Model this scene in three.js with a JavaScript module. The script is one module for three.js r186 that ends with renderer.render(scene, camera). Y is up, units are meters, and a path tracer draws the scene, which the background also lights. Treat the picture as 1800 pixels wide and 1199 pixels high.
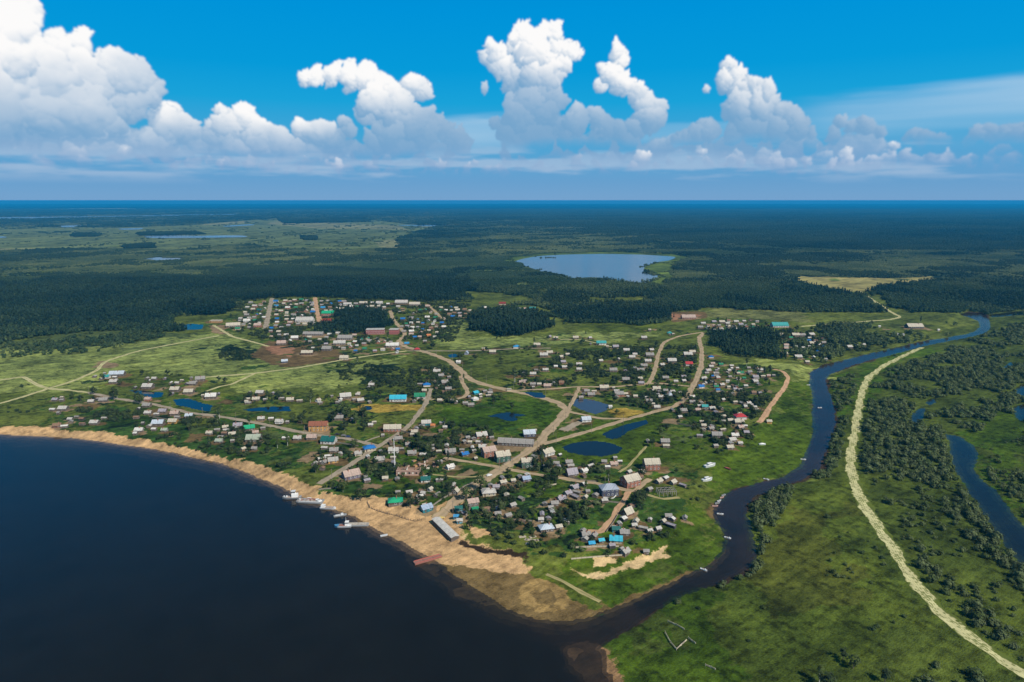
import * as THREE from 'three';
import { mergeGeometries } from 'three/addons/utils/BufferGeometryUtils.js';

// ---------------------------------------------------------------- camera, sky, sun, exposure
const IW = 1800, IH = 1199, CAM_H = 200, PITCH = THREE.MathUtils.degToRad(11.65), FOV = 53.1;
const scene = new THREE.Scene();
const camera = new THREE.PerspectiveCamera(FOV, IW / IH, 1, 250000);
camera.position.set(0, CAM_H, 0);
camera.rotation.x = -PITCH;
const FPX = (IH / 2) / Math.tan(THREE.MathUtils.degToRad(FOV / 2));
const SUN = new THREE.Vector3(0.52, 0.66, 0.55).normalize();
const sun = new THREE.DirectionalLight(new THREE.Color(1, 0.94, 0.83), 5);
sun.position.copy(SUN).multiplyScalar(3000).add(new THREE.Vector3(0, 0, -700));
sun.target.position.set(0, 0, -700);
sun.castShadow = true; sun.shadow.mapSize.set(4096, 4096);
Object.assign(sun.shadow.camera, { left: -1400, right: 1400, top: 1400, bottom: -1400, near: 100, far: 7000 });
scene.add(sun, sun.target);
const renderer = new THREE.WebGLRenderer();
renderer.toneMapping = THREE.LinearToneMapping;
renderer.toneMappingExposure = 1.0;
renderer.shadowMap.enabled = true;
scene.fog = new THREE.FogExp2(new THREE.Color(0.02, 0.48, 1.0), 6e-5);

// ---------------------------------------------------------------- numbers
function rng(s) { return () => { s = (s + 0x6d2b79f5) | 0; let t = Math.imul(s ^ (s >>> 15), 1 | s); t = (t + Math.imul(t ^ (t >>> 7), 61 | t)) ^ t; return ((t ^ (t >>> 14)) >>> 0) / 4294967296; }; }
const clamp = (x, a, b) => x < a ? a : x > b ? b : x, mix = (a, b, t) => a + (b - a) * t;
const smooth = (a, b, x) => { const t = clamp((x - a) / (b - a), 0, 1); return t * t * (3 - 2 * t); };
const toLin = (c) => { c /= 255; return c <= 0.04045 ? c / 12.92 : Math.pow((c + 0.055) / 1.055, 2.4); };
const toS = (c) => { c = clamp(c, 0, 1); return Math.round(255 * (c <= 0.0031308 ? 12.92 * c : 1.055 * Math.pow(c, 1 / 2.4) - 0.055)); };
const NT = 512, noiseTile = new Float32Array(NT * NT), whiteTile = new Float32Array(NT * NT);
{ // a tileable cloud noise, 0..1, built once and sampled at many scales
  const r = rng(11), grids = [];
  for (let n = 8; n <= 256; n *= 2) { const g = new Float32Array(n * n); for (let i = 0; i < g.length; i++) g[i] = r(); grids.push([n, g]); }
  for (let y = 0; y < NT; y++) for (let x = 0; x < NT; x++) {
    let v = 0, a = 1, w = 0;
    for (const [n, g] of grids) {
      const fx = x / NT * n, fy = y / NT * n, ix = Math.floor(fx), iy = Math.floor(fy), u = fx - ix, t = fy - iy, su = u * u * (3 - 2 * u), st = t * t * (3 - 2 * t);
      const A = g[iy % n * n + ix % n], B = g[iy % n * n + (ix + 1) % n], C = g[(iy + 1) % n * n + ix % n], D = g[(iy + 1) % n * n + (ix + 1) % n];
      v += a * mix(mix(A, B, su), mix(C, D, su), st); w += a; a *= 0.58;
    }
    noiseTile[y * NT + x] = clamp((v / w - 0.5) * 2.1 + 0.5, 0, 1); whiteTile[y * NT + x] = r();
  }
}
function noise(x, y) { // period 64 units; finest feature about a quarter unit
  x = x * 8; y = y * 8;
  const ix = Math.floor(x), iy = Math.floor(y), u = x - ix, t = y - iy, a = ix & 511, b = (ix + 1) & 511, c = (iy & 511) * NT, d = ((iy + 1) & 511) * NT;
  return (noiseTile[c + a] * (1 - u) + noiseTile[c + b] * u) * (1 - t) + (noiseTile[d + a] * (1 - u) + noiseTile[d + b] * u) * t;
}

// ---------------------------------------------------------------- from a bearing of the camera to a place on the ground
const cP = Math.cos(PITCH), sP = Math.sin(PITCH);
function ray(px, py) { const a = (px - IW / 2) / FPX, b = (IH / 2 - py) / FPX; return [a, b * cP - sP, -(b * sP + cP)]; }
function onPlane(px, py, h = 0) { const [x, y, z] = ray(px, Math.max(py, 352.6 + (py < 352.6 ? 0.3 : 0.3))); const t = (CAM_H - h) / -Math.min(y, -0.0012); return [x * t, z * t]; }
const poly = (list, h = 0) => list.map(([a, b]) => onPlane(a, b, h));

// ---------------------------------------------------------------- sky: air and clouds, all round
{
  const W = 4096, H = 2048, data = new Float32Array(W * H * 4), S = 2, BH = Math.ceil(20 / 180 * H) * S, BW = W * S, degT = W / 360 * S;
  const zbuf = new Float32Array(BW * BH).fill(-1e9), nx = new Float32Array(BW * BH), ny = new Float32Array(BW * BH), nz = new Float32Array(BW * BH), bas = new Float32Array(BW * BH), bdeg = new Float32Array(BW * BH), cov = new Float32Array(BW * BH);
  const r = rng(5), azel = (px, py) => { const [x, y, z] = ray(px, py), l = Math.hypot(x, y, z); return [Math.atan2(z, x), Math.asin(y / l)]; };
  // one puff: a ball seen from afar, its rim roughened
  let tall = 6;
  const puff = (cx, cy, rad, depth, lobeN, baseY, thin) => {
    const x0 = Math.floor(cx - rad), x1 = Math.ceil(cx + rad), y0 = Math.max(0, Math.floor(cy - rad)), y1 = Math.min(BH - 1, Math.ceil(cy + rad));
    for (let y = y0; y <= y1; y++) for (let x = x0; x <= x1; x++) {
      const n = noise(x * 0.06 + 3, y * 0.06) - 0.5, rr = rad * (1 + n * 0.5), dx = (x - cx) / rr, dy = (y - cy) / rr, d2 = dx * dx + dy * dy;
      if (d2 >= 1) continue;
      const xx = ((x % BW) + BW) % BW, i = y * BW + xx, dz = Math.sqrt(1 - d2), z = depth + dz * rad;
      const c = Math.min(1, (1 - d2) * (rad > 12 ? 3 : 1.8)) * thin;
      cov[i] = 1 - (1 - cov[i]) * (1 - c);
      if (z > zbuf[i]) { const k = clamp(c * 1.6, 0.2, 1); zbuf[i] = z; nx[i] = mix(nx[i], dx * 0.5 + lobeN[0] * 0.6, k); ny[i] = mix(ny[i], dy * 0.5 + lobeN[1] * 0.6, k); nz[i] = mix(nz[i], dz * 0.5 + lobeN[2] * 0.6, k); const hb = (cy + dy * rad - baseY) / degT; bas[i] = mix(bas[i], hb / tall, k); bdeg[i] = mix(bdeg[i], hb, k); }
    }
  };
  const lobe = (az, el, rdeg, baseEl, thin = 1, order = 0) => {
    const cx = (az / (2 * Math.PI) + 0.5) * BW, cy = el / Math.PI * 180 * degT, rad = rdeg * degT, baseY = baseEl * degT, d0 = order;
    puff(cx, cy, rad * 0.92, d0, [0, 0, 0.3], baseY, thin);
    const n = Math.round(8 + rdeg * 9);
    for (let k = 0; k < n; k++) {
      const a = r() * 6.283, q = Math.sqrt(r()) * 0.95, px = Math.cos(a) * q, pyy = Math.sin(a) * q, pz = Math.sqrt(Math.max(0, 1 - q * q)), rr = rad * (0.2 + 0.24 * r());
      if (cy + pyy * rad * 0.85 - rr * 0.5 < baseY - 0.15 * degT) continue;
      puff(cx + px * rad * 0.85, cy + pyy * rad * 0.85, rr, d0 + pz * rad * 0.8, [px, pyy, pz], baseY, thin);
      for (let j = 0; j < 3; j++) { const b = r() * 6.283, s = rr * (0.25 + 0.3 * r()); puff(cx + px * rad * 0.85 + Math.cos(b) * rr * 0.8, cy + pyy * rad * 0.85 + Math.sin(b) * rr * 0.8, s, d0 + pz * rad * 0.8 + rr * 0.5, [px + Math.cos(b) * 0.5, pyy + Math.sin(b) * 0.5, pz], baseY, thin * 0.85); }
    }
  };
  const inView = (list, basePy, thin, order, h = 6, k = 1.06) => { tall = h; for (const [px, py, rp] of list) { const [az, el] = azel(px, py); lobe(az, el, rp * 0.0477 * k, azel(px, basePy)[1] * 180 / Math.PI, thin, order); } };
  const far = [[340, 300, 9], [410, 298, 11], [440, 297, 11], [470, 300, 9], [545, 300, 8], [615, 297, 10], [680, 295, 12], [700, 299, 10], [760, 300, 9], [820, 298, 8], [900, 292, 9], [940, 290, 13], [965, 294, 9], [1010, 287, 11], [1040, 292, 9], [1075, 296, 8], [1110, 290, 9], [1150, 292, 8], [1180, 286, 9], [1240, 288, 9], [1300, 286, 8], [1340, 276, 16], [1362, 280, 13], [1390, 284, 9], [1420, 280, 10], [1470, 284, 9], [1540, 288, 11], [1560, 288, 9], [1605, 280, 12], [1610, 290, 11], [1655, 292, 13], [1690, 292, 11], [1740, 296, 9], [1780, 296, 10], [260, 300, 9], [150, 298, 10], [60, 296, 9], [-60, 296, 12], [1860, 290, 14], [1490, 272, 12], [1580, 262, 10], [1230, 268, 10]];
  { const q = rng(71), more = []; for (let k = 0; k < 260; k++) { const t = q(); more.push([-150 + 2150 * q(), 306 - 40 * t, 4 + 10 * q() * (0.4 + t)]); } [286, 296, 304, 311].forEach((b, i) => inView(more.filter((m, j) => j % 4 === i && m[1] < b + 3).map(([x, y, w]) => [x, mix(y, b - 6, 0.5), w]), b, [0.95, 0.8, 0.7, 0.6][i], -10 * i, 1.5)); inView(far, 303, 0.85, 5, 1.8); }
  { const q = rng(19), feet = []; for (const [a, b] of [[-60, 290], [370, 610], [630, 810], [880, 1170], [1190, 1440], [1460, 1560]]) for (let x = a; x < b; x += 17) feet.push([x + 10 * q(), 262 + 14 * q(), 16 + 14 * q()]); inView(feet, 290, 0.5, -40, 5); }
  inView([[400, 200, 12], [440, 196, 16], [436, 214, 24], [405, 228, 27], [385, 245, 24], [460, 240, 27], [498, 250, 26], [541, 226, 19], [570, 231, 21], [592, 243, 17], [480, 264, 20], [530, 264, 18], [420, 262, 22], [560, 268, 13], [350, 262, 16], [330, 240, 24], [300, 232, 28], [310, 206, 16], [265, 255, 22], [248, 264, 16], [290, 255, 22]], 284, 1, 30, 4.5);
  inView([[540, 132, 14], [560, 131, 17], [590, 131, 18], [620, 136, 20], [648, 142, 22], [670, 150, 20], [660, 174, 26], [690, 170, 23], [722, 151, 20], [736, 162, 17], [700, 195, 30], [725, 214, 29], [745, 230, 26], [765, 226, 23], [790, 240, 21], [804, 255, 17], [690, 226, 28], [650, 202, 17], [610, 214, 11], [617, 230, 12], [660, 246, 18], [710, 255, 22], [760, 258, 18], [640, 266, 13]], 278, 1, 60, 6.5);
  inView([[960, 215, 22], [985, 221, 18], [1015, 200, 17], [1010, 216, 24], [1045, 211, 18], [1060, 226, 22], [1090, 235, 20], [1120, 226, 20], [1145, 206, 23], [1156, 190, 16], [1138, 184, 19], [1125, 166, 18], [1100, 150, 20], [1084, 131, 19], [1070, 120, 13], [1095, 110, 15], [1090, 92, 14], [1085, 80, 9], [1065, 151, 15], [1000, 243, 22], [1050, 248, 20], [1100, 250, 18]], 266, 1, 60);
  inView([[975, 56, 20], [950, 60, 23], [920, 70, 26], [905, 82, 24], [870, 96, 19], [860, 90, 14], [855, 104, 13], [880, 116, 21], [942, 92, 36], [980, 85, 23], [1003, 92, 18], [1015, 96, 12], [990, 116, 23], [950, 130, 38], [910, 136, 28], [960, 160, 33], [936, 180, 36], [916, 200, 34], [958, 196, 26], [902, 226, 28], [930, 236, 28], [895, 250, 17], [946, 244, 24], [848, 150, 8], [868, 212, 12]], 266, 1, 90, 8.5);
  inView([[1280, 130, 15], [1272, 150, 17], [1290, 146, 17], [1300, 165, 21], [1325, 161, 19], [1345, 165, 19], [1355, 180, 17], [1330, 190, 27], [1296, 195, 26], [1375, 200, 19], [1395, 211, 18], [1405, 226, 18], [1365, 226, 24], [1320, 230, 27], [1420, 216, 9], [1431, 236, 11], [1285, 236, 17], [1240, 230, 17], [1225, 236, 17], [1205, 241, 15], [1190, 246, 13], [1426, 254, 12], [1238, 164, 5]], 264, 1, 60, 6);
  inView([[1490, 216, 13], [1510, 224, 13], [1535, 224, 15], [1557, 236, 11], [1475, 236, 13], [1615, 246, 11], [1640, 252, 13], [1660, 260, 13], [1720, 241, 13], [1740, 236, 13], [1704, 256, 9], [1770, 246, 16], [1792, 242, 18], [1840, 240, 24], [1900, 235, 30]], 268, 0.9, 40);
  inView([[0, 12, 40], [16, 28, 30], [2, 72, 45], [32, 76, 28], [-40, 60, 70], [-25, 112, 60], [110, 100, 32], [135, 84, 26], [96, 80, 22], [70, 140, 56], [10, 152, 58], [150, 146, 48], [202, 131, 38], [230, 141, 40], [256, 156, 32], [266, 172, 26], [222, 182, 38], [132, 192, 58], [60, 192, 58], [0, 212, 50], [30, 216, 36], [50, 192, 28], [182, 216, 36], [110, 246, 17], [172, 214, 24], [-40, 250, 50], [26, 270, 18], [-120, 170, 110], [-220, 130, 120], [-210, 220, 70]], 288, 1, 80, 10.5, 0.86);
  inView([[14, 112, 30], [34, 116, 22], [-12, 118, 26]], 288, 1, 125, 10.5, 0.9);
  // the same kind of clouds go on round the rest of the horizon
  for (let k = 0; k < 34; k++) {
    const azd = -38 + 250 * (k + r() * 0.7) / 34, az0 = azd * Math.PI / 180 + 0.0, hgt = 3 + 9 * r() * r() + 2 * r(), wd = 3 + 5 * r(), base = 3.2 + r();
    for (let j = 0; j < 14; j++) { const t = r() * 2 - 1, top = hgt * (1 - t * t * 0.8); lobe(az0 + t * wd * Math.PI / 180, (base + 0.5 + r() * top) * Math.PI / 180, 0.7 + 1.3 * r(), base, 1, 40 + r() * 40); }
    for (let j = 0; j < 4; j++) lobe(az0 + (r() - 0.5) * 0.2, (2.2 + r()) * Math.PI / 180, 0.45 + 0.3 * r(), 2, 0.6, 0);
  }
  // the air, by height in degrees (sRGB)
  const air = [[-90, 112, 160, 203], [0, 118, 163, 205], [1.5, 104, 160, 206], [3, 92, 163, 210], [5, 66, 165, 214], [7.5, 26, 162, 217], [10, 6, 154, 217], [14, 0, 147, 217], [18, 0, 138, 211], [25, 10, 118, 178], [33, 44, 90, 118], [48, 52, 76, 90], [90, 48, 64, 76]];
  const s = SUN, lx = (() => { // the sun seen from a cloud, per bearing, is turned into (right, up, towards us)
    return (az) => { const fx = Math.cos(az), fz = Math.sin(az); return [-s.x * fz + s.z * fx, s.y, -(s.x * fx + s.z * fz)]; };
  })();
  const veils = []; for (const [px, py, wpx, hpx, p] of [[1770, 190, 330, 50, 0.85], [830, 235, 110, 34, 0.8], [1210, 235, 120, 26, 0.6], [330, 250, 260, 24, 0.5]]) { const [a, e] = azel(px, py); veils.push([a, e * 180 / Math.PI, wpx * 0.0477 * Math.PI / 180, hpx * 0.0477, p]); } for (let k = 0; k < 9; k++) veils.push([-0.7 + 4.9 * (k + r() * 0.6) / 9, 5 + 4 * r(), 0.15 + 0.15 * r(), 1.2 + r(), 0.7]);
  for (let row = 0; row < H; row++) {
    const el = (row + 0.5) / H * 180 - 90; let k = 0;
    while (k < air.length - 2 && air[k + 1][0] < el) k++;
    const t = clamp((el - air[k][0]) / (air[k + 1][0] - air[k][0]), 0, 1), A = [1, 2, 3].map((c) => mix(toLin(air[k][c]), toLin(air[k + 1][c]), t));
    for (let col = 0; col < W; col++) {
      const az = ((col + 0.5) / W - 0.5) * 2 * Math.PI, i = (row * W + col) * 4;
      let R = A[0], G = A[1], B = A[2];
      if (el > 0 && el < 19.5) {
        // thin high veil, stretched along the horizon
        let v = 0; const streak = 0.5 + 1.5 * (noise(az * 2.2 + 4, el * 0.55 + 0.6 * noise(az * 2, el * 0.4)) - 0.5) + 0.7 * (noise(az * 7, el * 2.4) - 0.5);
        for (const [va, ve, wa, we, p] of veils) { let da = az - va; da -= Math.round(da / 6.2832) * 6.2832; const top = smooth(1, 0.55, (el - ve) / we + 0.9 * (noise(az * 4, va) - 0.5) + 0.7 * (noise(az * 14, el * 2.5 + va) - 0.5) - da * 1.2), low = smooth(-1.2, -0.2, (el - ve) / we); v = Math.max(v, top * low * smooth(1, 0.55, Math.abs(da) / wa) * p * clamp(streak, 0, 1)); }
        R = mix(R, 0.5, v); G = mix(G, 0.66, v); B = mix(B, 0.82, v);
        { const bn = noise(az * 14 + 3, el * 2.6) * 0.5 + noise(az * 50, el * 9 + 9) * 0.5, bb = smooth(0.44, 0.66, bn + 0.12 * (noise(az * 3, el) - 0.5)) * smooth(1.0, 2.2, el) * smooth(5.2, 3.2, el) * 0.4; R = mix(R, 0.60, bb); G = mix(G, 0.66, bb); B = mix(B, 0.77, bb); }
        const L = lx(az); let c = 0, r0 = 0, g0 = 0, b0 = 0;
        for (let sy = 0; sy < S; sy++) for (let sx = 0; sx < S; sx++) {
          // billows: the balls are torn and folded by noise of several sizes
          const y0 = Math.floor((el / 180 * H) * S) + sy, x0 = col * S + sx;
          const wx = (noise(x0 * 0.012, y0 * 0.012) - 0.5) * 26 + (noise(x0 * 0.045 + 9, y0 * 0.045) - 0.5) * 18 + (noise(x0 * 0.13, y0 * 0.13 + 5) - 0.5) * 9 + (noise(x0 * 0.4, y0 * 0.4 + 5) - 0.5) * 4;
          const wy = (noise(x0 * 0.012 + 31, y0 * 0.012) - 0.5) * 20 + (noise(x0 * 0.045, y0 * 0.045 + 17) - 0.5) * 16 + (noise(x0 * 0.13 + 3, y0 * 0.13) - 0.5) * 9 + (noise(x0 * 0.4 + 7, y0 * 0.4) - 0.5) * 4;
          const xw = Math.round(x0 + wx), yw = clamp(Math.round(y0 + wy), 0, BH - 1), yy = y0, j = yw * BW + ((xw % BW) + BW) % BW;
          const a = clamp(cov[j] * 1.25 - 0.55 * (1 - cov[j]) * noise(x0 * 0.08, y0 * 0.08), 0, 1);
          if (a <= 0.003) continue;
          let shade = 0;
          for (const q of [9, 20, 38, 64]) { const ys = yw + Math.round(q * L[1]), xs = xw + Math.round(q * L[0]); if (ys < BH) { const zs = zbuf[ys * BW + ((xs % BW) + BW) % BW]; if (zs > -1e8) shade += clamp((zs - zbuf[j] - q * L[2] * 0.35) / (q * 0.9), 0, 1) * 0.3; } }
          const l = Math.hypot(nx[j], ny[j], nz[j]) || 1, dot = (nx[j] * L[0] + ny[j] * L[1] + nz[j] * L[2]) / l, up = ny[j] / l, hb = bas[j], hd = bdeg[j];
          const wisp = noise((col * S + sx) * 0.021, yy * 0.03);
          let lit = smooth(-0.5, 0.95, dot) * 0.72 + 0.26 * (up * 0.5 + 0.5) + (wisp - 0.5) * 0.3;
          const deepN = noise(x0 * 0.009 + 50, y0 * 0.012), soft = noise(x0 * 0.004 + 11, y0 * 0.006 + 2); lit *= 1 - 0.5 * smooth(0.46, 0.7, soft + (deepN - 0.5) * 0.3) * smooth(1.0, 0.35, hb);
          lit *= (0.16 + 0.84 * smooth(-0.02, 0.98 + 0.6 * (deepN - 0.5), hb + (wisp - 0.5) * 0.25)) * (1 - 0.7 * Math.min(1, shade));
          lit = Math.pow(clamp(lit * 1.18, 0, 1), 1.25);
          const al = a * smooth(-0.3, 0.9, hd + (wisp - 0.5) * 1.2);
          c += al; r0 += al * mix(0.17, 1.0, lit); g0 += al * mix(0.37, 0.985, lit); b0 += al * mix(0.60, 0.97, lit);
        }
        if (c > 0) {
          const a = Math.min(1, c / (S * S)) * smooth(1.3, 2.7, el), hz = 0.55 * smooth(5.5, 1.5, el) + 0.03;
          R = mix(R, mix(r0 / c, R * 0.8 + 0.12, hz), a); G = mix(G, mix(g0 / c, G * 0.9 + 0.04, hz), a); B = mix(B, mix(b0 / c, B, hz), a);
        }
      }
      data[i] = R; data[i + 1] = G; data[i + 2] = B; data[i + 3] = 1;
    }
  }
  const sky = new THREE.DataTexture(data, W, H, THREE.RGBAFormat, THREE.FloatType);
  sky.mapping = THREE.EquirectangularReflectionMapping; sky.magFilter = THREE.LinearFilter; sky.needsUpdate = true;
  scene.background = sky; scene.environment = sky;
}
console.log('sky done');
// ---------------------------------------------------------------- outlines read off the photograph, laid on the ground
const RIVER_Y = -4;
const SHORE = [[-900, 752], [-300, 758], [0, 765], [60, 767], [130, 771], [200, 780], [270, 790], [330, 803], [390, 817], [440, 833], [480, 849], [520, 868], [560, 885], [600, 899], [640, 918], [690, 947], [740, 972], [790, 1005], [840, 1040], [890, 1070], [940, 1087], [985, 1094], [1025, 1091], [1060, 1077], [1100, 1062], [1150, 1042], [1200, 1018], [1245, 996], [1270, 971], [1280, 951], [1275, 935], [1262, 920], [1257, 900], [1262, 882], [1285, 865], [1330, 850], [1380, 838], [1405, 823], [1418, 800], [1429, 770], [1432, 740], [1432, 700], [1425, 672], [1426, 655], [1450, 642], [1490, 632], [1540, 620], [1590, 608], [1625, 600], [1660, 595], [1700, 588], [1717, 582], [1725, 575], [1722, 565], [1705, 558], [1686, 553], [1700, 549], [1725, 550], [1737, 556], [1742, 566], [1743, 578], [1733, 586], [1710, 592], [1670, 600], [1630, 608], [1585, 620], [1530, 634], [1490, 647], [1462, 658], [1453, 668], [1459, 690], [1469, 715], [1471, 745], [1463, 775], [1452, 800], [1446, 825], [1410, 846], [1365, 861], [1332, 873], [1317, 887], [1316, 905], [1326, 930], [1333, 960], [1331, 985], [1315, 1006], [1280, 1021], [1230, 1039], [1190, 1056], [1150, 1081], [1120, 1101], [1085, 1124], [1062, 1140], [1072, 1170], [1090, 1205], [1105, 1260]];
const riverPoly = [...poly(SHORE, RIVER_Y), [75, -120], [-3000, -120]];
const lowPools = [
  [[1604, 737], [1609, 726], [1620, 719], [1629, 719], [1628, 731], [1622, 742], [1608, 747]],
  [[1630, 709], [1638, 701], [1649, 700], [1647, 708], [1636, 713]],
  [[1664, 764], [1690, 768], [1714, 783], [1722, 800], [1714, 828], [1735, 848], [1758, 864], [1768, 884], [1800, 922], [1850, 965], [1850, 1040], [1790, 984], [1765, 948], [1745, 920], [1725, 891], [1705, 862], [1690, 836], [1678, 812], [1672, 778]],
  [[1788, 684], [1796, 676], [1830, 672], [1830, 690], [1796, 699]], [[1783, 716], [1800, 711], [1830, 712], [1830, 742], [1795, 740]],
  [[1762, 650], [1770, 642], [1780, 636], [1784, 641], [1770, 652]],
].map((p) => poly(p, RIVER_Y));
const upperRiver = poly([[1740, 553], [1770, 550], [1800, 546], [1900, 541], [1900, 549], [1810, 553], [1770, 556], [1745, 558]], RIVER_Y);
const plateau = [...poly([[-900, 738], [-300, 746], [0, 752], [130, 757], [250, 772], [350, 791], [430, 809], [480, 830], [520, 846], [560, 864], [600, 878], [640, 885], [680, 889], [730, 900], [765, 896], [790, 880], [812, 893], [806, 915], [813, 942], [850, 953], [905, 970], [940, 987], [1000, 992], [1060, 982], [1110, 970], [1170, 950], [1205, 925], [1215, 890], [1228, 855], [1262, 815], [1325, 770], [1365, 720], [1385, 670], [1400, 645], [1425, 628], [1500, 606], [1590, 592], [1660, 575], [1680, 553], [1700, 543], [1800, 535], [1900, 532]], -1), [1400, -1600], [-1400, -1600]];
const pondOutlines = [
  ['oval', [[990, 787], [1008, 779], [1040, 775], [1075, 779], [1097, 788], [1090, 797], [1060, 803], [1025, 801], [1001, 795]], 'oval dark blue pond beside the village main road'],
  ['crooked', [[1061, 763], [1075, 756], [1100, 747], [1120, 742], [1139, 738], [1142, 744], [1126, 751], [1108, 758], [1093, 769], [1080, 773], [1069, 770]], 'crooked dark blue pond below the east road'],
  ['grey', [[1012, 702], [1040, 702], [1072, 712], [1066, 723], [1050, 729], [1030, 723], [1008, 713]], 'square grey pond next to the yellow field'],
  ['reedy', [[858, 732], [875, 728], [895, 725], [905, 727], [927, 730], [907, 733], [912, 739], [900, 741], [885, 738], [878, 734]], 'small ragged pond in the middle of the green meadow'],
  ['roadside', [[918, 689], [955, 690], [963, 700], [945, 700], [930, 695]], 'narrow dark pond beside the main road bend'],
  ['ditch', [[228, 686], [260, 688], [289, 690], [287, 698], [270, 700], [250, 695]], 'blue pond at the western end of the village'],
  ['ditch', [[306, 703], [330, 700], [350, 707], [374, 713], [369, 724], [352, 721], [330, 716], [311, 713]], 'bright blue long pond above the riverside street'],
  ['ditch', [[428, 720], [475, 715], [510, 715], [514, 723], [480, 724], [440, 723]], 'thin blue pond below a row of hedged gardens'],
  ['pool', [[315, 574], [335, 569], [358, 571], [356, 579], [330, 580]], 'small blue pool at the forest edge'],
  ['pool', [[641, 714], [656, 714], [656, 721], [642, 722]], 'tiny blue pool behind the dark tree clump'],
  ['pool', [[789, 624], [803, 622], [806, 627], [793, 629]], 'tiny green pool beside the main road fork'],
];
const ponds = pondOutlines.map((p) => poly(p[1], -0.3));

// ---------------------------------------------------------------- height of the land
const GX0 = -1300, GZ0 = -1530, GS = 2, GW = 1301, GH = 661; // x from -1300 to 1300, z from -1530 to -210
function rasterise(polys, x0, z0, sx, sz, w, h) {
  const c = document.createElement('canvas'); c.width = w; c.height = h; const g = c.getContext('2d');
  g.fillStyle = '#000'; g.fillRect(0, 0, w, h); g.fillStyle = '#fff';
  for (const p of polys) { g.beginPath(); p.forEach(([x, z], i) => g[i ? 'lineTo' : 'moveTo']((x - x0) / sx, (z - z0) / sz)); g.closePath(); g.fill(); }
  return g.getImageData(0, 0, w, h).data;
}
function distances(mask, w, h, cell) { // signed distance in metres, positive outside the shape
  const run = (inside) => {
    const f = new Float32Array(w * h), INF = 1e12;
    for (let i = 0; i < w * h; i++) f[i] = (mask[i * 4] > 127) === inside ? 0 : INF;
    const pass = (n, get, set) => {
      const v = new Int32Array(n), z = new Float32Array(n + 1), col = new Float32Array(n); for (let q = 0; q < n; q++) col[q] = get(q);
      let k = 0; v[0] = 0; z[0] = -INF; z[1] = INF;
      for (let q = 1; q < n; q++) { let s; do { s = ((col[q] + q * q) - (col[v[k]] + v[k] * v[k])) / (2 * q - 2 * v[k]); } while (s <= z[k] && --k >= 0); k++; v[k] = q; z[k] = s; z[k + 1] = INF; }
      k = 0; for (let q = 0; q < n; q++) { while (z[k + 1] < q) k++; set(q, (q - v[k]) ** 2 + col[v[k]]); }
    };
    for (let x = 0; x < w; x++) pass(h, (q) => f[q * w + x], (q, d) => { f[q * w + x] = Math.min(d, 1e9); });
    for (let y = 0; y < h; y++) pass(w, (q) => f[y * w + q], (q, d) => { f[y * w + q] = d; });
    return f;
  };
  const a = run(true), b = run(false), out = new Float32Array(w * h);
  for (let i = 0; i < out.length; i++) out[i] = (a[i] > 0 ? Math.sqrt(a[i]) - 0.5 : 0.5 - Math.sqrt(b[i])) * cell;
  return out;
}
const sdRiver = distances(rasterise([riverPoly, ...lowPools, upperRiver], GX0, GZ0, GS, GS, GW, GH), GW, GH, GS);
const sdPlateau = distances(rasterise([plateau], GX0, GZ0, GS, GS, GW, GH), GW, GH, GS); // negative on the plateau
const shoals = [[[700, 968], [760, 992], [820, 1028], [880, 1068], [950, 1090], [1020, 1090], [1060, 1080], [1085, 1085], [1040, 1112], [960, 1112], [880, 1092], [800, 1050], [720, 995]], [[975, 1134], [1050, 1128], [1075, 1150], [1095, 1200], [1115, 1290], [1040, 1290], [1010, 1195]]].map((p) => poly(p, RIVER_Y));
const sdShoals = distances(rasterise(shoals, GX0, GZ0, GS, GS, GW, GH), GW, GH, GS);
const sdPonds = distances(rasterise(ponds, GX0, GZ0, GS, GS, GW, GH), GW, GH, GS);
const heights = new Float32Array(GW * GH);
for (let j = 0; j < GH; j++) for (let i = 0; i < GW; i++) {
  const k = j * GW + i, x = GX0 + i * GS, z = GZ0 + j * GS, n = noise(x / 14, z / 14), n2 = noise(x / 3 + 7, z / 3);
  const d = sdRiver[k] + (n2 - 0.5) * 2.5; let low = d > 0 ? RIVER_Y + 1.7 * (1 - Math.exp(-d / 16)) + (n - 0.5) * 0.5 * smooth(10, 40, d) + (n2 - 0.5) * 0.15 * smooth(1, 10, d) : RIVER_Y - 2.8 * (1 - Math.exp(d / 24));
  if (d <= 0) low = mix(low, Math.max(low, RIVER_Y - 0.12 - 0.3 * n2), smooth(5, -7, sdShoals[k] + (n2 - 0.5) * 8));
  const t = smooth(10, -4, sdPlateau[k] + (n2 - 0.5) * 2.5) * smooth(0.5, 9, d);
  let h = mix(low, (n - 0.5) * 0.7, t);
  const p = sdPonds[k] + (n2 - 0.5) * 1.2; if (p < 5) h = mix(h, p < 0 ? -0.3 + Math.max(-1, p * 0.25) : -0.3, smooth(5, 0, p));
  const edge = Math.min(smooth(0, 60, z - GZ0), smooth(0, 60, x - GX0), smooth(0, 60, -GX0 - x));
  heights[k] = mix(0, h, t > 0.5 ? edge : 1);
}
function groundY(x, z) {
  const fx = (x - GX0) / GS, fz = (z - GZ0) / GS;
  if (fx < 0 || fz < 0 || fx >= GW - 1 || fz >= GH - 1) return 0;
  const i = fx | 0, j = fz | 0, u = fx - i, v = fz - j, k = j * GW + i;
  return (heights[k] * (1 - u) + heights[k + 1] * u) * (1 - v) + (heights[k + GW] * (1 - u) + heights[k + GW + 1] * u) * v;
}
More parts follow.
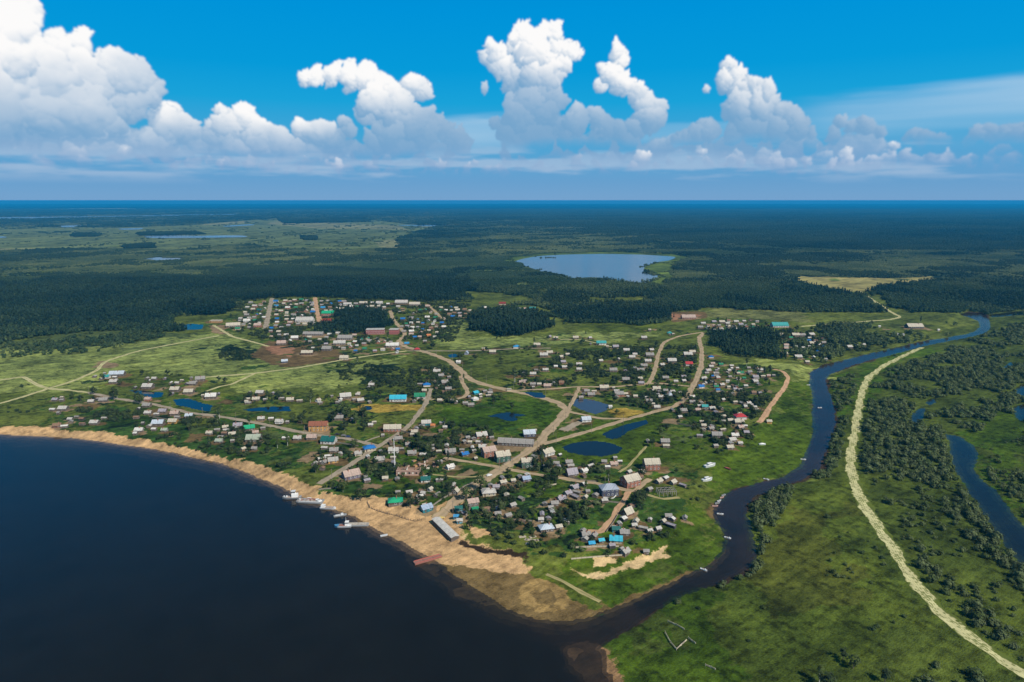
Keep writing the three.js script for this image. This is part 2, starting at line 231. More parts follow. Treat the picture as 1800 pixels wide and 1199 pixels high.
const fieldAt = (f, x, z) => { const i = Math.round((x - GX0) / GS), j = Math.round((z - GZ0) / GS); return i < 0 || j < 0 || i >= GW || j >= GH ? 1e3 : f[j * GW + i]; };
function place(px, py, up = 0) { // where the line of sight meets the land (or a height above it)
  let h = 0, p;
  for (let k = 0; k < 9; k++) { p = onPlane(px, py, h + up); h = Math.max(groundY(p[0], p[1]), RIVER_Y); }
  return new THREE.Vector3(p[0], h, p[1]);
}
function bearing(x, y, z) { // back to the photograph's coordinates, for sorting and for naming
  const vy = y - CAM_H, depth = -z * cP - vy * sP; return [IW / 2 + x / depth * FPX, IH / 2 - (vy * cP - z * sP) / depth * FPX];
}
console.log('heights done');

// ---------------------------------------------------------------- what grows and lies on the land, painted flat, then torn by noise
const K = 1.25; // sunlit surfaces show about this much brighter than their own colour
const D = (r, g, b) => [toLin(r) / K, toLin(g) / K, toLin(b) / K];
const css = (c) => `rgb(${toS(c[0])},${toS(c[1])},${toS(c[2])})`;
const COL = {
  meadow: D(96, 108, 46), pale: D(136, 148, 80), shadedSoil: D(58, 46, 34), bright: D(72, 98, 26), deep: D(60, 88, 36), dark: D(34, 52, 30), olive: D(88, 102, 38), rust: D(86, 94, 36), flood: D(78, 92, 36), lush: D(74, 96, 26),
  sand: D(208, 170, 124), sandDry: D(220, 190, 142), mud: D(122, 102, 66), ring: D(158, 132, 84), shoal: D(112, 92, 62), bar: D(150, 118, 84), wet: D(62, 52, 42), dirt: D(150, 128, 98), brick: D(168, 124, 96), brown: D(112, 94, 62), straw: D(168, 144, 66), silt: D(74, 60, 48),
  forest: D(26, 46, 34), scrub: D(84, 98, 54), clear: D(118, 122, 70), farForest: D(12, 34, 28), plain: D(104, 118, 74), plainPale: D(136, 138, 98), shoreGreen: D(92, 112, 48), field: D(158, 150, 92),
};
const paints = []; // [colour, outline on the plane y = h, least soft edge in metres]
const paint = (c, pts, h = 0) => paints.push([COL[c], poly(pts, h)]);
paints.push([COL.silt, riverPoly]);
// right bank and floodplain
paint('flood', [[1040, 1300], [1060, 1130], [1200, 1040], [1330, 1000], [1310, 890], [1450, 830], [1475, 740], [1450, 660], [1620, 605], [1740, 560], [2300, 540], [2600, 1300]], -2.5);
paint('olive', [[1250, 1060], [1340, 1000], [1350, 920], [1420, 870], [1490, 840], [1540, 930], [1600, 1010], [1640, 1120], [1560, 1199], [1400, 1250], [1300, 1200]], -2.5);
paint('rust', [[1380, 960], [1430, 900], [1490, 910], [1520, 980], [1510, 1050], [1460, 1090], [1390, 1060], [1350, 1010]], -2.5);
paint('lush', [[1060, 1150], [1150, 1090], [1250, 1045], [1300, 1060], [1330, 1120], [1290, 1199], [1100, 1230]], -2.5);
paint('flood', [[1540, 870], [1640, 850], [1760, 960], [1850, 1060], [1850, 1220], [1700, 1120], [1600, 980]], -2.5);
paint('bright', [[1470, 660], [1540, 630], [1600, 615], [1650, 612], [1640, 622], [1560, 640], [1520, 670], [1505, 740], [1480, 740]], -2.5);
paint('bright', [[1610, 620], [1645, 615], [1648, 625], [1620, 632]], -2.5);
paint('bright', [[1665, 760], [1700, 755], [1730, 780], [1740, 830], [1800, 900], [1810, 915], [1765, 880], [1715, 830], [1722, 800], [1690, 770]], -2.5);
paint('lush', [[1680, 720], [1740, 700], [1790, 740], [1790, 800], [1740, 800]], -2.5);
// plateau meadows
paint('scrub', [[-600, 570], [0, 600], [80, 590], [200, 575], [300, 588], [370, 588], [250, 612], [180, 622], [0, 632], [-600, 640]]);
paint('pale', [[-600, 580], [0, 618], [180, 608], [380, 586], [480, 610], [600, 632], [715, 625], [650, 650], [560, 680], [440, 690], [360, 660], [250, 650], [190, 648], [150, 690], [0, 760], [-600, 770]]);
paint('meadow', [[-600, 690], [0, 690], [90, 690], [160, 700], [120, 740], [60, 755], [-600, 745]]);
paint('brown', [[470, 600], [520, 600], [600, 612], [600, 632], [520, 645], [480, 640], [440, 625]]);
paint('brick', [[465, 608], [500, 605], [525, 618], [510, 628], [480, 622]]);
paint('meadow', [[760, 640], [820, 630], [910, 640], [930, 680], [880, 682], [830, 668]]);
paint('pale', [[750, 560], [800, 555], [840, 590], [960, 592], [1150, 568], [1165, 585], [1100, 600], [960, 610], [800, 615], [745, 610]]);
paint('olive', [[1000, 570], [1170, 560], [1170, 585], [1050, 590]]);
paint('bright', [[760, 705], [830, 705], [900, 690], [960, 705], [985, 730], [960, 760], [900, 765], [840, 745], [780, 740], [750, 725]]);
paint('straw', [[1072, 722], [1095, 717], [1128, 722], [1132, 728], [1110, 735], [1080, 733]]);
paint('straw', [[600, 712], [640, 711], [740, 712], [735, 722], [660, 724], [620, 720]]);
paint('lush', [[965, 770], [1060, 742], [1180, 715], [1200, 740], [1240, 790], [1230, 830], [1180, 815], [1100, 805], [1000, 810]]);
paint('lush', [[1240, 800], [1330, 770], [1375, 720], [1390, 670], [1420, 660], [1428, 720], [1425, 790], [1400, 822], [1330, 848], [1270, 868], [1250, 905], [1275, 950], [1240, 990], [1180, 1015], [1060, 1070], [980, 1012], [1180, 968], [1225, 900]], -2.5);
paint('meadow', [[1230, 880], [1260, 860], [1258, 910], [1240, 930]], -2.5);
paint('pale', [[1240, 640], [1330, 632], [1420, 632], [1430, 645], [1400, 660], [1360, 645], [1300, 640]]);
paint('brown', [[1160, 548], [1235, 548], [1240, 560], [1180, 566]]); paint('brick', [[1168, 552], [1230, 553], [1225, 560], [1180, 562]]);
paint('clear', [[1230, 540], [1400, 545], [1420, 560], [1340, 562], [1240, 556]]);
paint('brown', [[700, 802], [740, 798], [775, 806], [760, 830], [725, 845], [690, 838]]);
paint('dirt', [[660, 775], [700, 770], [715, 790], [680, 795]]); paint('dirt', [[985, 748], [1015, 735], [1040, 738], [1010, 755], [990, 760]]);
paint('dirt', [[175, 634], [203, 638], [198, 646], [160, 645]]); paint('dirt', [[365, 568], [400, 573], [402, 588], [375, 585]]);
paint('deep', [[560, 860], [640, 800], [700, 850], [790, 850], [800, 880], [690, 880], [620, 872]]);
paint('deep', [[815, 895], [900, 860], [1060, 880], [1200, 880], [1205, 920], [1170, 945], [1060, 975], [940, 980], [880, 930], [820, 925]]);
paint('meadow', [[820, 935], [880, 925], [950, 950], [920, 970], [850, 955]]);
paint('deep', [[100, 740], [240, 720], [380, 745], [520, 780], [560, 830], [470, 820], [330, 785], [200, 765]]);
paint('meadow', [[780, 815], [860, 818], [850, 838], [790, 836]]);
paint('brown', [[1105, 815], [1170, 822], [1160, 840], [1110, 835]]);
// forest floors and scrub on the plateau
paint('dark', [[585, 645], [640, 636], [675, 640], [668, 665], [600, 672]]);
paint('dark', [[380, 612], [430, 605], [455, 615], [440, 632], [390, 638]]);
paints.push([COL.shoal, shoals[0]], [COL.bar, shoals[1]]);
// beach and spit
paint('mud', [[750, 978], [790, 988], [850, 1000], [930, 1008], [975, 1013], [1020, 1030], [1070, 1062], [1020, 1095], [900, 1080], [800, 1018]], -3);
paint('mud', [[1060, 1062], [1150, 1035], [1240, 990], [1275, 955], [1285, 955], [1270, 985], [1150, 1050], [1065, 1080]], -3);
paint('mud', [[665, 905], [690, 915], [700, 935], [680, 935], [665, 925]], -3);
paint('olive', [[930, 1003], [975, 1012], [1020, 1030], [1058, 1056], [1040, 1062], [1000, 1040], [950, 1020]], -2.5);
paint('ring', [[905, 1030], [930, 1022], [965, 1020], [1000, 1032], [1010, 1050], [985, 1068], [945, 1070], [915, 1055]], -3);
paint('mud', [[940, 1042], [960, 1036], [985, 1042], [980, 1056], [950, 1058]], -3);
paint('sand', [[-900, 739], [-300, 746], [0, 752], [130, 757], [250, 772], [350, 791], [430, 809], [480, 830], [520, 847], [560, 865], [600, 879], [640, 887], [650, 880], [690, 883], [720, 895], [750, 903], [785, 885], [812, 880], [822, 893], [806, 915], [803, 930], [815, 950], [850, 956], [905, 972], [935, 998], [920, 1008], [880, 1002], [850, 998], [800, 988], [770, 985], [745, 982], [690, 956], [600, 910], [480, 860], [330, 814], [200, 791], [60, 779], [-900, 768]], -2);
paint('sandDry', [[1000, 998], [1060, 1001], [1110, 991], [1150, 978], [1175, 964], [1183, 965], [1176, 976], [1140, 991], [1090, 1003], [1030, 1008]], -2);
paint('sandDry', [[1040, 978], [1090, 975], [1095, 985], [1045, 988]], -1);
paint('sand', [[815, 925], [860, 930], [870, 940], [830, 942]]); paint('sandDry', [[800, 942], [822, 938], [815, 945]]);
paint('shadedSoil', [[812, 950], [845, 956], [895, 968], [930, 980], [926, 985], [888, 975], [840, 963], [810, 956]], -1.5);  // dark bank soil, with the shade of the undercut painted into its colour
// bank of the creek
paint('mud', [[1252, 880], [1264, 880], [1262, 912], [1250, 905]], -3);

const rand = rng(42);
function tearInto(img, w, h, x0, z0, sx, sz, fine) { // flat paint -> ragged, grainy ground
  const src = img, out = new Uint8Array(w * h * 4), lin = new Float32Array(256); for (let i = 0; i < 256; i++) lin[i] = toLin(i);
  for (let y = 0; y < h; y++) for (let x = 0; x < w; x++) {
    const X = x0 + (x + 0.5) * sx, Z = z0 + (y + 0.5) * sz, o = (y * w + x) * 4;
    const ax = (noise(X / (5 * fine), Z / (5 * fine)) - 0.5) * 9 * fine + (noise(X / fine + 5, Z / fine) - 0.5) * 5 * fine + (whiteTile[(y * 37 + x * 11) & 262143] - 0.5) * 1.2 * fine, az = (noise(X / (5 * fine) + 40, Z / (5 * fine)) - 0.5) * 9 * fine + (noise(X / fine, Z / fine + 9) - 0.5) * 5 * fine + (whiteTile[(y * 91 + x * 53) & 262143] - 0.5) * 1.2 * fine;
    const xx = clamp(Math.round(x + ax / sx), 0, w - 1), yy = clamp(Math.round(y + az / sz), 0, h - 1), s = (yy * w + xx) * 4;
    let r = lin[src[s]], g = lin[src[s + 1]], b = lin[src[s + 2]];
    if (fine < 3 && g > r * 0.98 && g > b * 1.5) { // grass runs into other grass over a wider, ragged belt
      const bx = ax + (noise(X / 9 + 60, Z / 9) - 0.5) * 55 + (noise(X / 2.2, Z / 2.2 + 44) - 0.5) * 26, bz = az + (noise(X / 9, Z / 9 + 71) - 0.5) * 55 + (noise(X / 2.2 + 13, Z / 2.2) - 0.5) * 26, t = (clamp(Math.round(y + bz / sz), 0, h - 1) * w + clamp(Math.round(x + bx / sx), 0, w - 1)) * 4, R = lin[src[t]], G = lin[src[t + 1]], B = lin[src[t + 2]];
      if (G > R * 0.98 && G > B * 1.5) { r = R; g = G; b = B; }
    }
    const green = clamp((g - b) / (g + 0.001) - 0.25, 0, 1) * (g > r ? 1 : 0.5);
    const rough = clamp(green * 3, 0, 1), n1 = noise(X / (13 * fine), Z / (13 * fine)) - 0.5, n2 = noise(X / (2.6 * fine) + 3, Z / (2.6 * fine)) - 0.5, n3 = noise(X / (0.55 * fine), Z / (0.55 * fine) + 8) - 0.5, n4 = whiteTile[(y * 173 + x * 7) & 262143] - 0.5;
    const v = Math.max(0.25, 1 + n1 * (0.2 + 0.2 * rough) + n2 * (0.2 + 0.35 * rough) + n3 * (0.45 + 0.85 * rough) + n4 * (0.3 + 0.3 * rough)), dry = clamp(n1 * 0.9 + n2 * 0.8 + 0.05, -0.4, 0.6) * green;
    const tuft = n3 * 0.7 - n2 * 0.6 > 0.2 ? 1 - 0.45 * green : 1;
    r *= v * tuft * (1 + dry * 0.3); g *= v * tuft * (1 + dry * 0.08); b *= v * tuft * (1 - dry * 0.1);
    out[o] = toS(r); out[o + 1] = toS(g); out[o + 2] = toS(b); out[o + 3] = 255;
  }
  return out;
}
function colourSheet(x0, z0, wid, len, w, h, base, extra, fine = 1) { // texture of one stretch of land; row 0 at z0
  const c = document.createElement('canvas'); c.width = w; c.height = h; const g = c.getContext('2d'), sx = wid / w, sz = len / h;
  g.fillStyle = css(COL[base]); g.fillRect(0, 0, w, h);
  const draw = (p, col) => { g.fillStyle = css(col); g.beginPath(); p.forEach(([x, z], i) => g[i ? 'lineTo' : 'moveTo']((x - x0) / sx, (z - z0) / sz)); g.closePath(); g.fill(); };
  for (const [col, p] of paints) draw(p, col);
  if (extra) extra(draw);
  const data = tearInto(g.getImageData(0, 0, w, h).data, w, h, x0, z0, sx, sz, fine);
  const t = new THREE.DataTexture(data, w, h); t.colorSpace = THREE.SRGBColorSpace; t.magFilter = THREE.LinearFilter; t.minFilter = THREE.LinearFilter; t.needsUpdate = true;
  return t;
}
const grainTexture = (() => { const n = 512, d = new Uint8Array(n * n * 4); for (let y = 0; y < n; y++) for (let x = 0; x < n; x++) { const v = clamp(noiseTile[y * NT + x] * 0.55 + noiseTile[((y * 4) & 511) * NT + ((x * 4) & 511)] * 0.45, 0, 1) * 255; d.set([v, v, v, 255], (y * n + x) * 4); } const t = new THREE.DataTexture(d, n, n); t.wrapS = t.wrapT = THREE.RepeatWrapping; t.magFilter = THREE.LinearFilter; t.needsUpdate = true; return t; })();
function groundMaterial(map, wid, len, bump, tile) {
  const b = grainTexture.clone(); b.repeat.set(wid / tile, len / tile);
  return new THREE.MeshPhysicalMaterial({ map, roughness: 1, specularIntensity: 0.12, bumpMap: b, bumpScale: bump });
}
function structure(o, name) { o.name = name; o.userData.kind = 'structure'; o.receiveShadow = true; scene.add(o); return o; }
function landMesh(name, x0, x1, z0, z1, step, mat, coarseFar) { // z0 is the far edge
  const nx = Math.round((x1 - x0) / step), nz = Math.round((z1 - z0) / step), P = new Float32Array((nx + 1) * (nz + 1) * 3), U = new Float32Array((nx + 1) * (nz + 1) * 2), I = [];
  for (let j = 0; j <= nz; j++) for (let i = 0; i <= nx; i++) {
    const x = x0 + i * step, z = z0 + j * step, k = j * (nx + 1) + i;
    let y = groundY(x, z); if (coarseFar && j === 0 && i % 2) y = (groundY(x - step, z) + groundY(x + step, z)) / 2;
    P.set([x, y, z], k * 3); U.set([i / nx, j / nz], k * 2);
    if (i < nx && j < nz) { const a = k, b = k + 1, c = k + nx + 1, d = c + 1; I.push(a, c, b, b, c, d); }
  }
  const g = new THREE.BufferGeometry(); g.setAttribute('position', new THREE.BufferAttribute(P, 3)); g.setAttribute('uv', new THREE.BufferAttribute(U, 2)); g.setIndex(I); g.computeVertexNormals();
  return structure(new THREE.Mesh(g, mat), name);
}
// garden plots: beds of different crops behind the houses
const plots = []; // filled by the village list below, before the sheets are made
// ---------------------------------------------------------------- the village: where each building stands
// [px, py, width in px, roof, wall, turn in degrees, shape, label]
const H0 = [
  [649, 785, 21, 'blue', 'cream', 25, 'hip', 'small house with a vivid blue hipped roof at the street corner by the white mast'],
  [629, 794, 14, 'grey', 'cream', 25, 'gable'], [585, 806, 18, 'grey', 'ochre', 20, 'gable', 'orange-walled house with a grey roof beside the lower riverside lane'], [569, 809, 13, 'dull', 'wood', 80, 'gable'], [587, 788, 17, 'dull', 'wood', 10, 'gable'],
  [617, 832, 32, 'pink', 'violet', 32, 'gable', 'long barn with a pale pinkish roof beside the lower riverside lane'], [667, 805, 20, 'grey', 'wood', 15, 'gable'], [692, 789, 18, 'pale', 'white', 0, 'gable', 'pale-roofed house just behind the white mast'], [724, 793, 17, 'dull', 'wood', 10, 'gable'],
  [748, 839, 17, 'teal', 'white', 8, 'gable', 'white house with a dark teal roof beside the brick ruin'], [677, 837, 11, 'cream', 'wood', 10, 'gable'], [756, 856, 10, 'cream', 'white', 60, 'gable'], [719, 862, 12, 'pale', 'wood', 20, 'gable'], [744, 863, 9, 'pale', 'wood', -20, 'gable'],
  [695, 878, 26, 'green', 'wood', 10, 'hip', 'house with a bright green roof above the sandy beach'], [749, 889, 22, 'sky', 'teal', 35, 'gable', 'house with light blue roof and teal walls at the top of the landing road'],
  [792, 791, 20, 'dull', 'wood', 10, 'gable'], [817, 795, 13, 'blue', 'wood', 30, 'gable', 'small blue-roofed house behind the cross street'], [848, 782, 15, 'pale', 'white', 5, 'gable'],
  [859, 795, 25, 'pink', 'brick', 25, 'gable2', 'two-storey brick house with a pinkish roof by the crossroads'], [883, 803, 27, 'cream', 'green', 20, 'gable2', 'green-walled house with a pale roof at the crossroads corner'], [926, 814, 21, 'cream', 'greenish', 10, 'gable2', 'dark green house with a pale roof across from the crossroads'],
  [962, 793, 24, 'cream', 'white', 38, 'gable', 'long cream-roofed house below the oval pond'], [1005, 829, 20, 'violet', 'wood', 20, 'steep', 'house with steep violet-grey roof beside the bright white roof'], [1027, 824, 13, 'white', 'white', 40, 'gable', 'small house with a glaring white roof'],
  [925, 838, 15, 'sky', 'violet', 20, 'gable', 'violet-walled house with light blue roof near the crossroads'], [884, 844, 13, 'cream', 'wood', 30, 'gable'], [902, 841, 9, 'cream', 'wood', 20, 'gable'], [872, 852, 13, 'violet', 'wood', 5, 'gable'],
  [859, 862, 25, 'pale', 'cream', 10, 'hip', 'house with wide pale hipped roof below the crossroads'], [831, 886, 20, 'pink', 'greenmetal', 20, 'gable2', 'pink-roofed house with bright green annex above the landing'], [806, 890, 14, 'teal', 'teal', 10, 'gable', 'dark teal cabin beside the pink-roofed house'], [802, 904, 9, 'blue2', 'cyan', 0, 'gable', 'tiny bright blue kiosk beside the landing'], [808, 911, 11, 'pale', 'cyan', 5, 'gable'],
  [801, 860, 14, 'cream', 'wood', 75, 'steep'], [901, 884, 12, 'grey', 'wood', 40, 'gable', 'lone grey-roofed cabin amid the tip gardens'], [875, 899, 12, 'dull', 'wood', 10, 'gable'], [893, 902, 13, 'dull', 'wood', 35, 'gable'],
  [1011, 853, 17, 'violet', 'wood', 40, 'gable'], [998, 863, 16, 'violet', 'wood', 40, 'gable'], [987, 873, 17, 'violet', 'wood', 30, 'gable'], [975, 881, 15, 'dull', 'wood', 10, 'gable'],
  [960, 924, 26, 'sky2', 'wood', 15, 'hip', 'house with shining blue-white metal roof standing alone in the tip gardens'], [951, 909, 9, 'pale', 'white', 0, 'gable'], [982, 922, 13, 'cream', 'wood', 20, 'gable'],
  [1000, 809, 14, 'dull', 'wood', 10, 'gable'], [978, 811, 11, 'dull', 'wood', 0, 'gable'], [791, 817, 15, 'white', 'white', 35, 'gable', 'small white-roofed shed on the green below the cross street'],
  [1070, 861, 32, 'steel', 'slate', 10, 'hip2', 'large dark house with a light blue hipped roof and a white fence'], [1108, 846, 32, 'cream', 'brick', 28, 'gable2', 'long brick building with a pale roof beside the dirt lane'], [1145, 817, 29, 'cream', 'brick', 5, 'gable2', 'brick building with a flat pale roof at the meadow edge'],
  [1158, 842, 15, 'cream', 'wood', 45, 'gable', 'pale-roofed cabin east of the long brick building'], [1183, 844, 14, 'cream', 'wood', 45, 'gable', 'pale-roofed cabin closest to the beached white boats'], [1106, 826, 10, 'pale', 'wood', 40, 'gable'], [1129, 826, 12, 'cream', 'brick', 5, 'gable'], [1079, 812, 15, 'pink', 'wood', 10, 'gable'], [1062, 808, 10, 'dull', 'wood', 0, 'gable'],
  [1103, 897, 21, 'cream', 'redwood', 40, 'steep', 'steep pale-roofed house with red-brown walls beside the bending lane'], [1118, 912, 13, 'cream', 'wood', 65, 'gable'], [1115, 919, 9, 'pale', 'wood', 10, 'gable'], [1166, 912, 9, 'cream', 'wood', 50, 'gable'], [1175, 903, 13, 'dull', 'wood', 0, 'gable'], [1157, 925, 11, 'pale', 'wood', 25, 'gable'], [1142, 929, 9, 'pale', 'wood', 25, 'gable'], [1204, 906, 8, 'dull', 'wood', 70, 'gable'],
  [1030, 935, 17, 'dull', 'wood', 10, 'gable'], [1044, 937, 15, 'dull', 'wood', 60, 'gable'], [1098, 932, 17, 'dull', 'wood', 0, 'gable', 'grey-roofed house behind the bright cyan roofs'], [1083, 926, 16, 'teal', 'teal', 0, 'gable'],
  [1083, 944, 23, 'cyan', 'cream', -8, 'gable', 'house with two bright cyan roof slopes near the tip of the village'], [1040, 951, 11, 'cyan2', 'wood', 10, 'gable', 'small bright blue-roofed cabin below the lane end'], [1057, 946, 10, 'cyan', 'wood', 15, 'gable', 'small cyan lean-to between two grey roofs'], [1099, 965, 18, 'grey', 'wood', 45, 'gable', 'grey-roofed hut closest to the tip of the bluff'], [1136, 965, 8, 'dull', 'wood', 0, 'gable'], [1029, 870, 9, 'cream', 'wood', 60, 'gable'],
  [187, 660, 12, 'teal2', 'white', 0, 'gable', 'teal-roofed house at the western field road'], [200, 669, 15, 'pale', 'wood', 0, 'gable'], [160, 703, 11, 'pale', 'wood', 10, 'gable'], [182, 701, 16, 'dull', 'wood', 10, 'gable'], [97, 700, 10, 'violet', 'wood', 0, 'gable', 'lone violet-grey hut out on the western meadow'], [111, 716, 17, 'pale', 'wood', 0, 'gable'], [166, 740, 16, 'pale', 'wood', 0, 'gable'], [123, 734, 9, 'pale', 'wood', 0, 'gable'], [244, 753, 15, 'white', 'wood', 0, 'gable'], [100, 745, 13, 'brown', 'redwood', 20, 'gable', 'brown cottage above the western river bank'], [206, 656, 26, 'sky2', 'wood', 8, 'gable', 'long pale blue shed along the western meadow edge'],
  [260, 678, 20, 'pale', 'wood', 0, 'gable'], [308, 683, 18, 'cream', 'wood', 0, 'gable'], [332, 687, 18, 'cream', 'wood', 5, 'gable'], [339, 672, 14, 'dull', 'wood', 0, 'gable'], [352, 665, 18, 'dull', 'wood', 20, 'gable'], [371, 695, 19, 'white', 'wood', 10, 'gable', 'white-roofed house beside the field road end'], [271, 663, 9, 'pale', 'wood', 0, 'gable'], [311, 671, 8, 'pale', 'wood', 0, 'gable'], [260, 699, 11, 'pink', 'brick', 0, 'gable', 'pink house beside the western blue pond'], [258, 710, 15, 'dull', 'wood', 0, 'gable'], [260, 723, 13, 'pale', 'wood', 5, 'gable'], [286, 720, 15, 'violet', 'wood', 0, 'gable'], [307, 724, 16, 'pink', 'wood', 5, 'gable'], [332, 728, 14, 'sky2', 'wood', 10, 'gable'], [278, 742, 22, 'sky2', 'wood', 5, 'gable'], [246, 753, 12, 'white', 'wood', 0, 'gable'], [304, 738, 17, 'cream', 'ochre', 0, 'gable'], [289, 753, 12, 'greenpale', 'wood', 0, 'gable'],
  [418, 745, 17, 'violet', 'wood', 10, 'gable'], [438, 750, 18, 'green', 'wood', 25, 'gable', 'house with a bright green roof along the riverside street'], [396, 748, 11, 'cream', 'wood', 20, 'gable'], [368, 758, 12, 'cream', 'wood', 0, 'gable'], [408, 760, 13, 'cream', 'wood', 20, 'gable'], [385, 772, 14, 'greenpale', 'wood', 0, 'gable'], [446, 769, 26, 'greenpale', 'wood', 5, 'gable', 'long pale green-grey shed below the riverside street'], [450, 699, 14, 'cream', 'wood', 10, 'gable'], [457, 688, 15, 'pale', 'wood', 0, 'gable'], [510, 700, 14, 'cream', 'wood', 10, 'gable'], [559, 701, 10, 'cream', 'white', 60, 'gable'], [598, 700, 8, 'white', 'white', 80, 'gable'], [433, 703, 6, 'cream', 'white', 0, 'gable'], [459, 733, 13, 'pale', 'wood', 10, 'gable'], [491, 738, 15, 'pale', 'white', 0, 'gable'], [449, 757, 11, 'pink', 'wood', 20, 'gable'],
  [560, 750, 34, 'rust', 'ochre', 4, 'gable2', 'large ochre building with a rust red roof beside dark trees'], [548, 766, 19, 'pink', 'wood', 5, 'gable'], [578, 772, 26, 'teal', 'white', -5, 'gable', 'white house with a dark teal roof along the riverside street'], [523, 767, 15, 'pale', 'wood', 0, 'gable'], [447, 785, 10, 'dull', 'wood', 0, 'gable'], [427, 786, 9, 'cream', 'ochre', 60, 'gable'],
  [700, 699, 31, 'cyan', 'white', 3, 'gable', 'long shop building with a bright cyan roof'], [738, 695, 20, 'green2', 'white', 3, 'gable', 'white house with a green roof next to the long cyan roof'], [750, 674, 13, 'blue', 'white', 10, 'hip', 'blue-roofed house on the hill street above the cyan roof'], [607, 695, 22, 'pale', 'wood', 20, 'gable'], [633, 701, 13, 'pale', 'wood', 30, 'gable'], [629, 691, 8, 'pale', 'wood', 0, 'gable'], [653, 674, 11, 'pale', 'wood', 0, 'gable'], [746, 684, 9, 'cream', 'wood', 0, 'gable'], [782, 669, 12, 'pale', 'wood', 10, 'gable'], [773, 701, 9, 'cream', 'wood', 0, 'gable'], [651, 744, 9, 'pale', 'wood', 20, 'gable'], [690, 751, 32, 'cream', 'brick', 4, 'gable', 'long cream-roofed low building beside the hill street'], [749, 741, 17, 'pale', 'teal', 10, 'gable', 'teal-walled house beside the small orange shed'], [761, 745, 8, 'orange', 'ochre', 0, 'gable', 'small orange shed beside the teal-walled house'], [782, 748, 8, 'pale', 'wood', 10, 'gable'], [729, 756, 13, 'cream', 'wood', 0, 'gable'], [700, 768, 15, 'dull', 'wood', 20, 'gable'], [718, 778, 12, 'dull', 'wood', 10, 'gable'], [760, 786, 8, 'dull', 'wood', 0, 'gable'], [786, 789, 9, 'dull', 'wood', 0, 'gable'], [596, 732, 17, 'dull', 'wood', 5, 'gable'],
  [768, 651, 14, 'pale', 'wood', 0, 'gable'], [775, 658, 11, 'dull', 'wood', 20, 'gable'], [781, 670, 12, 'dull', 'wood', 20, 'gable'], [788, 681, 12, 'dull', 'wood', 10, 'gable'], [836, 688, 11, 'cyan', 'teal', 40, 'gable', 'cyan-roofed house at the bend of the main road'], [835, 698, 12, 'white', 'white', 30, 'hip', 'white-roofed house below the main road bend'], [828, 709, 12, 'dull', 'wood', 5, 'gable'], [818, 706, 10, 'dull', 'wood', 5, 'gable'], [861, 688, 10, 'dull', 'wood', 20, 'gable'], [937, 655, 12, 'pale', 'wood', 0, 'gable'], [959, 648, 11, 'pale', 'wood', 0, 'gable'], [918, 670, 12, 'pink', 'brick', 0, 'gable'], [937, 673, 11, 'dull', 'wood', 0, 'gable'], [948, 673, 8, 'cream', 'wood', 0, 'gable'], [962, 676, 14, 'pink', 'wood', 0, 'gable'], [987, 670, 10, 'brown', 'brick', 0, 'gable'], [895, 682, 8, 'cream', 'cream', 0, 'flat', 'cream square hut at the main road fork'],
  [846, 763, 20, 'pale', 'brick', 20, 'gable', 'brick house with a pale roof below the ragged meadow pond'], [822, 766, 8, 'dull', 'wood', 20, 'gable'], [826, 774, 6, 'cream', 'wood', 0, 'gable'], [930, 760, 22, 'sky2', 'slate', 10, 'gable', 'blue and white workshop above the long barn'], [907, 776, 68, 'dull', 'wood', -9, 'long', 'very long low barn with a grey roof ending at the main road'],
  [1032, 685, 11, 'dull', 'wood', 0, 'gable'], [1039, 691, 14, 'dull', 'wood', 5, 'gable'], [1021, 696, 9, 'dull', 'wood', 10, 'gable'], [1088, 691, 18, 'dull', 'brick', 5, 'gable'], [1062, 680, 18, 'cream', 'wood', 0, 'gable'], [1154, 681, 15, 'cream', 'wood', 0, 'gable'], [1141, 702, 12, 'dull', 'wood', 0, 'gable'], [1155, 713, 12, 'pale', 'wood', 0, 'gable'], [1162, 695, 10, 'pale', 'wood', 0, 'gable'], [1175, 692, 12, 'sky2', 'wood', 10, 'gable'], [1030, 735, 17, 'sky2', 'white', 10, 'gable', 'white building with a pale blue roof beside the bare gravel yard'], [1073, 712, 5, 'white', 'white', 0, 'gable'], [1169, 773, 16, 'dull', 'wood', 0, 'gable', 'lone grey-roofed house on the east meadow beside round trees'], [1195, 730, 8, 'pale', 'wood', 20, 'gable'], [1201, 719, 14, 'dull', 'wood', 10, 'gable'], [1078, 649, 15, 'dull', 'wood', 0, 'gable'], [1126, 649, 14, 'dull', 'wood', 0, 'gable'], [1117, 694, 8, 'cream', 'wood', 0, 'gable'], [1100, 690, 8, 'cream', 'wood', 0, 'gable'], [1182, 686, 9, 'pale', 'wood', 10, 'gable'], [1170, 684, 9, 'dull', 'wood', 0, 'gable'],
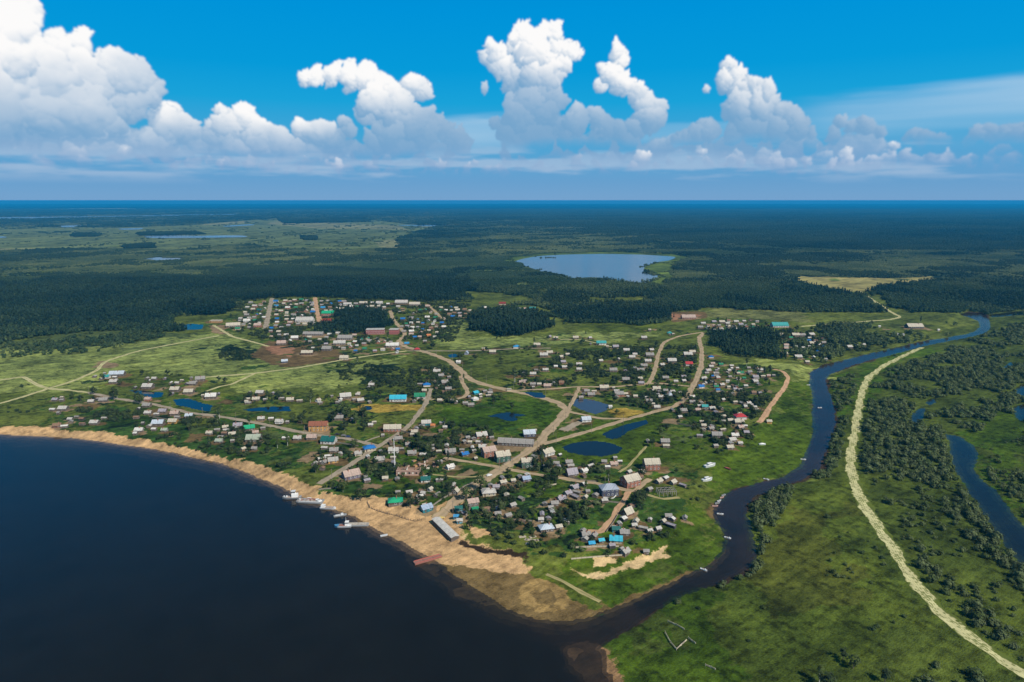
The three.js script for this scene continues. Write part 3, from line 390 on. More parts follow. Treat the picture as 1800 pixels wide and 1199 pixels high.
  [1232, 677, 11, 'blue', 'white', 20, 'gable', 'blue-roofed house beside the eastern street'], [1240, 671, 9, 'pale', 'wood', 60, 'gable'], [1244, 649, 9, 'violet', 'wood', 10, 'gable'], [1238, 662, 9, 'pale', 'wood', 30, 'gable'], [1302, 653, 10, 'green2', 'cream', 0, 'gable', 'cream house with green roof in the eastern quarter'], [1328, 660, 11, 'violet', 'wood', 0, 'gable'], [1328, 668, 10, 'pale', 'wood', 10, 'gable'], [1337, 648, 9, 'pale', 'wood', 0, 'gable'], [1351, 658, 7, 'pink', 'brick', 0, 'gable'], [1239, 712, 11, 'teal2', 'wood', 0, 'gable', 'turquoise-roofed house in the eastern quarter'], [1252, 715, 11, 'pale', 'wood', 5, 'gable'], [1227, 718, 10, 'pink', 'wood', 0, 'gable'], [1217, 695, 9, 'white', 'white', 20, 'gable'], [1217, 704, 11, 'dull', 'wood', 0, 'gable'], [1301, 730, 20, 'red', 'white', 5, 'hip', 'house with a bright red roof in the eastern quarter'], [1299, 739, 18, 'cream', 'wood', 0, 'gable'], [1302, 748, 12, 'pink', 'wood', 20, 'gable'], [1284, 736, 10, 'cream', 'wood', 0, 'gable'], [1312, 757, 10, 'violet', 'wood', 0, 'gable'], [1292, 762, 14, 'white', 'wood', 0, 'gable'], [1260, 762, 20, 'dull', 'wood', -5, 'gable'], [1287, 770, 15, 'pale', 'wood', 20, 'gable'], [1301, 776, 9, 'pale', 'wood', 10, 'gable'], [1283, 783, 14, 'cream', 'wood', 10, 'gable'], [1237, 745, 9, 'cream', 'wood', 0, 'gable'], [1250, 750, 11, 'dull', 'wood', 20, 'gable'], [1316, 706, 9, 'pale', 'wood', 20, 'gable'], [1310, 712, 7, 'pale', 'wood', 20, 'gable'], [1327, 713, 7, 'pale', 'wood', 0, 'gable'], [1271, 700, 7, 'pale', 'wood', 30, 'gable'], [1269, 674, 9, 'pale', 'wood', 20, 'gable'], [1281, 649, 8, 'pale', 'wood', 30, 'gable'], [1258, 654, 8, 'cream', 'wood', 0, 'gable'], [1352, 738, 9, 'cream', 'ochre', 0, 'gable', 'small cream hut at the foot of the sandy eastern lane'],
  [1057, 602, 18, 'teal2', 'white', 0, 'gable', 'white building with a turquoise roof on the upper eastern street'], [1132, 592, 11, 'pale', 'wood', 0, 'gable'], [1177, 583, 8, 'teal2', 'teal', 0, 'hip', 'small turquoise-roofed house at the edge of the brick yard'], [1142, 578, 5, 'cream', 'wood', 0, 'gable'], [1082, 608, 12, 'violet', 'wood', 10, 'gable'], [1101, 614, 12, 'pale', 'wood', 0, 'gable'], [1145, 613, 9, 'pale', 'wood', 20, 'gable'], [1142, 623, 16, 'dull', 'wood', 0, 'gable'], [1111, 626, 12, 'pale', 'wood', 0, 'gable'], [1116, 621, 9, 'pale', 'wood', 0, 'gable'], [1139, 633, 13, 'pale', 'wood', 0, 'gable'], [1132, 641, 13, 'dull', 'wood', 0, 'gable'], [1125, 663, 9, 'cream', 'wood', 20, 'gable'], [1100, 665, 14, 'dull', 'wood', 0, 'gable'], [1127, 671, 11, 'violet', 'wood', 0, 'gable'], [1056, 632, 8, 'pale', 'wood', 20, 'gable'], [1087, 629, 6, 'pale', 'wood', 60, 'gable'], [1217, 617, 12, 'cream', 'wood', 0, 'gable'], [1209, 622, 17, 'pale', 'wood', 0, 'gable'], [1211, 638, 13, 'red', 'white', 0, 'gable', 'red-roofed house on the eastern street'], [1181, 633, 17, 'pale', 'wood', 0, 'gable'], [1164, 639, 9, 'pale', 'wood', 20, 'gable'], [1202, 660, 9, 'violet', 'wood', 0, 'gable'], [1202, 667, 8, 'pale', 'wood', 20, 'gable'], [1188, 668, 8, 'pale', 'wood', 0, 'gable'], [1170, 662, 12, 'dull', 'wood', 0, 'gable'], [1250, 625, 9, 'blue', 'white', 0, 'hip', 'lone blue-roofed house beside the dark eastern grove'], [1245, 649, 10, 'pale', 'wood', 20, 'gable'], [1250, 642, 9, 'pale', 'wood', 10, 'gable'], [1253, 637, 8, 'pink', 'wood', 0, 'gable'], [1260, 654, 8, 'dull', 'wood', 0, 'gable'], [1286, 641, 7, 'pale', 'wood', 0, 'gable'], [1298, 654, 6, 'cream', 'wood', 0, 'gable'], [1237, 663, 8, 'pale', 'wood', 0, 'gable'],
  [1269, 565, 11, 'cream', 'wood', 0, 'gable'], [1279, 567, 8, 'pale', 'wood', 0, 'gable'], [1294, 564, 9, 'pale', 'wood', 0, 'gable'], [1231, 574, 10, 'dull', 'wood', 0, 'gable'], [1236, 567, 9, 'pale', 'wood', 0, 'gable'], [1267, 577, 9, 'pale', 'wood', 10, 'gable'], [1284, 577, 9, 'dull', 'wood', 0, 'gable'], [1298, 577, 8, 'white', 'white', 0, 'gable'], [1290, 573, 8, 'dull', 'wood', 0, 'gable'], [1313, 578, 9, 'dull', 'wood', 30, 'gable'], [1210, 557, 26, 'pink', 'brick', 0, 'gable', 'long pink brick kiln shed in the red earth yard'], [1370, 571, 30, 'teal2', 'white', 2, 'gable', 'long white hall with a turquoise roof on the far eastern road'], [1398, 588, 14, 'cream', 'wood', 0, 'gable'], [1410, 588, 12, 'dull', 'wood', 0, 'gable'], [1426, 587, 12, 'pale', 'wood', 20, 'gable'], [1372, 586, 9, 'cream', 'cream', 0, 'gable'], [1428, 602, 12, 'cream', 'wood', 0, 'gable'], [1438, 604, 10, 'pale', 'wood', 0, 'gable'], [1403, 626, 14, 'pale', 'wood', 0, 'gable'], [1430, 626, 8, 'white', 'wood', 60, 'gable'], [1419, 634, 8, 'cream', 'wood', 0, 'gable'], [1378, 620, 13, 'cream', 'wood', 20, 'gable'], [1493, 608, 11, 'pale', 'wood', 10, 'gable'], [1507, 606, 7, 'white', 'white', 60, 'gable'], [1518, 604, 7, 'pale', 'wood', 0, 'gable'],
  [1607, 573, 29, 'cream', 'dark', 0, 'gable', 'long white-roofed hall on the far bank of the creek bend'], [1577, 585, 6, 'white', 'white', 80, 'flat', 'white tank house near the creek bend'], [1588, 586, 5, 'white', 'white', 80, 'flat', 'smaller white tank house near the creek bend'], [1546, 572, 4, 'white', 'white', 0, 'gable'], [1650, 578, 4, 'white', 'white', 0, 'gable'],
  [486, 537, 8, 'blue2', 'white', 0, 'gable', 'bright blue-roofed house in the far northern quarter'], [380, 563, 21, 'cream', 'ochre', 0, 'flat', 'long ochre shed at the northwest yard'], [410, 571, 25, 'cream', 'wood', 18, 'gable', 'long pale-roofed barn at the northwest yard'], [434, 563, 13, 'white', 'white', 5, 'gable'], [577, 552, 23, 'green', 'brick', 2, 'gable2', 'brick school block with a bright green roof'], [576, 563, 19, 'red2', 'cream', 2, 'gable', 'cream house with dark red roof below the green-roofed block'], [536, 562, 32, 'pale', 'white', 0, 'gable', 'long white-roofed building between the two northern streets'], [456, 544, 9, 'teal', 'wood', 0, 'gable'], [453, 571, 14, 'pink', 'brick', 5, 'gable'], [540, 619, 21, 'cream', 'brown', 5, 'gable', 'lone tan barn on the bare brown ground'], [500, 633, 11, 'sky2', 'slate', 20, 'gable', 'small blue-grey hut on the bare brown ground'], [605, 628, 17, 'cream', 'cream', 0, 'gable'], [597, 602, 24, 'pale', 'wood', 5, 'gable'], [518, 593, 14, 'white', 'wood', 10, 'gable'], [575, 612, 19, 'dull', 'wood', -5, 'gable'], [495, 602, 18, 'pink', 'wood', 10, 'gable'], [550, 610, 6, 'pale', 'wood', 0, 'gable'], [568, 540, 9, 'blue2', 'wood', 0, 'gable'], [607, 593, 30, 'dull', 'wood', 0, 'gable'], [551, 586, 38, 'dull', 'wood', -2, 'long', 'very long grey-roofed shed below the northern quarter'],
  [660, 583, 34, 'pale', 'redwall', 5, 'flat2', 'large red school building with a pale flat roof'], [693, 583, 17, 'pale', 'redwall', 0, 'flat2', 'smaller red annex beside the large red school'], [600, 601, 15, 'pale', 'wood', 5, 'gable'], [690, 606, 24, 'white', 'wood', 5, 'gable', 'wide white-roofed hall below the red school'], [715, 602, 9, 'blue2', 'wood', 10, 'gable'], [699, 612, 8, 'blue', 'wood', 20, 'gable'], [733, 612, 10, 'red', 'wood', 10, 'hip', 'bright red-roofed house above the main road fork'], [753, 588, 8, 'orange', 'ochre', 30, 'gable', 'small orange-roofed house at the meadow edge'], [723, 581, 10, 'white', 'wood', 20, 'gable'],
  [611, 534, 16, 'pale', 'white', 0, 'gable'], [639, 532, 16, 'cream', 'wood', 0, 'gable'], [667, 532, 13, 'pale', 'white', 0, 'gable'], [706, 531, 26, 'pale', 'wood', 0, 'gable'], [729, 534, 22, 'cream', 'wood', 0, 'gable'],
  [820, 619, 9, 'steel', 'steel', 80, 'steep', 'tall grey metal hangar beside the upper street'], [806, 634, 9, 'white', 'white', 0, 'gable'], [855, 547, 18, 'pale', 'wood', 0, 'gable'], [904, 549, 20, 'pale', 'wood', 0, 'gable'], [884, 544, 15, 'cream', 'wood', 0, 'gable'], [924, 542, 9, 'pink', 'wood', 0, 'gable'], [936, 542, 11, 'teal2', 'wood', 0, 'gable', 'turquoise-roofed house behind the oval pine grove'], [883, 533, 13, 'red2', 'cream', 0, 'gable', 'dark red-roofed house at the forest edge behind the pine grove'], [908, 608, 12, 'blue2', 'white', 0, 'hip', 'lone bright blue-roofed house below the oval pine grove'], [944, 605, 13, 'cream', 'wood', 0, 'gable'], [966, 590, 8, 'violet', 'wood', 60, 'gable'], [977, 592, 9, 'cream', 'wood', 0, 'gable'], [1012, 592, 11, 'cream', 'wood', 0, 'gable'], [1037, 592, 7, 'pale', 'wood', 30, 'gable'], [866, 617, 13, 'cream', 'wood', 0, 'gable'], [850, 611, 6, 'cream', 'ochre', 0, 'gable'], [956, 623, 16, 'pale', 'wood', 0, 'gable'], [966, 618, 12, 'cream', 'wood', 10, 'gable'], [987, 625, 9, 'cream', 'wood', 30, 'gable'], [990, 634, 10, 'violet', 'wood', 10, 'gable'], [992, 643, 10, 'pale', 'wood', 10, 'gable'], [998, 621, 8, 'cream', 'wood', 0, 'gable'], [1018, 638, 11, 'pale', 'wood', 0, 'gable'], [1018, 647, 10, 'pale', 'wood', 0, 'gable'], [977, 642, 7, 'white', 'wood', 0, 'gable'],
];
// dense far quarters: rows of lots filled between the streets
const quarters = [
  [[[432, 532], [470, 526], [462, 575], [408, 578]], 22], [[[482, 526], [548, 525], [555, 570], [476, 576]], 40], [[[562, 526], [600, 528], [596, 545], [565, 545]], 10], [[[600, 529], [690, 532], [682, 545], [600, 544]], 16], [[[700, 536], [752, 536], [790, 566], [760, 600], [720, 596], [703, 570]], 40], [[[762, 536], [830, 540], [830, 552], [790, 556]], 16], [[[470, 580], [600, 584], [690, 596], [700, 618], [620, 618], [560, 600], [480, 596]], 36], [[[840, 540], [935, 538], [935, 548], [842, 550]], 8], [[[1250, 562], [1330, 560], [1335, 580], [1240, 580]], 16], [[[1256, 634], [1345, 645], [1345, 690], [1240, 690]], 24], [[[1370, 585], [1450, 586], [1460, 630], [1380, 632]], 14],
];
{
  const r = rng(77), roofs = ['dull', 'dull', 'pale', 'pale', 'cream', 'violet', 'cream', 'pink', 'white', 'dull', 'blue', 'green2', 'brown'], walls = ['wood', 'wood', 'wood', 'white', 'cream', 'greenish', 'brick'];
  const inside = (p, x, y) => { let c = false; for (let i = 0, j = p.length - 1; i < p.length; j = i++) if ((p[i][1] > y) !== (p[j][1] > y) && x < (p[j][0] - p[i][0]) * (y - p[i][1]) / (p[j][1] - p[i][1]) + p[i][0]) c = !c; return c; };
  for (const [q, n] of quarters) {
    const xs = q.map((p) => p[0]), ys = q.map((p) => p[1]); let made = 0;
    for (let k = 0; k < 1200 && made < n; k++) {
      const x = mix(Math.min(...xs), Math.max(...xs), r()), y = mix(Math.min(...ys), Math.max(...ys), r());
      if (!inside(q, x, y) || H0.some((o) => Math.abs(o[0] - x) < (o[2] + 9) / 2 && Math.abs(o[1] - y) < 4.2)) continue;
      H0.push([Math.round(x), Math.round(y * 2) / 2, 6 + Math.round(r() * 4), roofs[r() * roofs.length | 0], walls[r() * walls.length | 0], [0, 0, 5, 90, 12][r() * 5 | 0], 'gable', null, 1]); made++;
    }
  }
}
const houses = H0.map(([px, py, w, roof, wall, turn, shape, label, filled]) => {
  const p = place(px, py, 3), depth = -p.z * cP + CAM_H * sP, width = w * depth / FPX * (filled ? 0.78 : label ? 0.92 : 0.84);
  return { px, py, p, width, roof, wall, turn: (turn ?? 0) * Math.PI / 180, shape, label, filled };
});
const district = (x, y) => y >= 885 && x < 860 ? 'above the landing beach' : x >= 860 && x < 1232 && y >= 864 ? 'in the tip gardens' : x >= 780 && x < 1232 && y >= 778 ? 'around the crossroads' : x >= 1360 && y < 640 ? 'on the far eastern road' : x >= 1180 && y >= 630 ? 'in the eastern quarter' : x >= 1180 ? 'below the brick yard' : x >= 895 && y >= 645 ? 'along the middle garden street' : x >= 895 && y >= 555 ? 'on the upper eastern slope' : x < 400 && y >= 640 ? 'at the western village end' : x < 600 && y >= 640 ? 'along the riverside street' : x < 840 && y >= 722 ? 'around the white mast' : x < 895 && y >= 640 ? 'on the hill street' : x >= 795 ? 'by the oval pine grove' : y < 552 && x < 560 ? 'northwest of the reddish street' : y < 552 ? 'northeast of the reddish street' : x < 640 ? 'below the northern quarter' : 'around the red school';
const roofWord = { dull: 'grey', grey: 'grey', pale: 'pale grey', cream: 'cream', white: 'white', violet: 'violet-grey', pink: 'pinkish', sky: 'light blue', sky2: 'pale blue', steel: 'steel grey', blue: 'blue', blue2: 'bright blue', cyan: 'cyan', cyan2: 'bright cyan', teal: 'dark teal', teal2: 'turquoise', green: 'bright green', green2: 'green', greenpale: 'pale green', red: 'red', red2: 'dark red', rust: 'rust red', brown: 'brown', orange: 'orange' };
const wallWord = { wood: 'wooden', white: 'white', cream: 'cream', brick: 'brick', greenish: 'green', green: 'green', ochre: 'ochre', redwood: 'brown', teal: 'teal', slate: 'dark', cyan: 'blue' };
const nth = (n) => ['first', 'second', 'third', 'fourth', 'fifth', 'sixth', 'seventh', 'eighth', 'ninth', 'tenth', 'eleventh', 'twelfth', 'thirteenth', 'fourteenth', 'fifteenth', 'sixteenth', 'seventeenth', 'eighteenth', 'nineteenth', 'twentieth'][n] ?? `${n + 1}th`;
{ // garden beds beside the houses
  const r = rng(9), kinds = ['deep', 'deep', 'dark', 'bright', 'brown', 'olive', 'deep', 'scrub', 'dark', 'bright', 'lush', 'dirt'];
  for (const h of houses) for (let k = 0; k < (h.py > 640 ? 4 : 2); k++) {
    const a = h.turn + (r() < 0.5 ? 0 : Math.PI / 2), d = h.width * 0.5 + 5 + r() * 16, b = r() * 6.283, cx = h.p.x + Math.cos(b) * d, cz = h.p.z + Math.sin(b) * d; if (fieldAt(sdPlateau, cx, cz) > -14) continue; const w = 5 + r() * 12, l = 4 + r() * 9, c = Math.cos(a), s = Math.sin(a);
    plots.push([kinds[r() * kinds.length | 0], [[-w, -l], [w, -l], [w, l], [-w, l]].map(([u, v]) => [cx + (u * c - v * s) / 1.6, cz + (u * s + v * c) / 1.6])]);
  }
  for (const h of houses) { const w = h.width * 0.75 + 1.5; plots.push([r() < 0.4 ? 'dirt' : 'brown', [[-w, -w * 0.7], [w, -w * 0.6], [w * 0.9, w * 0.75], [-w, w * 0.6]].map(([u, v]) => [h.p.x + u, h.p.z + v])]); }
}
const paintPlots = (draw) => { for (const [c, p] of plots) draw(p, COL[c]); };

// ---------------------------------------------------------------- land
const SHEETS = [
  ['meadow_ground', -460, 460, -480, -232, 2, 2048, 1024, 1],
  ['village_ground', -640, 640, -800, -480, 2, 2048, 1024, 1],
  ['upland_ground', -1300, 1300, -1520, -800, 4, 2048, 1280, 1.5],
];
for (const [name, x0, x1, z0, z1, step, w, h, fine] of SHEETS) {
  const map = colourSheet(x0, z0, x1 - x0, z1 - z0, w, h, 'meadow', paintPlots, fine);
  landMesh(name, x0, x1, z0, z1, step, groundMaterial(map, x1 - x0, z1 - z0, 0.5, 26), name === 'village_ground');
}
console.log('near land done');
// farther land: flat, wooded, with meadows, lakes and clearings
const woodMask = []; // [outline, how thick conifers stand, how thick leafy trees stand], later ones win
const wood = (pts, con, leaf) => woodMask.push([poly(pts), con, leaf]);
const LAKE = [[905, 461], [920, 455], [950, 450], [1000, 447.5], [1060, 446.5], [1120, 447.5], [1160, 449.5], [1187, 452], [1176, 458], [1150, 462], [1133, 470], [1136, 480], [1156, 485], [1146, 495], [1120, 499], [1085, 497], [1060, 493], [1040, 488], [1010, 489], [985, 484], [955, 478], [930, 470]];
const waters = [
  [LAKE, 'wide pale blue lake in the forest beyond the village'],
  [[[246, 455], [262, 452.5], [300, 452], [324, 454], [318, 457.5], [280, 459], [256, 457.5]], 'small white glinting lake in the western forest'],
  [[[-300, 384], [0, 381.5], [120, 380.5], [260, 378.5], [330, 377], [420, 376], [420, 378], [330, 379.5], [200, 382.5], [60, 385], [-300, 388]], 'long pale river reach across the western plain'],
  [[[85, 397], [130, 395.5], [185, 396], [180, 398.5], [110, 399.5]], 'thin pale lake on the western plain'],
  [[[255, 415], [300, 413.5], [350, 414.5], [420, 414], [430, 417], [330, 418.5], [265, 418.5]], 'long blue lake on the western meadows'],
  [[[210, 402], [250, 401], [245, 403.5], [215, 404]], 'tiny pale lake beside the thin western lake'],
  [[[395, 397], [440, 394.5], [445, 396], [400, 398.5]], 'narrow pale lake near the middle of the plain'],
  [[[-60, 418], [0, 416], [10, 417.5], [-40, 421]], 'sliver of pale water at the western edge'],
  [[[700, 396], [760, 395], [850, 396.5], [845, 398], [740, 398]], 'thin pale marsh lake before the blue forest'],
  [[[870, 424], [900, 423.5], [935, 426], [930, 427.5], [890, 426]], 'thin pale lake in the dark forest'],
];
paints.length = 0;
paint('farForest', [[-900, 353.5], [2700, 353.5], [2700, 480], [-900, 480]]);
paint('plain', [[-900, 400], [0, 398], [200, 400], [330, 396], [480, 384], [620, 383], [720, 394], [770, 398], [735, 408], [700, 420], [700, 438], [560, 440], [430, 430], [300, 440], [150, 437], [0, 440], [-900, 452]]);
paint('plainPale', [[-900, 438], [0, 437], [120, 436], [200, 437], [160, 441], [0, 443], [-900, 448]]); paint('plainPale', [[480, 388], [700, 396], [720, 404], [560, 402], [470, 394]]); paint('plainPale', [[660, 425], [705, 418], [700, 438], [670, 438]]);
paint('plainPale', [[-900, 366], [60, 367], [220, 366], [300, 370], [180, 374], [0, 378], [-900, 380]]); paint('plainPale', [[330, 388], [420, 384], [440, 392], [360, 396]]);
paint('farForest', [[240, 410], [340, 408], [360, 412], [250, 414]]); paint('farForest', [[130, 411], [175, 411], [172, 416], [132, 416]]); paint('farForest', [[530, 416], [558, 416], [556, 422], [534, 422]]); paint('farForest', [[215, 432], [265, 428], [268, 436], [220, 437]]); paint('farForest', [[490, 385], [640, 384], [650, 390], [500, 393]]);
paint('plainPale', [[735, 394], [850, 395], [848, 398], [740, 399]]); paint('clear', [[1200, 420], [1225, 421], [1220, 424], [1195, 423]]); paint('clear', [[1480, 426], [1530, 427], [1570, 432], [1500, 432]]); paint('plainPale', [[1350, 386], [1560, 389], [1560, 391], [1350, 389]]); paint('plainPale', [[1690, 396], [1800, 398], [1800, 401], [1690, 399]]);
paint('scrub', [[-900, 470], [0, 462], [100, 470], [60, 500], [-900, 510]]); paint('scrub', [[820, 470], [900, 455], [960, 480], [1040, 500], [980, 515], [860, 510], [820, 495]]); paint('scrub', [[640, 455], [820, 452], [840, 470], [700, 478]]);
paint('shoreGreen', [[880, 462], [900, 452], [960, 445], [1080, 442.5], [1180, 446], [1215, 452], [1190, 462], [1180, 478], [1190, 492], [1160, 505], [1110, 505], [1150, 495], [1160, 484], [1130, 472], [1150, 460], [1180, 452], [1060, 447], [930, 454], [905, 464], [925, 476]]);
paint('field', [[1388, 483], [1420, 486], [1500, 488], [1560, 489.5], [1648, 486], [1650, 494], [1570, 500], [1530, 512], [1500, 518], [1455, 506], [1402, 496]]);
paint('clear', [[1020, 525], [1120, 520], [1140, 530], [1040, 535]]);
paint('clear', [[820, 512], [900, 520], [960, 530], [900, 536], [830, 532]]);
wood([[-900, 353.5], [2700, 353.5], [2700, 552], [1750, 548], [1560, 548], [1400, 545], [1240, 540], [1160, 552], [1165, 568], [1000, 570], [960, 545], [900, 533], [830, 528], [640, 527], [500, 523], [440, 526], [400, 540], [330, 545], [318, 560], [290, 572], [180, 566], [0, 588], [-900, 592]], 0.3, 0.55);
wood([[700, 357], [2700, 357], [2700, 440], [1500, 440], [1380, 434], [1290, 430], [1240, 424], [1100, 421], [1180, 414], [990, 409], [1060, 402], [880, 397], [960, 390], [790, 384], [860, 376], [640, 369]], 0.85, 0.2);  // cloud shadow over the far forest, put in as denser dark conifers
wood([[-900, 398], [0, 398], [200, 400], [330, 396], [480, 384], [620, 383], [720, 394], [770, 398], [735, 408], [700, 420], [700, 438], [560, 440], [430, 430], [300, 440], [150, 437], [0, 440], [-900, 448]], 0.0, 0.05);
for (const p of [[[240, 410], [340, 408], [360, 412], [250, 414]], [[130, 411], [175, 411], [172, 416], [132, 416]], [[530, 416], [558, 416], [556, 422], [534, 422]], [[215, 432], [265, 428], [268, 436], [220, 437]], [[490, 385], [640, 384], [650, 390], [500, 393]]]) wood(p, 0.8, 0.2);
wood([[-900, 500], [120, 485], [300, 482], [420, 490], [500, 470], [700, 475], [790, 485], [835, 505], [830, 526], [760, 529], [500, 523], [430, 527], [330, 545], [315, 556], [290, 568], [120, 560], [-900, 575]], 0.85, 0.12);
wood([[-900, 470], [0, 462], [100, 470], [60, 500], [-900, 510]], 0.1, 0.3); wood([[820, 470], [900, 462], [960, 480], [1040, 500], [980, 515], [860, 512], [820, 495]], 0.1, 0.5); wood([[640, 455], [820, 452], [840, 470], [700, 478]], 0.15, 0.6);
wood([[960, 515], [1160, 520], [1170, 560], [1100, 568], [1000, 566], [965, 545]], 0.7, 0.5);
wood([[1180, 515], [1800, 520], [2500, 520], [2500, 552], [1560, 550], [1400, 548], [1180, 540]], 0.25, 0.6);
{ const r = rng(404); for (let k = 0; k < 110; k++) { const y = 424 + 96 * r() * r() + 20 * r(), x = -200 + 2200 * r(), w = 8 + 34 * r(), h = 0.5 + (y - 400) / 45 * r(), pts = []; for (let a = 0; a < 9; a++) pts.push([x + Math.cos(a * 0.7) * w * (0.5 + 0.7 * r()), y + Math.sin(a * 0.7) * h * (0.5 + 0.7 * r())]); if (x > 250 && x < 850 && y > 478) continue; wood(pts, 0, 0.08 + 0.15 * r()); paint(r() < 0.6 ? 'scrub' : 'shoreGreen', pts); } }
wood(LAKE, 0, 0); wood([[880, 462], [900, 452], [960, 445], [1080, 442.5], [1215, 448], [1190, 462], [1180, 478], [1190, 492], [1160, 505], [1110, 503], [1150, 495], [1160, 484], [1130, 472], [1180, 452], [1060, 447], [905, 460]], 0, 0.02);
wood([[1060, 496], [1100, 502], [1150, 500], [1160, 508], [1050, 508]], 0.3, 0.8);
wood([[1388, 482], [1420, 485], [1500, 487.5], [1560, 488.5], [1648, 485], [1650, 495], [1570, 501], [1530, 514], [1500, 520], [1455, 508], [1400, 498]], 0, 0);
wood([[820, 512], [900, 520], [960, 530], [900, 537], [830, 533]], 0, 0.08); wood([[1020, 525], [1120, 520], [1140, 530], [1040, 535]], 0, 0.1);
wood([[1500, 509], [1520, 508], [1600, 556], [1575, 562]], 0, 0); wood([[400, 528], [432, 526], [420, 548], [392, 546]], 0, 0.05);
for (const [w] of waters.slice(1)) wood(w, 0, 0);
// groves inside the village land
wood([[328, 533], [390, 532], [394, 553], [333, 556]], 0.95, 0.05); wood([[820, 560], [850, 549.5], [930, 548.5], [964, 560], [970, 575], [940, 586], [900, 594], [860, 594], [828, 582]], 1, 0.05);
wood([[593, 546], [640, 543], [682, 552], [692, 572], [672, 583], [640, 587], [600, 584]], 0.9, 0.2); wood([[560, 570], [600, 568], [620, 590], [560, 588]], 0.3, 0.6); wood([[1235, 587], [1300, 581], [1362, 590], [1388, 611], [1372, 631], [1310, 629], [1250, 616]], 0.75, 0.3);
wood([[-900, 570], [0, 604], [80, 590], [200, 577], [300, 590], [372, 588], [250, 610], [180, 621], [0, 631], [-900, 640]], 0.0, 0.2);
wood([[-900, 570], [0, 584], [120, 566], [240, 562], [310, 566], [318, 580], [250, 584], [200, 578], [80, 593], [0, 607], [-900, 612]], 0.3, 0.5);
wood([[1440, 575], [1540, 572], [1560, 600], [1480, 610]], 0.1, 0.45); wood([[1390, 600], [1450, 596], [1470, 625], [1440, 635], [1400, 632]], 0.1, 0.4); wood([[1530, 580], [1660, 566], [1690, 560], [1650, 596], [1560, 612]], 0, 0.25);
wood([[985, 598], [1080, 610], [1100, 622], [1000, 615]], 0.05, 0.4);
const farMaps = [
  ['forest_floor', -5200, 5200, -6500, -1520, 2048, 1536, 4], ['far_plain', -45000, 45000, -42000, -6500, 2048, 2048, 22],
].map(([name, x0, x1, z0, z1, w, h, fine]) => {
  const map = colourSheet(x0, z0, x1 - x0, z1 - z0, w, h, 'forest', null, fine), g = new THREE.PlaneGeometry(x1 - x0, z1 - z0).rotateX(-Math.PI / 2);
  const uv = g.attributes.uv; for (let i = 0; i < uv.count; i++) uv.setY(i, 1 - uv.getY(i));
  const m = structure(new THREE.Mesh(g, groundMaterial(map, x1 - x0, z1 - z0, 0.3, fine * 40)), name); m.position.set((x0 + x1) / 2, 0, (z0 + z1) / 2); return m;
});
{ // the country behind and beside the camera
  const t = grainTexture.clone(); t.repeat.set(300, 300);
  const m = structure(new THREE.Mesh(new THREE.PlaneGeometry(90000, 84000).rotateX(-Math.PI / 2), new THREE.MeshPhysicalMaterial({ color: new THREE.Color(0.07, 0.1, 0.04), map: t, roughness: 1, specularIntensity: 0.1 })), 'surrounding_country'); m.position.set(0, -9, 0);
}
console.log('far land done');

// ---------------------------------------------------------------- water
const ripple = grainTexture.clone();
function waterMaterial(color, rough, tile, w, l, bump) { const b = ripple.clone(); b.repeat.set(w / tile, l / tile); return new THREE.MeshPhysicalMaterial({ color: new THREE.Color(...color), roughness: rough, ior: 1.33, bumpMap: b, bumpScale: bump }); }
{ // one sheet of river, shown wherever the land dips under it; the creek brings brown silt
  const x0 = -1300, z0 = -1520, wid = 2600, len = 1720, w = 1300, h = 860, d = new Uint8Array(w * h * 4), main = poly([[700, 960], [900, 1085], [1000, 1120], [1060, 1160], [1000, 1260]], RIVER_Y);
  const creek = rasterise([poly([...SHORE.filter(([x, y]) => x > 900 && !(x > 1100 && y > 1150)), [1060, 1160], [960, 1150], [880, 1100]], RIVER_Y)], x0, z0, 2, 2, w, h), sd = distances(creek, w, h, 2);
  for (let y = 0; y < h; y++) for (let x = 0; x < w; x++) {
    const X = x0 + x * 2, Z = z0 + y * 2, n = noise(X / 10, Z / 10), n2 = noise(X / 2, Z / 2), s = smooth(26, -10, sd[y * w + x] + (n - 0.5) * 50 + (n2 - 0.5) * 14), k = (y * w + x) * 4, v = 0.85 + 0.3 * n2;
    d[k] = toS(mix(0.0135, 0.040, s) * v); d[k + 1] = toS(mix(0.0125, 0.027, s) * v); d[k + 2] = toS(mix(0.0115, 0.020, s) * v); d[k + 3] = 255;
  }
  const map = new THREE.DataTexture(d, w, h); map.colorSpace = THREE.SRGBColorSpace; map.magFilter = THREE.LinearFilter; map.needsUpdate = true;
  const m = waterMaterial([1, 1, 1], 0.06, 40, wid, len, 0.05); m.map = map;
  const g = new THREE.PlaneGeometry(wid, len).rotateX(-Math.PI / 2), uv = g.attributes.uv; for (let i = 0; i < uv.count; i++) uv.setY(i, 1 - uv.getY(i));
  m.transparent = true; m.opacity = 0.52; m.ior = 1.52;
  structure(new THREE.Mesh(g, m), 'river_water').position.set(0, RIVER_Y, z0 + len / 2);
  // the murky water below its surface: each sheet hides a part of the bed, so that the bank shows through where it is shallow
  [0.22, 0.5, 0.85, 1.3, 1.9].forEach((dy, i) => { const k = new THREE.MeshPhysicalMaterial({ map, roughness: 1, specularIntensity: 0, transparent: true, opacity: 0.34 }); structure(new THREE.Mesh(g, k), `murky_water${i ? '_00' + i : ''}`).position.set(0, RIVER_Y - dy, z0 + len / 2); });
}
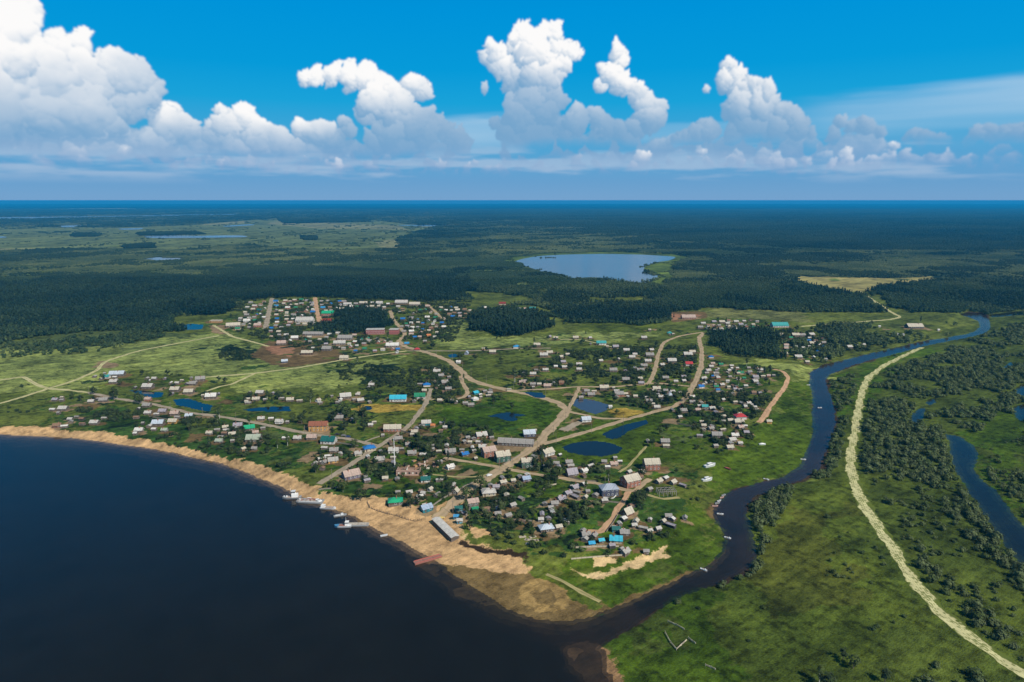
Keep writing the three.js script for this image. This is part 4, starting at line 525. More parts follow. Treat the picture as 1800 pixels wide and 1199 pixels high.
function flatWater(pts, y, mat, name, grow = 0) {
  const c = pts.reduce((a, p) => [a[0] + p[0] / pts.length, a[1] + p[1] / pts.length], [0, 0]), sh = new THREE.Shape(new THREE.CatmullRomCurve3(pts.map(([x, z]) => { const l = Math.hypot(x - c[0], z - c[1]) || 1; return new THREE.Vector3(x + (x - c[0]) / l * grow, -(z + (z - c[1]) / l * grow), 0); }), true, 'catmullrom', 0.4).getPoints(pts.length * 6).map((p) => new THREE.Vector2(p.x, p.y)));
  const g = new THREE.ShapeGeometry(sh).rotateX(-Math.PI / 2); const m = structure(new THREE.Mesh(g, mat), name); m.position.y = y; return m;
}
const pondWater = new THREE.MeshPhysicalMaterial({ color: new THREE.Color(0.006, 0.009, 0.013), roughness: 0.05, ior: 1.33 }), stillWater = new THREE.MeshPhysicalMaterial({ color: new THREE.Color(0.010, 0.013, 0.016), roughness: 0.08, ior: 1.33, specularIntensity: 0.55 }), greyWater = new THREE.MeshPhysicalMaterial({ color: new THREE.Color(0.05, 0.052, 0.06), roughness: 0.12, ior: 1.33 });
const lakeWater = new THREE.MeshPhysicalMaterial({ color: new THREE.Color(0.06, 0.09, 0.13), roughness: 0.12, ior: 1.33 });
ponds.forEach((p, i) => { const m = flatWater(p, -0.42, { grey: greyWater, ditch: pondWater }[pondOutlines[i][0]] ?? stillWater, i ? `pond_${String(i).padStart(3, '0')}` : 'pond', 1.5); m.userData.label = pondOutlines[i][2]; });
waters.forEach(([p, label], i) => { const m = flatWater(poly(p), 0.3 + (i > 1 ? 0.6 : 0), lakeWater, i ? `lake_${String(i).padStart(3, '0')}` : 'lake'); m.userData.label = label; });

// ---------------------------------------------------------------- roads and tracks
const roadTexture = (base, rut) => {
  const w = 128, h = 512, d = new Uint8Array(w * h * 4);
  for (let y = 0; y < h; y++) for (let x = 0; x < w; x++) {
    let u = x / w; const n = noise(x / 6, y / 8), n2 = noise(x / 22 + 9, y / 30), t = Math.min(Math.abs(u - 0.3), Math.abs(u - 0.7)), mid = smooth(0.13, 0.04, Math.abs(u - 0.5) + (n - 0.5) * 0.1) * rut, side = smooth(0.09, 0.02, Math.min(u, 1 - u) + (n - 0.5) * 0.14) * 0.7, v = 0.75 + 0.5 * n * 0.6 + 0.35 * n2 + (t < 0.06 ? 0.05 : 0);
    const tracks = rut > 1 ? smooth(0.3, 0.9, 0.5 + 0.22 * Math.sin(u * 40 + (noise(3, y / 50) - 0.5) * 5) + (noise(x / 3, y / 3) - 0.5) * 1.7 + (noise(x / 5 + 30, y / 20) - 0.5) * 1.2 - 0.18) * 0.8 + smooth(0.2, 0.05, Math.min(u, 1 - u) + (noise(x / 12, y / 16) - 0.5) * 0.5) : 0; const g = clamp((rut > 1 ? 0 : mid) + side + tracks, 0, 1), grass = COL.meadow;
    for (let c = 0; c < 3; c++) d[(y * w + x) * 4 + c] = toS(mix(base[c], grass[c], g) * v); d[(y * w + x) * 4 + 3] = 255;
  }
  const t = new THREE.DataTexture(d, w, h); t.wrapT = THREE.RepeatWrapping; t.colorSpace = THREE.SRGBColorSpace; t.magFilter = THREE.LinearFilter; t.needsUpdate = true; return t;
};
const roadMats = { dirt: [D(178, 156, 128), 0.15], street: [D(164, 150, 132), 0.1], field: [D(196, 188, 140), 0.35], sand: [D(208, 202, 150), 2], path: [D(170, 158, 112), 0.5], red: [D(196, 158, 126), 0.15] };
for (const k in roadMats) roadMats[k] = new THREE.MeshPhysicalMaterial({ map: roadTexture(...roadMats[k]), roughness: 1, specularIntensity: 0.15 });
const roadLines = [];
function road(name, kind, width, pts, label, lift = 0.14) {
  const c = new THREE.CatmullRomCurve3(pts.map(([x, y]) => { const p = place(x, y); p.y = 0; return p; }), false, 'catmullrom', 0.3), len = c.getLength(), n = Math.max(4, Math.round(len / 1.6)), P = [], U = [], I = [], line = [];
  for (let i = 0; i <= n; i++) {
    const p = c.getPointAt(i / n), t = c.getTangentAt(i / n), sx = -t.z, sz = t.x; line.push([p.x, p.z]);
    for (let k = 0; k < 5; k++) { const e = k === 0 || k === 4 ? 0.5 + (noise(p.x / 1.5 + k * 9, p.z / 1.5) - 0.5) * 0.4 : (k - 2) / 4 * (k < 2 ? -1 : 1) * (k === 2 ? 0 : 1), u = k === 0 ? -e : k === 4 ? e : (k - 2) / 4; const x = p.x + sx * u * width, z = p.z + sz * u * width; P.push(x, Math.max(groundY(x, z), groundY(p.x, p.z) - 0.2) + lift + (k === 0 || k === 4 ? -0.08 : 0), z); U.push(k / 4, i / n * len / 40); }
    if (i < n) for (let k = 0; k < 4; k++) { const a = i * 5 + k; I.push(a, a + 1, a + 5, a + 1, a + 6, a + 5); }
  }
  roadLines.push([line, width]);
  const g = new THREE.BufferGeometry(); g.setAttribute('position', new THREE.Float32BufferAttribute(P, 3)); g.setAttribute('uv', new THREE.Float32BufferAttribute(U, 2)); g.setIndex(I); g.computeVertexNormals();
  const m = structure(new THREE.Mesh(g, roadMats[kind]), name); m.userData.label = label; return m;
}
road('main_road', 'dirt', 9, [[768, 912], [800, 880], [830, 856], [880, 826], [925, 796], [950, 776], [966, 755], [985, 736], [995, 720], [980, 708], [940, 697], [890, 685], [850, 676], [825, 666], [810, 652], [790, 635], [760, 623], [735, 616], [715, 610], [700, 600]], 'wide dirt main road from the landing up through the village');
road('east_road', 'dirt', 6.5, [[955, 781], [1000, 768], [1060, 750], [1110, 735], [1150, 724], [1185, 714], [1202, 703], [1215, 685], [1225, 665], [1233, 640], [1233, 615], [1229, 595], [1236, 585]], 'dirt road curving up through the eastern quarter', 0.16);
road('cross_street', 'dirt', 5, [[993, 722], [1020, 728], [1060, 736], [1108, 736]], 'short dirt street beside the grey pond', 0.18);
road('orchard_street', 'dirt', 4.5, [[896, 687], [960, 684], [1015, 680], [1080, 680], [1130, 675], [1160, 674], [1212, 679]], 'dirt street along the middle row of gardens', 0.18);
road('side_street', 'dirt', 5.5, [[1236, 584], [1195, 591], [1168, 602], [1158, 620], [1154, 640], [1149, 658], [1140, 675]], 'winding dirt street below the brick yard', 0.2);
road('short_street', 'dirt', 4, [[997, 722], [1008, 703], [1018, 681]], 'short steep street beside the roadside pond', 0.21);
road('riverside_street', 'street', 5.5, [[155, 690], [200, 700], [270, 711], [330, 725], [370, 730], [420, 738], [480, 749], [515, 757], [560, 765], [620, 773], [662, 783]], 'street running parallel to the river bank', 0.16);
road('hill_street', 'street', 5.5, [[560, 851], [620, 814], [665, 784], [692, 768], [722, 745], [745, 715], [752, 700], [758, 683]], 'street climbing from the river bank past the white mast', 0.18);
road('field_road', 'field', 5, [[-200, 690], [0, 668], [40, 663], [60, 674], [85, 683], [120, 686], [160, 691]], 'pale field track crossing the western meadow', 0.15);
road('field_road_001', 'field', 5, [[-200, 760], [0, 709], [85, 683], [130, 669], [168, 652], [185, 636], [240, 618], [320, 602], [385, 590]], 'long pale field road from the river meadows to the northwest yard', 0.17);
road('field_road_002', 'field', 5, [[375, 572], [395, 584], [410, 592], [440, 600], [472, 609]], 'pale track past the northwest yard', 0.19);
road('field_road_003', 'field', 5, [[352, 664], [400, 660], [450, 656], [520, 647], [600, 633], [645, 626], [715, 617]], 'pale field road along the slope to the main road', 0.16);
road('field_road_004', 'field', 4, [[362, 688], [385, 680], [410, 674], [447, 657]], 'short pale track joining the slope road', 0.18);
road('upper_street', 'street', 4.5, [[715, 617], [790, 617], [850, 616], [905, 613], [968, 612]], 'straight street below the oval pine grove', 0.18);
road('upper_street_001', 'field', 3.5, [[985, 597], [1020, 597], [1060, 606], [1090, 614]], 'pale lane on the upper eastern slope');
road('loop_street', 'dirt', 5, [[752, 702], [790, 704], [815, 698], [822, 690], [816, 678], [809, 661]], 'dirt street looping back to the main road', 0.2);
road('garden_street', 'dirt', 5, [[780, 805], [830, 813], [890, 824], [930, 832], [1000, 843], [1050, 850], [1095, 860], [1116, 862], [1128, 852], [1142, 842]], 'dirt street through the tip gardens to the brick building', 0.2);
road('garden_street_001', 'red', 4.5, [[1108, 862], [1088, 893], [1072, 918], [1056, 934], [1034, 934]], 'reddish lane bending down to the grey houses');
road('garden_street_002', 'path', 3, [[1136, 869], [1165, 877], [1195, 875]], 'pale footpath beside the grey skeleton frame');
road('footpath', 'path', 2.4, [[752, 833], [800, 838], [835, 838], [862, 833]], 'pale footpath across the green below the cross street');
road('footpath_001', 'path', 2.4, [[1136, 784], [1120, 802], [1104, 820], [1088, 830]], 'thin straight footpath across the east meadow');
road('footpath_002', 'path', 2.5, [[1000, 1010], [960, 1010], [990, 1022], [1020, 1040], [1055, 1058]].slice(1), 'pale track running down the spit');
road('creek_lane', 'red', 5, [[1360, 649], [1376, 653], [1385, 664], [1378, 682], [1365, 700], [1352, 718], [1344, 732], [1334, 743]], 'sandy lane at the eastern edge of the village');
road('levee_track', 'sand', 8.5, [[1622, 611], [1590, 625], [1552, 645], [1527, 665], [1516, 690], [1510, 720], [1503, 760], [1497, 800], [1499, 832], [1511, 870], [1540, 920], [1568, 960], [1592, 1000], [1622, 1040], [1662, 1085], [1720, 1130], [1770, 1166], [1830, 1200]], 'broad pale sand track across the right bank meadow');
road('airfield_road', 'field', 6, [[1408, 574], [1480, 568], [1560, 562], [1582, 557], [1562, 546], [1532, 526], [1512, 512]], 'pale road leading to the clearing in the forest');
road('north_street', 'street', 9, [[466, 578], [472, 552], [478, 524]], 'straight pale street in the northern quarter'); road('north_street_001', 'red', 9, [[563, 568], [557, 545], [553, 523]], 'straight reddish street in the northern quarter'); road('north_street_002', 'dirt', 6, [[778, 562], [764, 547], [750, 535]], 'slanting street at the east of the northern quarter'); road('north_street_003', 'dirt', 7, [[700, 600], [712, 588], [700, 572], [690, 560], [686, 546]], 'street passing the red school');
road('gravel_yard', 'street', 9, [[990, 757], [1008, 747], [1030, 738]], 'bare gravel yard beside the white building');
const nearRoad = (x, z) => { for (const [l, w] of roadLines) for (let i = 0; i < l.length; i += 2) { const dx = l[i][0] - x, dz = l[i][1] - z; if (dx * dx + dz * dz < (w / 2 + 3) ** 2) return true; } return false; };
console.log('roads done');
// ---------------------------------------------------------------- foliage
function leafCrown(seed, clumps, leaves, rx, ry, base, leaf, spread, tipped = 0) { // small leaf sprays gathered in clumps, with gaps between
  const r = rng(seed), P = [], N = [], C = [], I = [];
  for (let k = 0; k < clumps; k++) {
    let x, y, z, l; do { x = r() * 2 - 1; y = r() * 2 - 1; z = r() * 2 - 1; l = Math.hypot(x, y, z); } while (l > 1 || l < 0.45);
    const taper = tipped ? 1 - tipped * (y * 0.5 + 0.5) : 1, cx = x * rx * taper * 0.86, cy = base + ry + y * ry * 0.86, cz = z * rx * taper * 0.86, cr = spread * (0.6 + 0.7 * r()), tone = 0.75 + 0.5 * r();
    for (let j = 0; j < leaves; j++) {
      const a = r() * 6.283, b = Math.acos(r() * 2 - 1), q = Math.cbrt(r()) * cr, nx = Math.sin(b) * Math.cos(a), ny = Math.cos(b), nz = Math.sin(b) * Math.sin(a), px = cx + nx * q, py = Math.max(0.1, cy + ny * q * 0.8), pz = cz + nz * q;
      const t = new THREE.Vector3(r() - 0.5, r() - 0.5, r() - 0.5).normalize(), o = new THREE.Vector3(nx * 0.7 + x, ny * 0.7 + y + 0.25, nz * 0.7 + z).normalize(), s = leaf * (0.6 + 0.8 * r()), u = new THREE.Vector3().crossVectors(o, t).normalize(), v = new THREE.Vector3().crossVectors(o, u).addScaledVector(o, (r() - 0.5) * 0.9).normalize(), m = P.length / 3, tn = tone * (0.85 + 0.3 * r());
      for (const [d, e] of [[-1, -0.6], [1, -0.7], [0.7, 1], [-0.8, 0.8]]) { P.push(px + (u.x * d + v.x * e) * s, py + (u.y * d + v.y * e) * s, pz + (u.z * d + v.z * e) * s); N.push(o.x, o.y, o.z); C.push(tn * (0.97 + 0.06 * r()), tn, tn); }
      I.push(m, m + 1, m + 2, m, m + 2, m + 3);
    }
  }
  const g = new THREE.BufferGeometry(); g.setAttribute('position', new THREE.Float32BufferAttribute(P, 3)); g.setAttribute('normal', new THREE.Float32BufferAttribute(N, 3)); g.setAttribute('color', new THREE.Float32BufferAttribute(C, 3)); g.setIndex(I); return g;
}
function trunkShape(h, rad, lean, seed) {
  const r = rng(seed), parts = [], seg = (a, b, r0, r1) => { const d = new THREE.Vector3().subVectors(b, a), g = new THREE.CylinderGeometry(r1, r0, d.length(), 6, 1, true); g.translate(0, d.length() / 2, 0); g.applyQuaternion(new THREE.Quaternion().setFromUnitVectors(new THREE.Vector3(0, 1, 0), d.normalize())); g.translate(a.x, a.y, a.z); parts.push(g); };
  const top = new THREE.Vector3(lean, h, lean * 0.5), mid = new THREE.Vector3(lean * 0.4, h * 0.55, 0);
  seg(new THREE.Vector3(0, -0.4, 0), mid, rad, rad * 0.7); seg(mid, top, rad * 0.7, rad * 0.2);
  for (let k = 0; k < 4; k++) { const a = r() * 6.28, s = mid.clone().lerp(top, k * 0.2); seg(s, s.clone().add(new THREE.Vector3(Math.cos(a) * h * 0.25, h * 0.2, Math.sin(a) * h * 0.25)), rad * 0.4, rad * 0.12); }
  return mergeGeometries(parts);
}
const foliageMat = (r, g, b) => new THREE.MeshPhysicalMaterial({ color: new THREE.Color(r, g, b), roughness: 1, specularIntensity: 0.2, vertexColors: true, transmission: 0.3, thickness: 0 });
const leafDark = foliageMat(0.040, 0.062, 0.026), leafMid = foliageMat(0.080, 0.112, 0.036), leafGrey = foliageMat(0.13, 0.165, 0.07), needle = foliageMat(0.030, 0.052, 0.032), leafWhite = foliageMat(1, 1, 1);
const bark = new THREE.MeshStandardMaterial({ color: new THREE.Color(0.12, 0.095, 0.075), roughness: 0.95 }), birchBark = new THREE.MeshStandardMaterial({ color: new THREE.Color(0.45, 0.43, 0.39), roughness: 0.9 });
const crowns = { round: [1, 2, 3].map((s) => leafCrown(100 + s, 26, 15, 3.6, 3.9, 1.6, 0.34, 1.25)), tall: [1, 2].map((s) => leafCrown(200 + s, 26, 15, 2.6, 5.8, 2.2, 0.34, 1.2, 0.35)), pine: [1, 2].map((s) => leafCrown(300 + s, 26, 14, 2.3, 6.0, 2.0, 0.3, 0.95, 0.75)) };
const bushes = [1, 2, 3, 4].map((s) => leafCrown(400 + s, 15, 13, 2.0, 1.25, 0.0, 0.27, 0.85));
const trunks = { round: [1, 2, 3].map((s) => trunkShape(6.2, 0.28, 0.4, s)), tall: [1, 2].map((s) => trunkShape(9.5, 0.26, 0.3, 10 + s)), pine: [1, 2].map((s) => trunkShape(11, 0.24, 0.1, 20 + s)) };
const used = {};
function numbered(name) { used[name] = (used[name] ?? -1) + 1; return used[name] ? `${name}_${String(used[name]).padStart(3, '0')}` : name; }
function tag(o, label, category, group) { o.userData.label = label; o.userData.category = category; if (group) o.userData.group = group; o.traverse((m) => { if (m.isMesh) m.castShadow = m.receiveShadow = true; }); return o; }
const mesh = (name, g, m, parent) => { const o = new THREE.Mesh(g, m); o.name = name; parent.add(o); return o; };
const treeProto = {};
for (const k of ['round', 'tall', 'pine']) treeProto[k] = crowns[k].map((c, i) => { const t = new THREE.Group(); mesh('trunk', trunks[k][i], k === 'tall' ? birchBark : bark, t); mesh('crown', c, k === 'pine' ? needle : k === 'tall' ? leafMid : i === 1 ? leafMid : leafDark, t); return t; });
const treeName = { round: 'leafy_tree', tall: 'birch_tree', pine: 'pine_tree' }, treeSpots = [];
function tree(kind, x, z, height, seed, label, group) {
  const r = rng(seed), v = treeProto[kind], t = v[Math.floor(r() * v.length)].clone(), full = kind === 'round' ? 9.4 : kind === 'tall' ? 13.8 : 14, s = height / full;
  t.name = numbered(treeName[kind]); t.position.set(x, groundY(x, z), z); t.rotation.y = r() * 6.28; t.scale.set(s * (0.9 + 0.3 * r()), s, s * (0.9 + 0.3 * r())); scene.add(t); treeSpots.push([x, z]);
  return tag(t, label, kind === 'pine' ? 'pine' : kind === 'tall' ? 'birch' : 'tree', group);
}
// trees that stand out: [px, py of the foot, height in m, kind, label]
const T0 = [
  [905, 672, 18, 'tall', 'tall dark lone tree on the meadow above the main road'], [953, 800, 9, 'round', 'dark round tree at the fork of main road and east road'], [1146, 786, 9, 'round', 'dark round tree west of the lone meadow house'], [1160, 764, 8, 'round', 'round tree behind the lone meadow house'], [1172, 758, 7, 'round', 'lighter round tree behind the lone meadow house'],
  [610, 735, 15, 'round', 'tallest dark tree of the clump behind the rust-roofed building'], [625, 745, 13, 'round', 'dark tree in the clump behind the rust-roofed building, uphill side'], [600, 728, 12, 'round', 'dark tree at the back of the clump behind the rust-roofed building'], [638, 733, 12, 'round', 'dark tree at the east of the clump behind the rust-roofed building'], [585, 742, 12, 'round', 'dark tree directly above the rust-roofed building'], [640, 757, 10, 'round', 'round tree on the green east of the rust-roofed building'], [605, 757, 10, 'round', 'bushy tree beside the rust-roofed building'], [530, 745, 11, 'round', 'broad tree west of the rust-roofed building'], [515, 742, 9, 'round', 'dark tree in the hedge west of the rust-roofed building'],
  [547, 752, 10, 'round', 'dark tree touching the rust-roofed building'], [386, 736, 13, 'tall', 'narrow tree standing alone beside the riverside street'], [385, 671, 7, 'round', 'twin dark tree on the slope, western one'], [396, 673, 7, 'round', 'twin dark tree on the slope, eastern one'], [127, 702, 8, 'round', 'dark round bushy tree on the western meadow'], [165, 693, 9, 'round', 'dark tree beside the western street end'], [200, 703, 13, 'round', 'large dark tree at the western street end'], [245, 710, 13, 'round', 'large dark tree beside the western blue pond'], [206, 700, 10, 'tall', 'tall tree behind the large dark tree at the western street end'], [180, 667, 8, 'round', 'dark tree beside the teal-roofed western house'], [295, 661, 9, 'round', 'dark broad tree on the western ridge'], [250, 660, 8, 'round', 'dark tree above the western row of cottages'],
  [440, 700, 8, 'round', 'dark tree in the hedged gardens above the thin pond'], [470, 702, 11, 'tall', 'tall tree in the hedged gardens above the thin pond'], [490, 703, 10, 'round', 'broad tree in the hedged gardens above the thin pond'], [548, 700, 11, 'tall', 'tall tree near the eastern end of the hedged gardens'], [457, 786, 9, 'round', 'dark tree above the orange river bank'], [440, 788, 8, 'round', 'second dark tree above the orange river bank'],
  [603, 865, 10, 'round', 'dark tree above the beach near the moored tug'], [634, 880, 10, 'round', 'dark tree at the grassy edge of the beach'], [555, 832, 9, 'round', 'dark tree beside the lower riverside lane'], [790, 870, 9, 'round', 'dark tree beside the landing road'], [845, 862, 12, 'round', 'big dark tree below the crossroads'], [820, 880, 11, 'round', 'dark tree behind the pink-roofed house'], [952, 822, 13, 'tall', 'tallest tree in the grove beside the crossroads'], [965, 828, 11, 'round', 'broad tree in the grove beside the crossroads'], [940, 822, 10, 'round', 'tree at the edge of the grove beside the crossroads'], [980, 843, 11, 'round', 'dark tree beside the garden street'], [1117, 890, 11, 'round', 'large dark tree behind the red-brown walled house'], [1130, 886, 10, 'round', 'dark tree at the start of the pale footpath'], [1125, 893, 9, 'round', 'dark bushy tree behind the red-brown walled house'], [700, 882, 7, 'round', 'tree beside the bright green roof'], [722, 893, 9, 'round', 'broad tree between the green and light blue roofs'], [735, 888, 8, 'round', 'dark tree uphill of the light blue roof'],
  [660, 818, 7, 'round', 'dark tree beside the grey roof below the mast'], [645, 822, 7, 'round', 'dark tree along the lower lane below the mast'], [735, 790, 11, 'round', 'large dark tree above the brick ruin'], [752, 798, 10, 'round', 'dark tree behind the brick ruin'], [770, 822, 8, 'round', 'dark tree east of the brick ruin'], [900, 720, 8, 'round', 'tree at the edge of the green meadow'], [868, 706, 9, 'round', 'dark tree below the main road bend'], [880, 704, 8, 'round', 'dark tree beside the green meadow'], [868, 711, 7, 'round', 'low dark tree at the top of the green meadow'],
  [1080, 708, 10, 'round', 'dark tree between the grey pond and the yellow field'], [1105, 714, 11, 'round', 'dark tree behind the yellow field'], [1120, 716, 10, 'round', 'broad dark tree behind the yellow field'], [1140, 719, 10, 'round', 'dark tree at the eastern end of the yellow field'], [1172, 708, 11, 'round', 'big dark tree by the east road'], [1204, 706, 13, 'round', 'very dark tree at the east road corner'], [1350, 712, 11, 'round', 'dark tree beside the sandy eastern lane'], [1338, 706, 10, 'round', 'dark tree inside the eastern quarter'], [1325, 734, 10, 'round', 'dark tree east of the bright red roof'], [1343, 660, 12, 'pine', 'dark conifer at the top of the sandy lane'], [1353, 657, 12, 'pine', 'taller dark conifer at the top of the sandy lane'], [1326, 656, 10, 'pine', 'dark conifer among the eastern cottages'], [1215, 652, 9, 'round', 'dark tree beside the red-roofed house'], [1113, 681, 9, 'round', 'dark tree beside the middle garden street'], [1155, 682, 8, 'round', 'small dark tree at the middle garden street'], [1124, 607, 9, 'round', 'dark tree on the upper eastern slope'], [1154, 610, 10, 'round', 'dark tree at the winding street corner'],
  [761, 614, 12, 'round', 'dark tree beside the road fork above the main road'], [808, 634, 11, 'round', 'dark tree beside the white cottage at the upper street'], [835, 634, 10, 'round', 'dark tree east of the grey hangar'], [855, 618, 8, 'round', 'reddish dark tree at the upper street'], [880, 636, 7, 'round', 'round bush tree on the central meadow'], [882, 640, 6, 'round', 'second round bush tree on the central meadow'], [815, 668, 8, 'tall', 'narrow tree beside the main road'], [1400, 582, 10, 'round', 'dark tree on the far eastern road'], [1450, 585, 13, 'round', 'broad dark tree on the far eastern road'], [1435, 612, 12, 'round', 'dark tree near the creek cottages'], [1475, 612, 12, 'pine', 'dark conifer near the creek cottages'], [1618, 568, 13, 'pine', 'dark conifer behind the far hall'],
  [1440, 1199, 9, 'tall', 'bright-edged willow at the bottom edge of the meadow'], [1452, 1215, 9, 'round', 'dark broad willow at the bottom edge of the meadow'], [1500, 1175, 7, 'round', 'twin willow in the lower meadow, larger one'], [1482, 1160, 6, 'round', 'twin willow in the lower meadow, smaller one'], [1555, 1200, 7, 'round', 'round willow at the bottom edge below the sand track'],
];
T0.forEach(([px, py, h, k, label], i) => { const p = place(px, py); tree(k, p.x, p.z, h, 900 + i, label); });
{ // garden trees between the houses, alike
  const r = rng(321); let n = 0;
  for (let k = 0; k < 4000 && n < 185; k++) {
    const h = houses[r() * houses.length | 0]; if (h.filled && r() < 0.6) continue;
    const a = r() * 6.28, d = h.width * 0.5 + 4 + r() * 22, x = h.p.x + Math.cos(a) * d, z = h.p.z + Math.sin(a) * d;
    if (fieldAt(sdRiver, x, z) < 14 || fieldAt(sdPonds, x, z) < 5 || fieldAt(sdPlateau, x, z) > -3 || nearRoad(x, z) || houses.some((o) => Math.hypot(o.p.x - x, o.p.z - z) < o.width * 0.6 + 2)) continue;
    const kind = r() < 0.72 ? 'round' : r() < 0.7 ? 'tall' : 'pine', far = h.py < 640;
    tree(kind, x, z, kind === 'round' ? 4.5 + 4.5 * r() : 8 + 4 * r(), 5000 + k, `${kind === 'round' ? 'leafy tree' : kind === 'tall' ? 'slender pale-trunked birch' : 'dark narrow pine'} in a garden ${district(h.px, h.py)}, beside the ${roofWord[h.roof]} roof`, `garden ${kind} trees by ${roofWord[h.roof]} roofs ${district(h.px, h.py)}`); n++;
  }
}
console.log('trees done', Object.values(used).join(' '));

// ---------------------------------------------------------------- willow scrub of the right bank, river edges, garden shrubs
{
  const zones = []; // [outline, bushes per 100 square metres, least and most size, clumping]
  const z = (pts, dens, s0, s1, clump = 0.5, h = -2.4) => zones.push([poly(pts, h), dens, s0, s1, clump]);
  z([[1316, 890], [1350, 865], [1395, 850], [1375, 900], [1345, 950], [1340, 990], [1320, 1008], [1335, 960], [1326, 925]], 7, 0.7, 1.9, 0.12);
  z([[1395, 848], [1450, 822], [1462, 780], [1474, 745], [1490, 760], [1480, 810], [1455, 838]], 5, 0.7, 1.7, 0.12);
  z([[1320, 1000], [1330, 1006], [1250, 1040], [1180, 1066], [1172, 1060], [1250, 1030]], 2.2, 0.5, 1.3, 0.2);
  z([[1455, 668], [1500, 660], [1512, 690], [1505, 750], [1474, 742], [1470, 710]], 3, 0.7, 1.7, 0.4);
  z([[1500, 640], [1560, 628], [1600, 616], [1580, 630], [1540, 650]], 0.25, 0.8, 1.4, 0.5);
  z([[1520, 680], [1560, 650], [1640, 625], [1700, 600], [1760, 575], [1850, 560], [1850, 760], [1760, 720], [1720, 760], [1660, 750], [1668, 800], [1690, 840], [1640, 850], [1560, 830], [1520, 840], [1512, 780]], 4.2, 0.7, 2.0, 0.40);
  z([[1520, 840], [1600, 830], [1690, 850], [1720, 890], [1745, 930], [1780, 990], [1850, 1060], [1850, 1090], [1760, 1010], [1700, 950], [1650, 900], [1560, 890]], 3.0, 0.6, 1.7, 0.47);
  z([[1690, 850], [1720, 893], [1760, 950], [1800, 1000], [1850, 1050], [1850, 1075], [1785, 1020], [1735, 950], [1690, 890], [1665, 860]], 4.5, 0.8, 1.9, 0.15);
  z([[1600, 950], [1650, 990], [1720, 1070], [1800, 1130], [1800, 1150], [1720, 1110], [1640, 1030], [1600, 975]], 3.0, 0.7, 1.7, 0.35);
  z([[1560, 900], [1640, 905], [1720, 985], [1830, 1110], [1830, 1200], [1760, 1120], [1640, 1030], [1580, 950]], 1.4, 0.5, 1.2, 0.48);
  z([[1735, 790], [1790, 760], [1850, 760], [1850, 930], [1800, 905], [1770, 870], [1735, 835]], 3.2, 0.6, 1.6, 0.4);
  z([[1400, 1110], [1500, 1120], [1600, 1150], [1700, 1180], [1800, 1230], [1500, 1230], [1420, 1200]], 1.6, 0.3, 1.5, 0.55);
  z([[1420, 880], [1490, 860], [1560, 980], [1600, 1090], [1500, 1130], [1440, 1050]], 1.0, 0.2, 0.9, 0.5);
  z([[1200, 1080], [1340, 1020], [1420, 1000], [1440, 1150], [1300, 1199]], 0.04, 0.5, 0.9, 0.4);
  z([[480, 828], [560, 860], [640, 882], [560, 862], [470, 820], [350, 785], [250, 768], [250, 772], [360, 794]], 1.0, 0.5, 0.9, 0.3, 0);
  z([[860, 945], [940, 975], [1010, 985], [1060, 975], [1050, 960], [950, 950]], 1.2, 0.6, 1.2, 0.3, -0.5); z([[1060, 985], [1120, 965], [1170, 945], [1205, 910], [1190, 900], [1130, 950], [1070, 965]], 1.3, 0.6, 1.2, 0.35, -0.5);
  z([[1180, 775], [1260, 780], [1290, 790], [1270, 800], [1190, 790]], 0.8, 0.6, 1.1, 0.4, 0); z([[1180, 735], [1240, 755], [1270, 785], [1190, 770]], 0.7, 0.5, 1.0, 0.45, 0); z([[1222, 850], [1232, 838], [1240, 852], [1215, 900], [1208, 895]], 1.2, 0.6, 1.1, 0.3, 0);
  z([[585, 645], [640, 636], [675, 640], [668, 665], [600, 672]], 1.6, 0.7, 1.4, 0.35, 0); z([[380, 612], [430, 605], [455, 615], [440, 632], [390, 638]], 1.3, 0.7, 1.3, 0.4, 0); z([[-300, 690], [0, 672], [40, 668], [70, 684], [0, 700], [-300, 720]], 0.35, 0.6, 1.2, 0.5, 0); z([[-300, 725], [0, 718], [50, 716], [60, 724], [0, 730], [-300, 740]], 0.5, 0.6, 1.2, 0.5, 0);
  z([[520, 700], [700, 640], [760, 650], [740, 690], [620, 715]], 0.25, 0.5, 1.1, 0.5, 0); z([[430, 690], [540, 690], [600, 700], [590, 712], [430, 712]], 0.9, 0.6, 1.2, 0.4, 0); z([[500, 725], [600, 720], [660, 730], [640, 765], [520, 755]], 0.9, 0.7, 1.4, 0.4, 0);
  z([[220, 655], [330, 655], [370, 690], [280, 690]], 0.6, 0.6, 1.2, 0.45, 0);
  // gardens of the whole village: low shrubs and hedges
  for (const q of [[[100, 710], [380, 740], [560, 790], [600, 870], [440, 805], [250, 765]], [[560, 790], [660, 790], [780, 800], [800, 880], [640, 880]], [[800, 880], [880, 830], [1040, 850], [1200, 880], [1180, 940], [1060, 975], [900, 960], [815, 935]], [[700, 740], [860, 750], [880, 800], [700, 800]], [[880, 780], [1000, 800], [1080, 810], [1050, 850], [900, 830]], [[1180, 690], [1350, 690], [1330, 770], [1270, 790], [1190, 740]], [[920, 610], [1240, 610], [1230, 680], [910, 680]], [[640, 650], [800, 645], [820, 710], [650, 705]], [[1050, 690], [1200, 685], [1190, 715], [1060, 712]], [[1370, 580], [1540, 575], [1540, 610], [1400, 640]], [[400, 525], [830, 530], [800, 600], [560, 620], [400, 580]]]) z(q, 4.2, 0.35, 1.6, 0.48, 0);
  const spots = [], inside = (p, x, y) => { let c = false; for (let i = 0, j = p.length - 1; i < p.length; j = i++) if ((p[i][1] > y) !== (p[j][1] > y) && x < (p[j][0] - p[i][0]) * (y - p[i][1]) / (p[j][1] - p[i][1]) + p[i][0]) c = !c; return c; }, r = rng(1234);
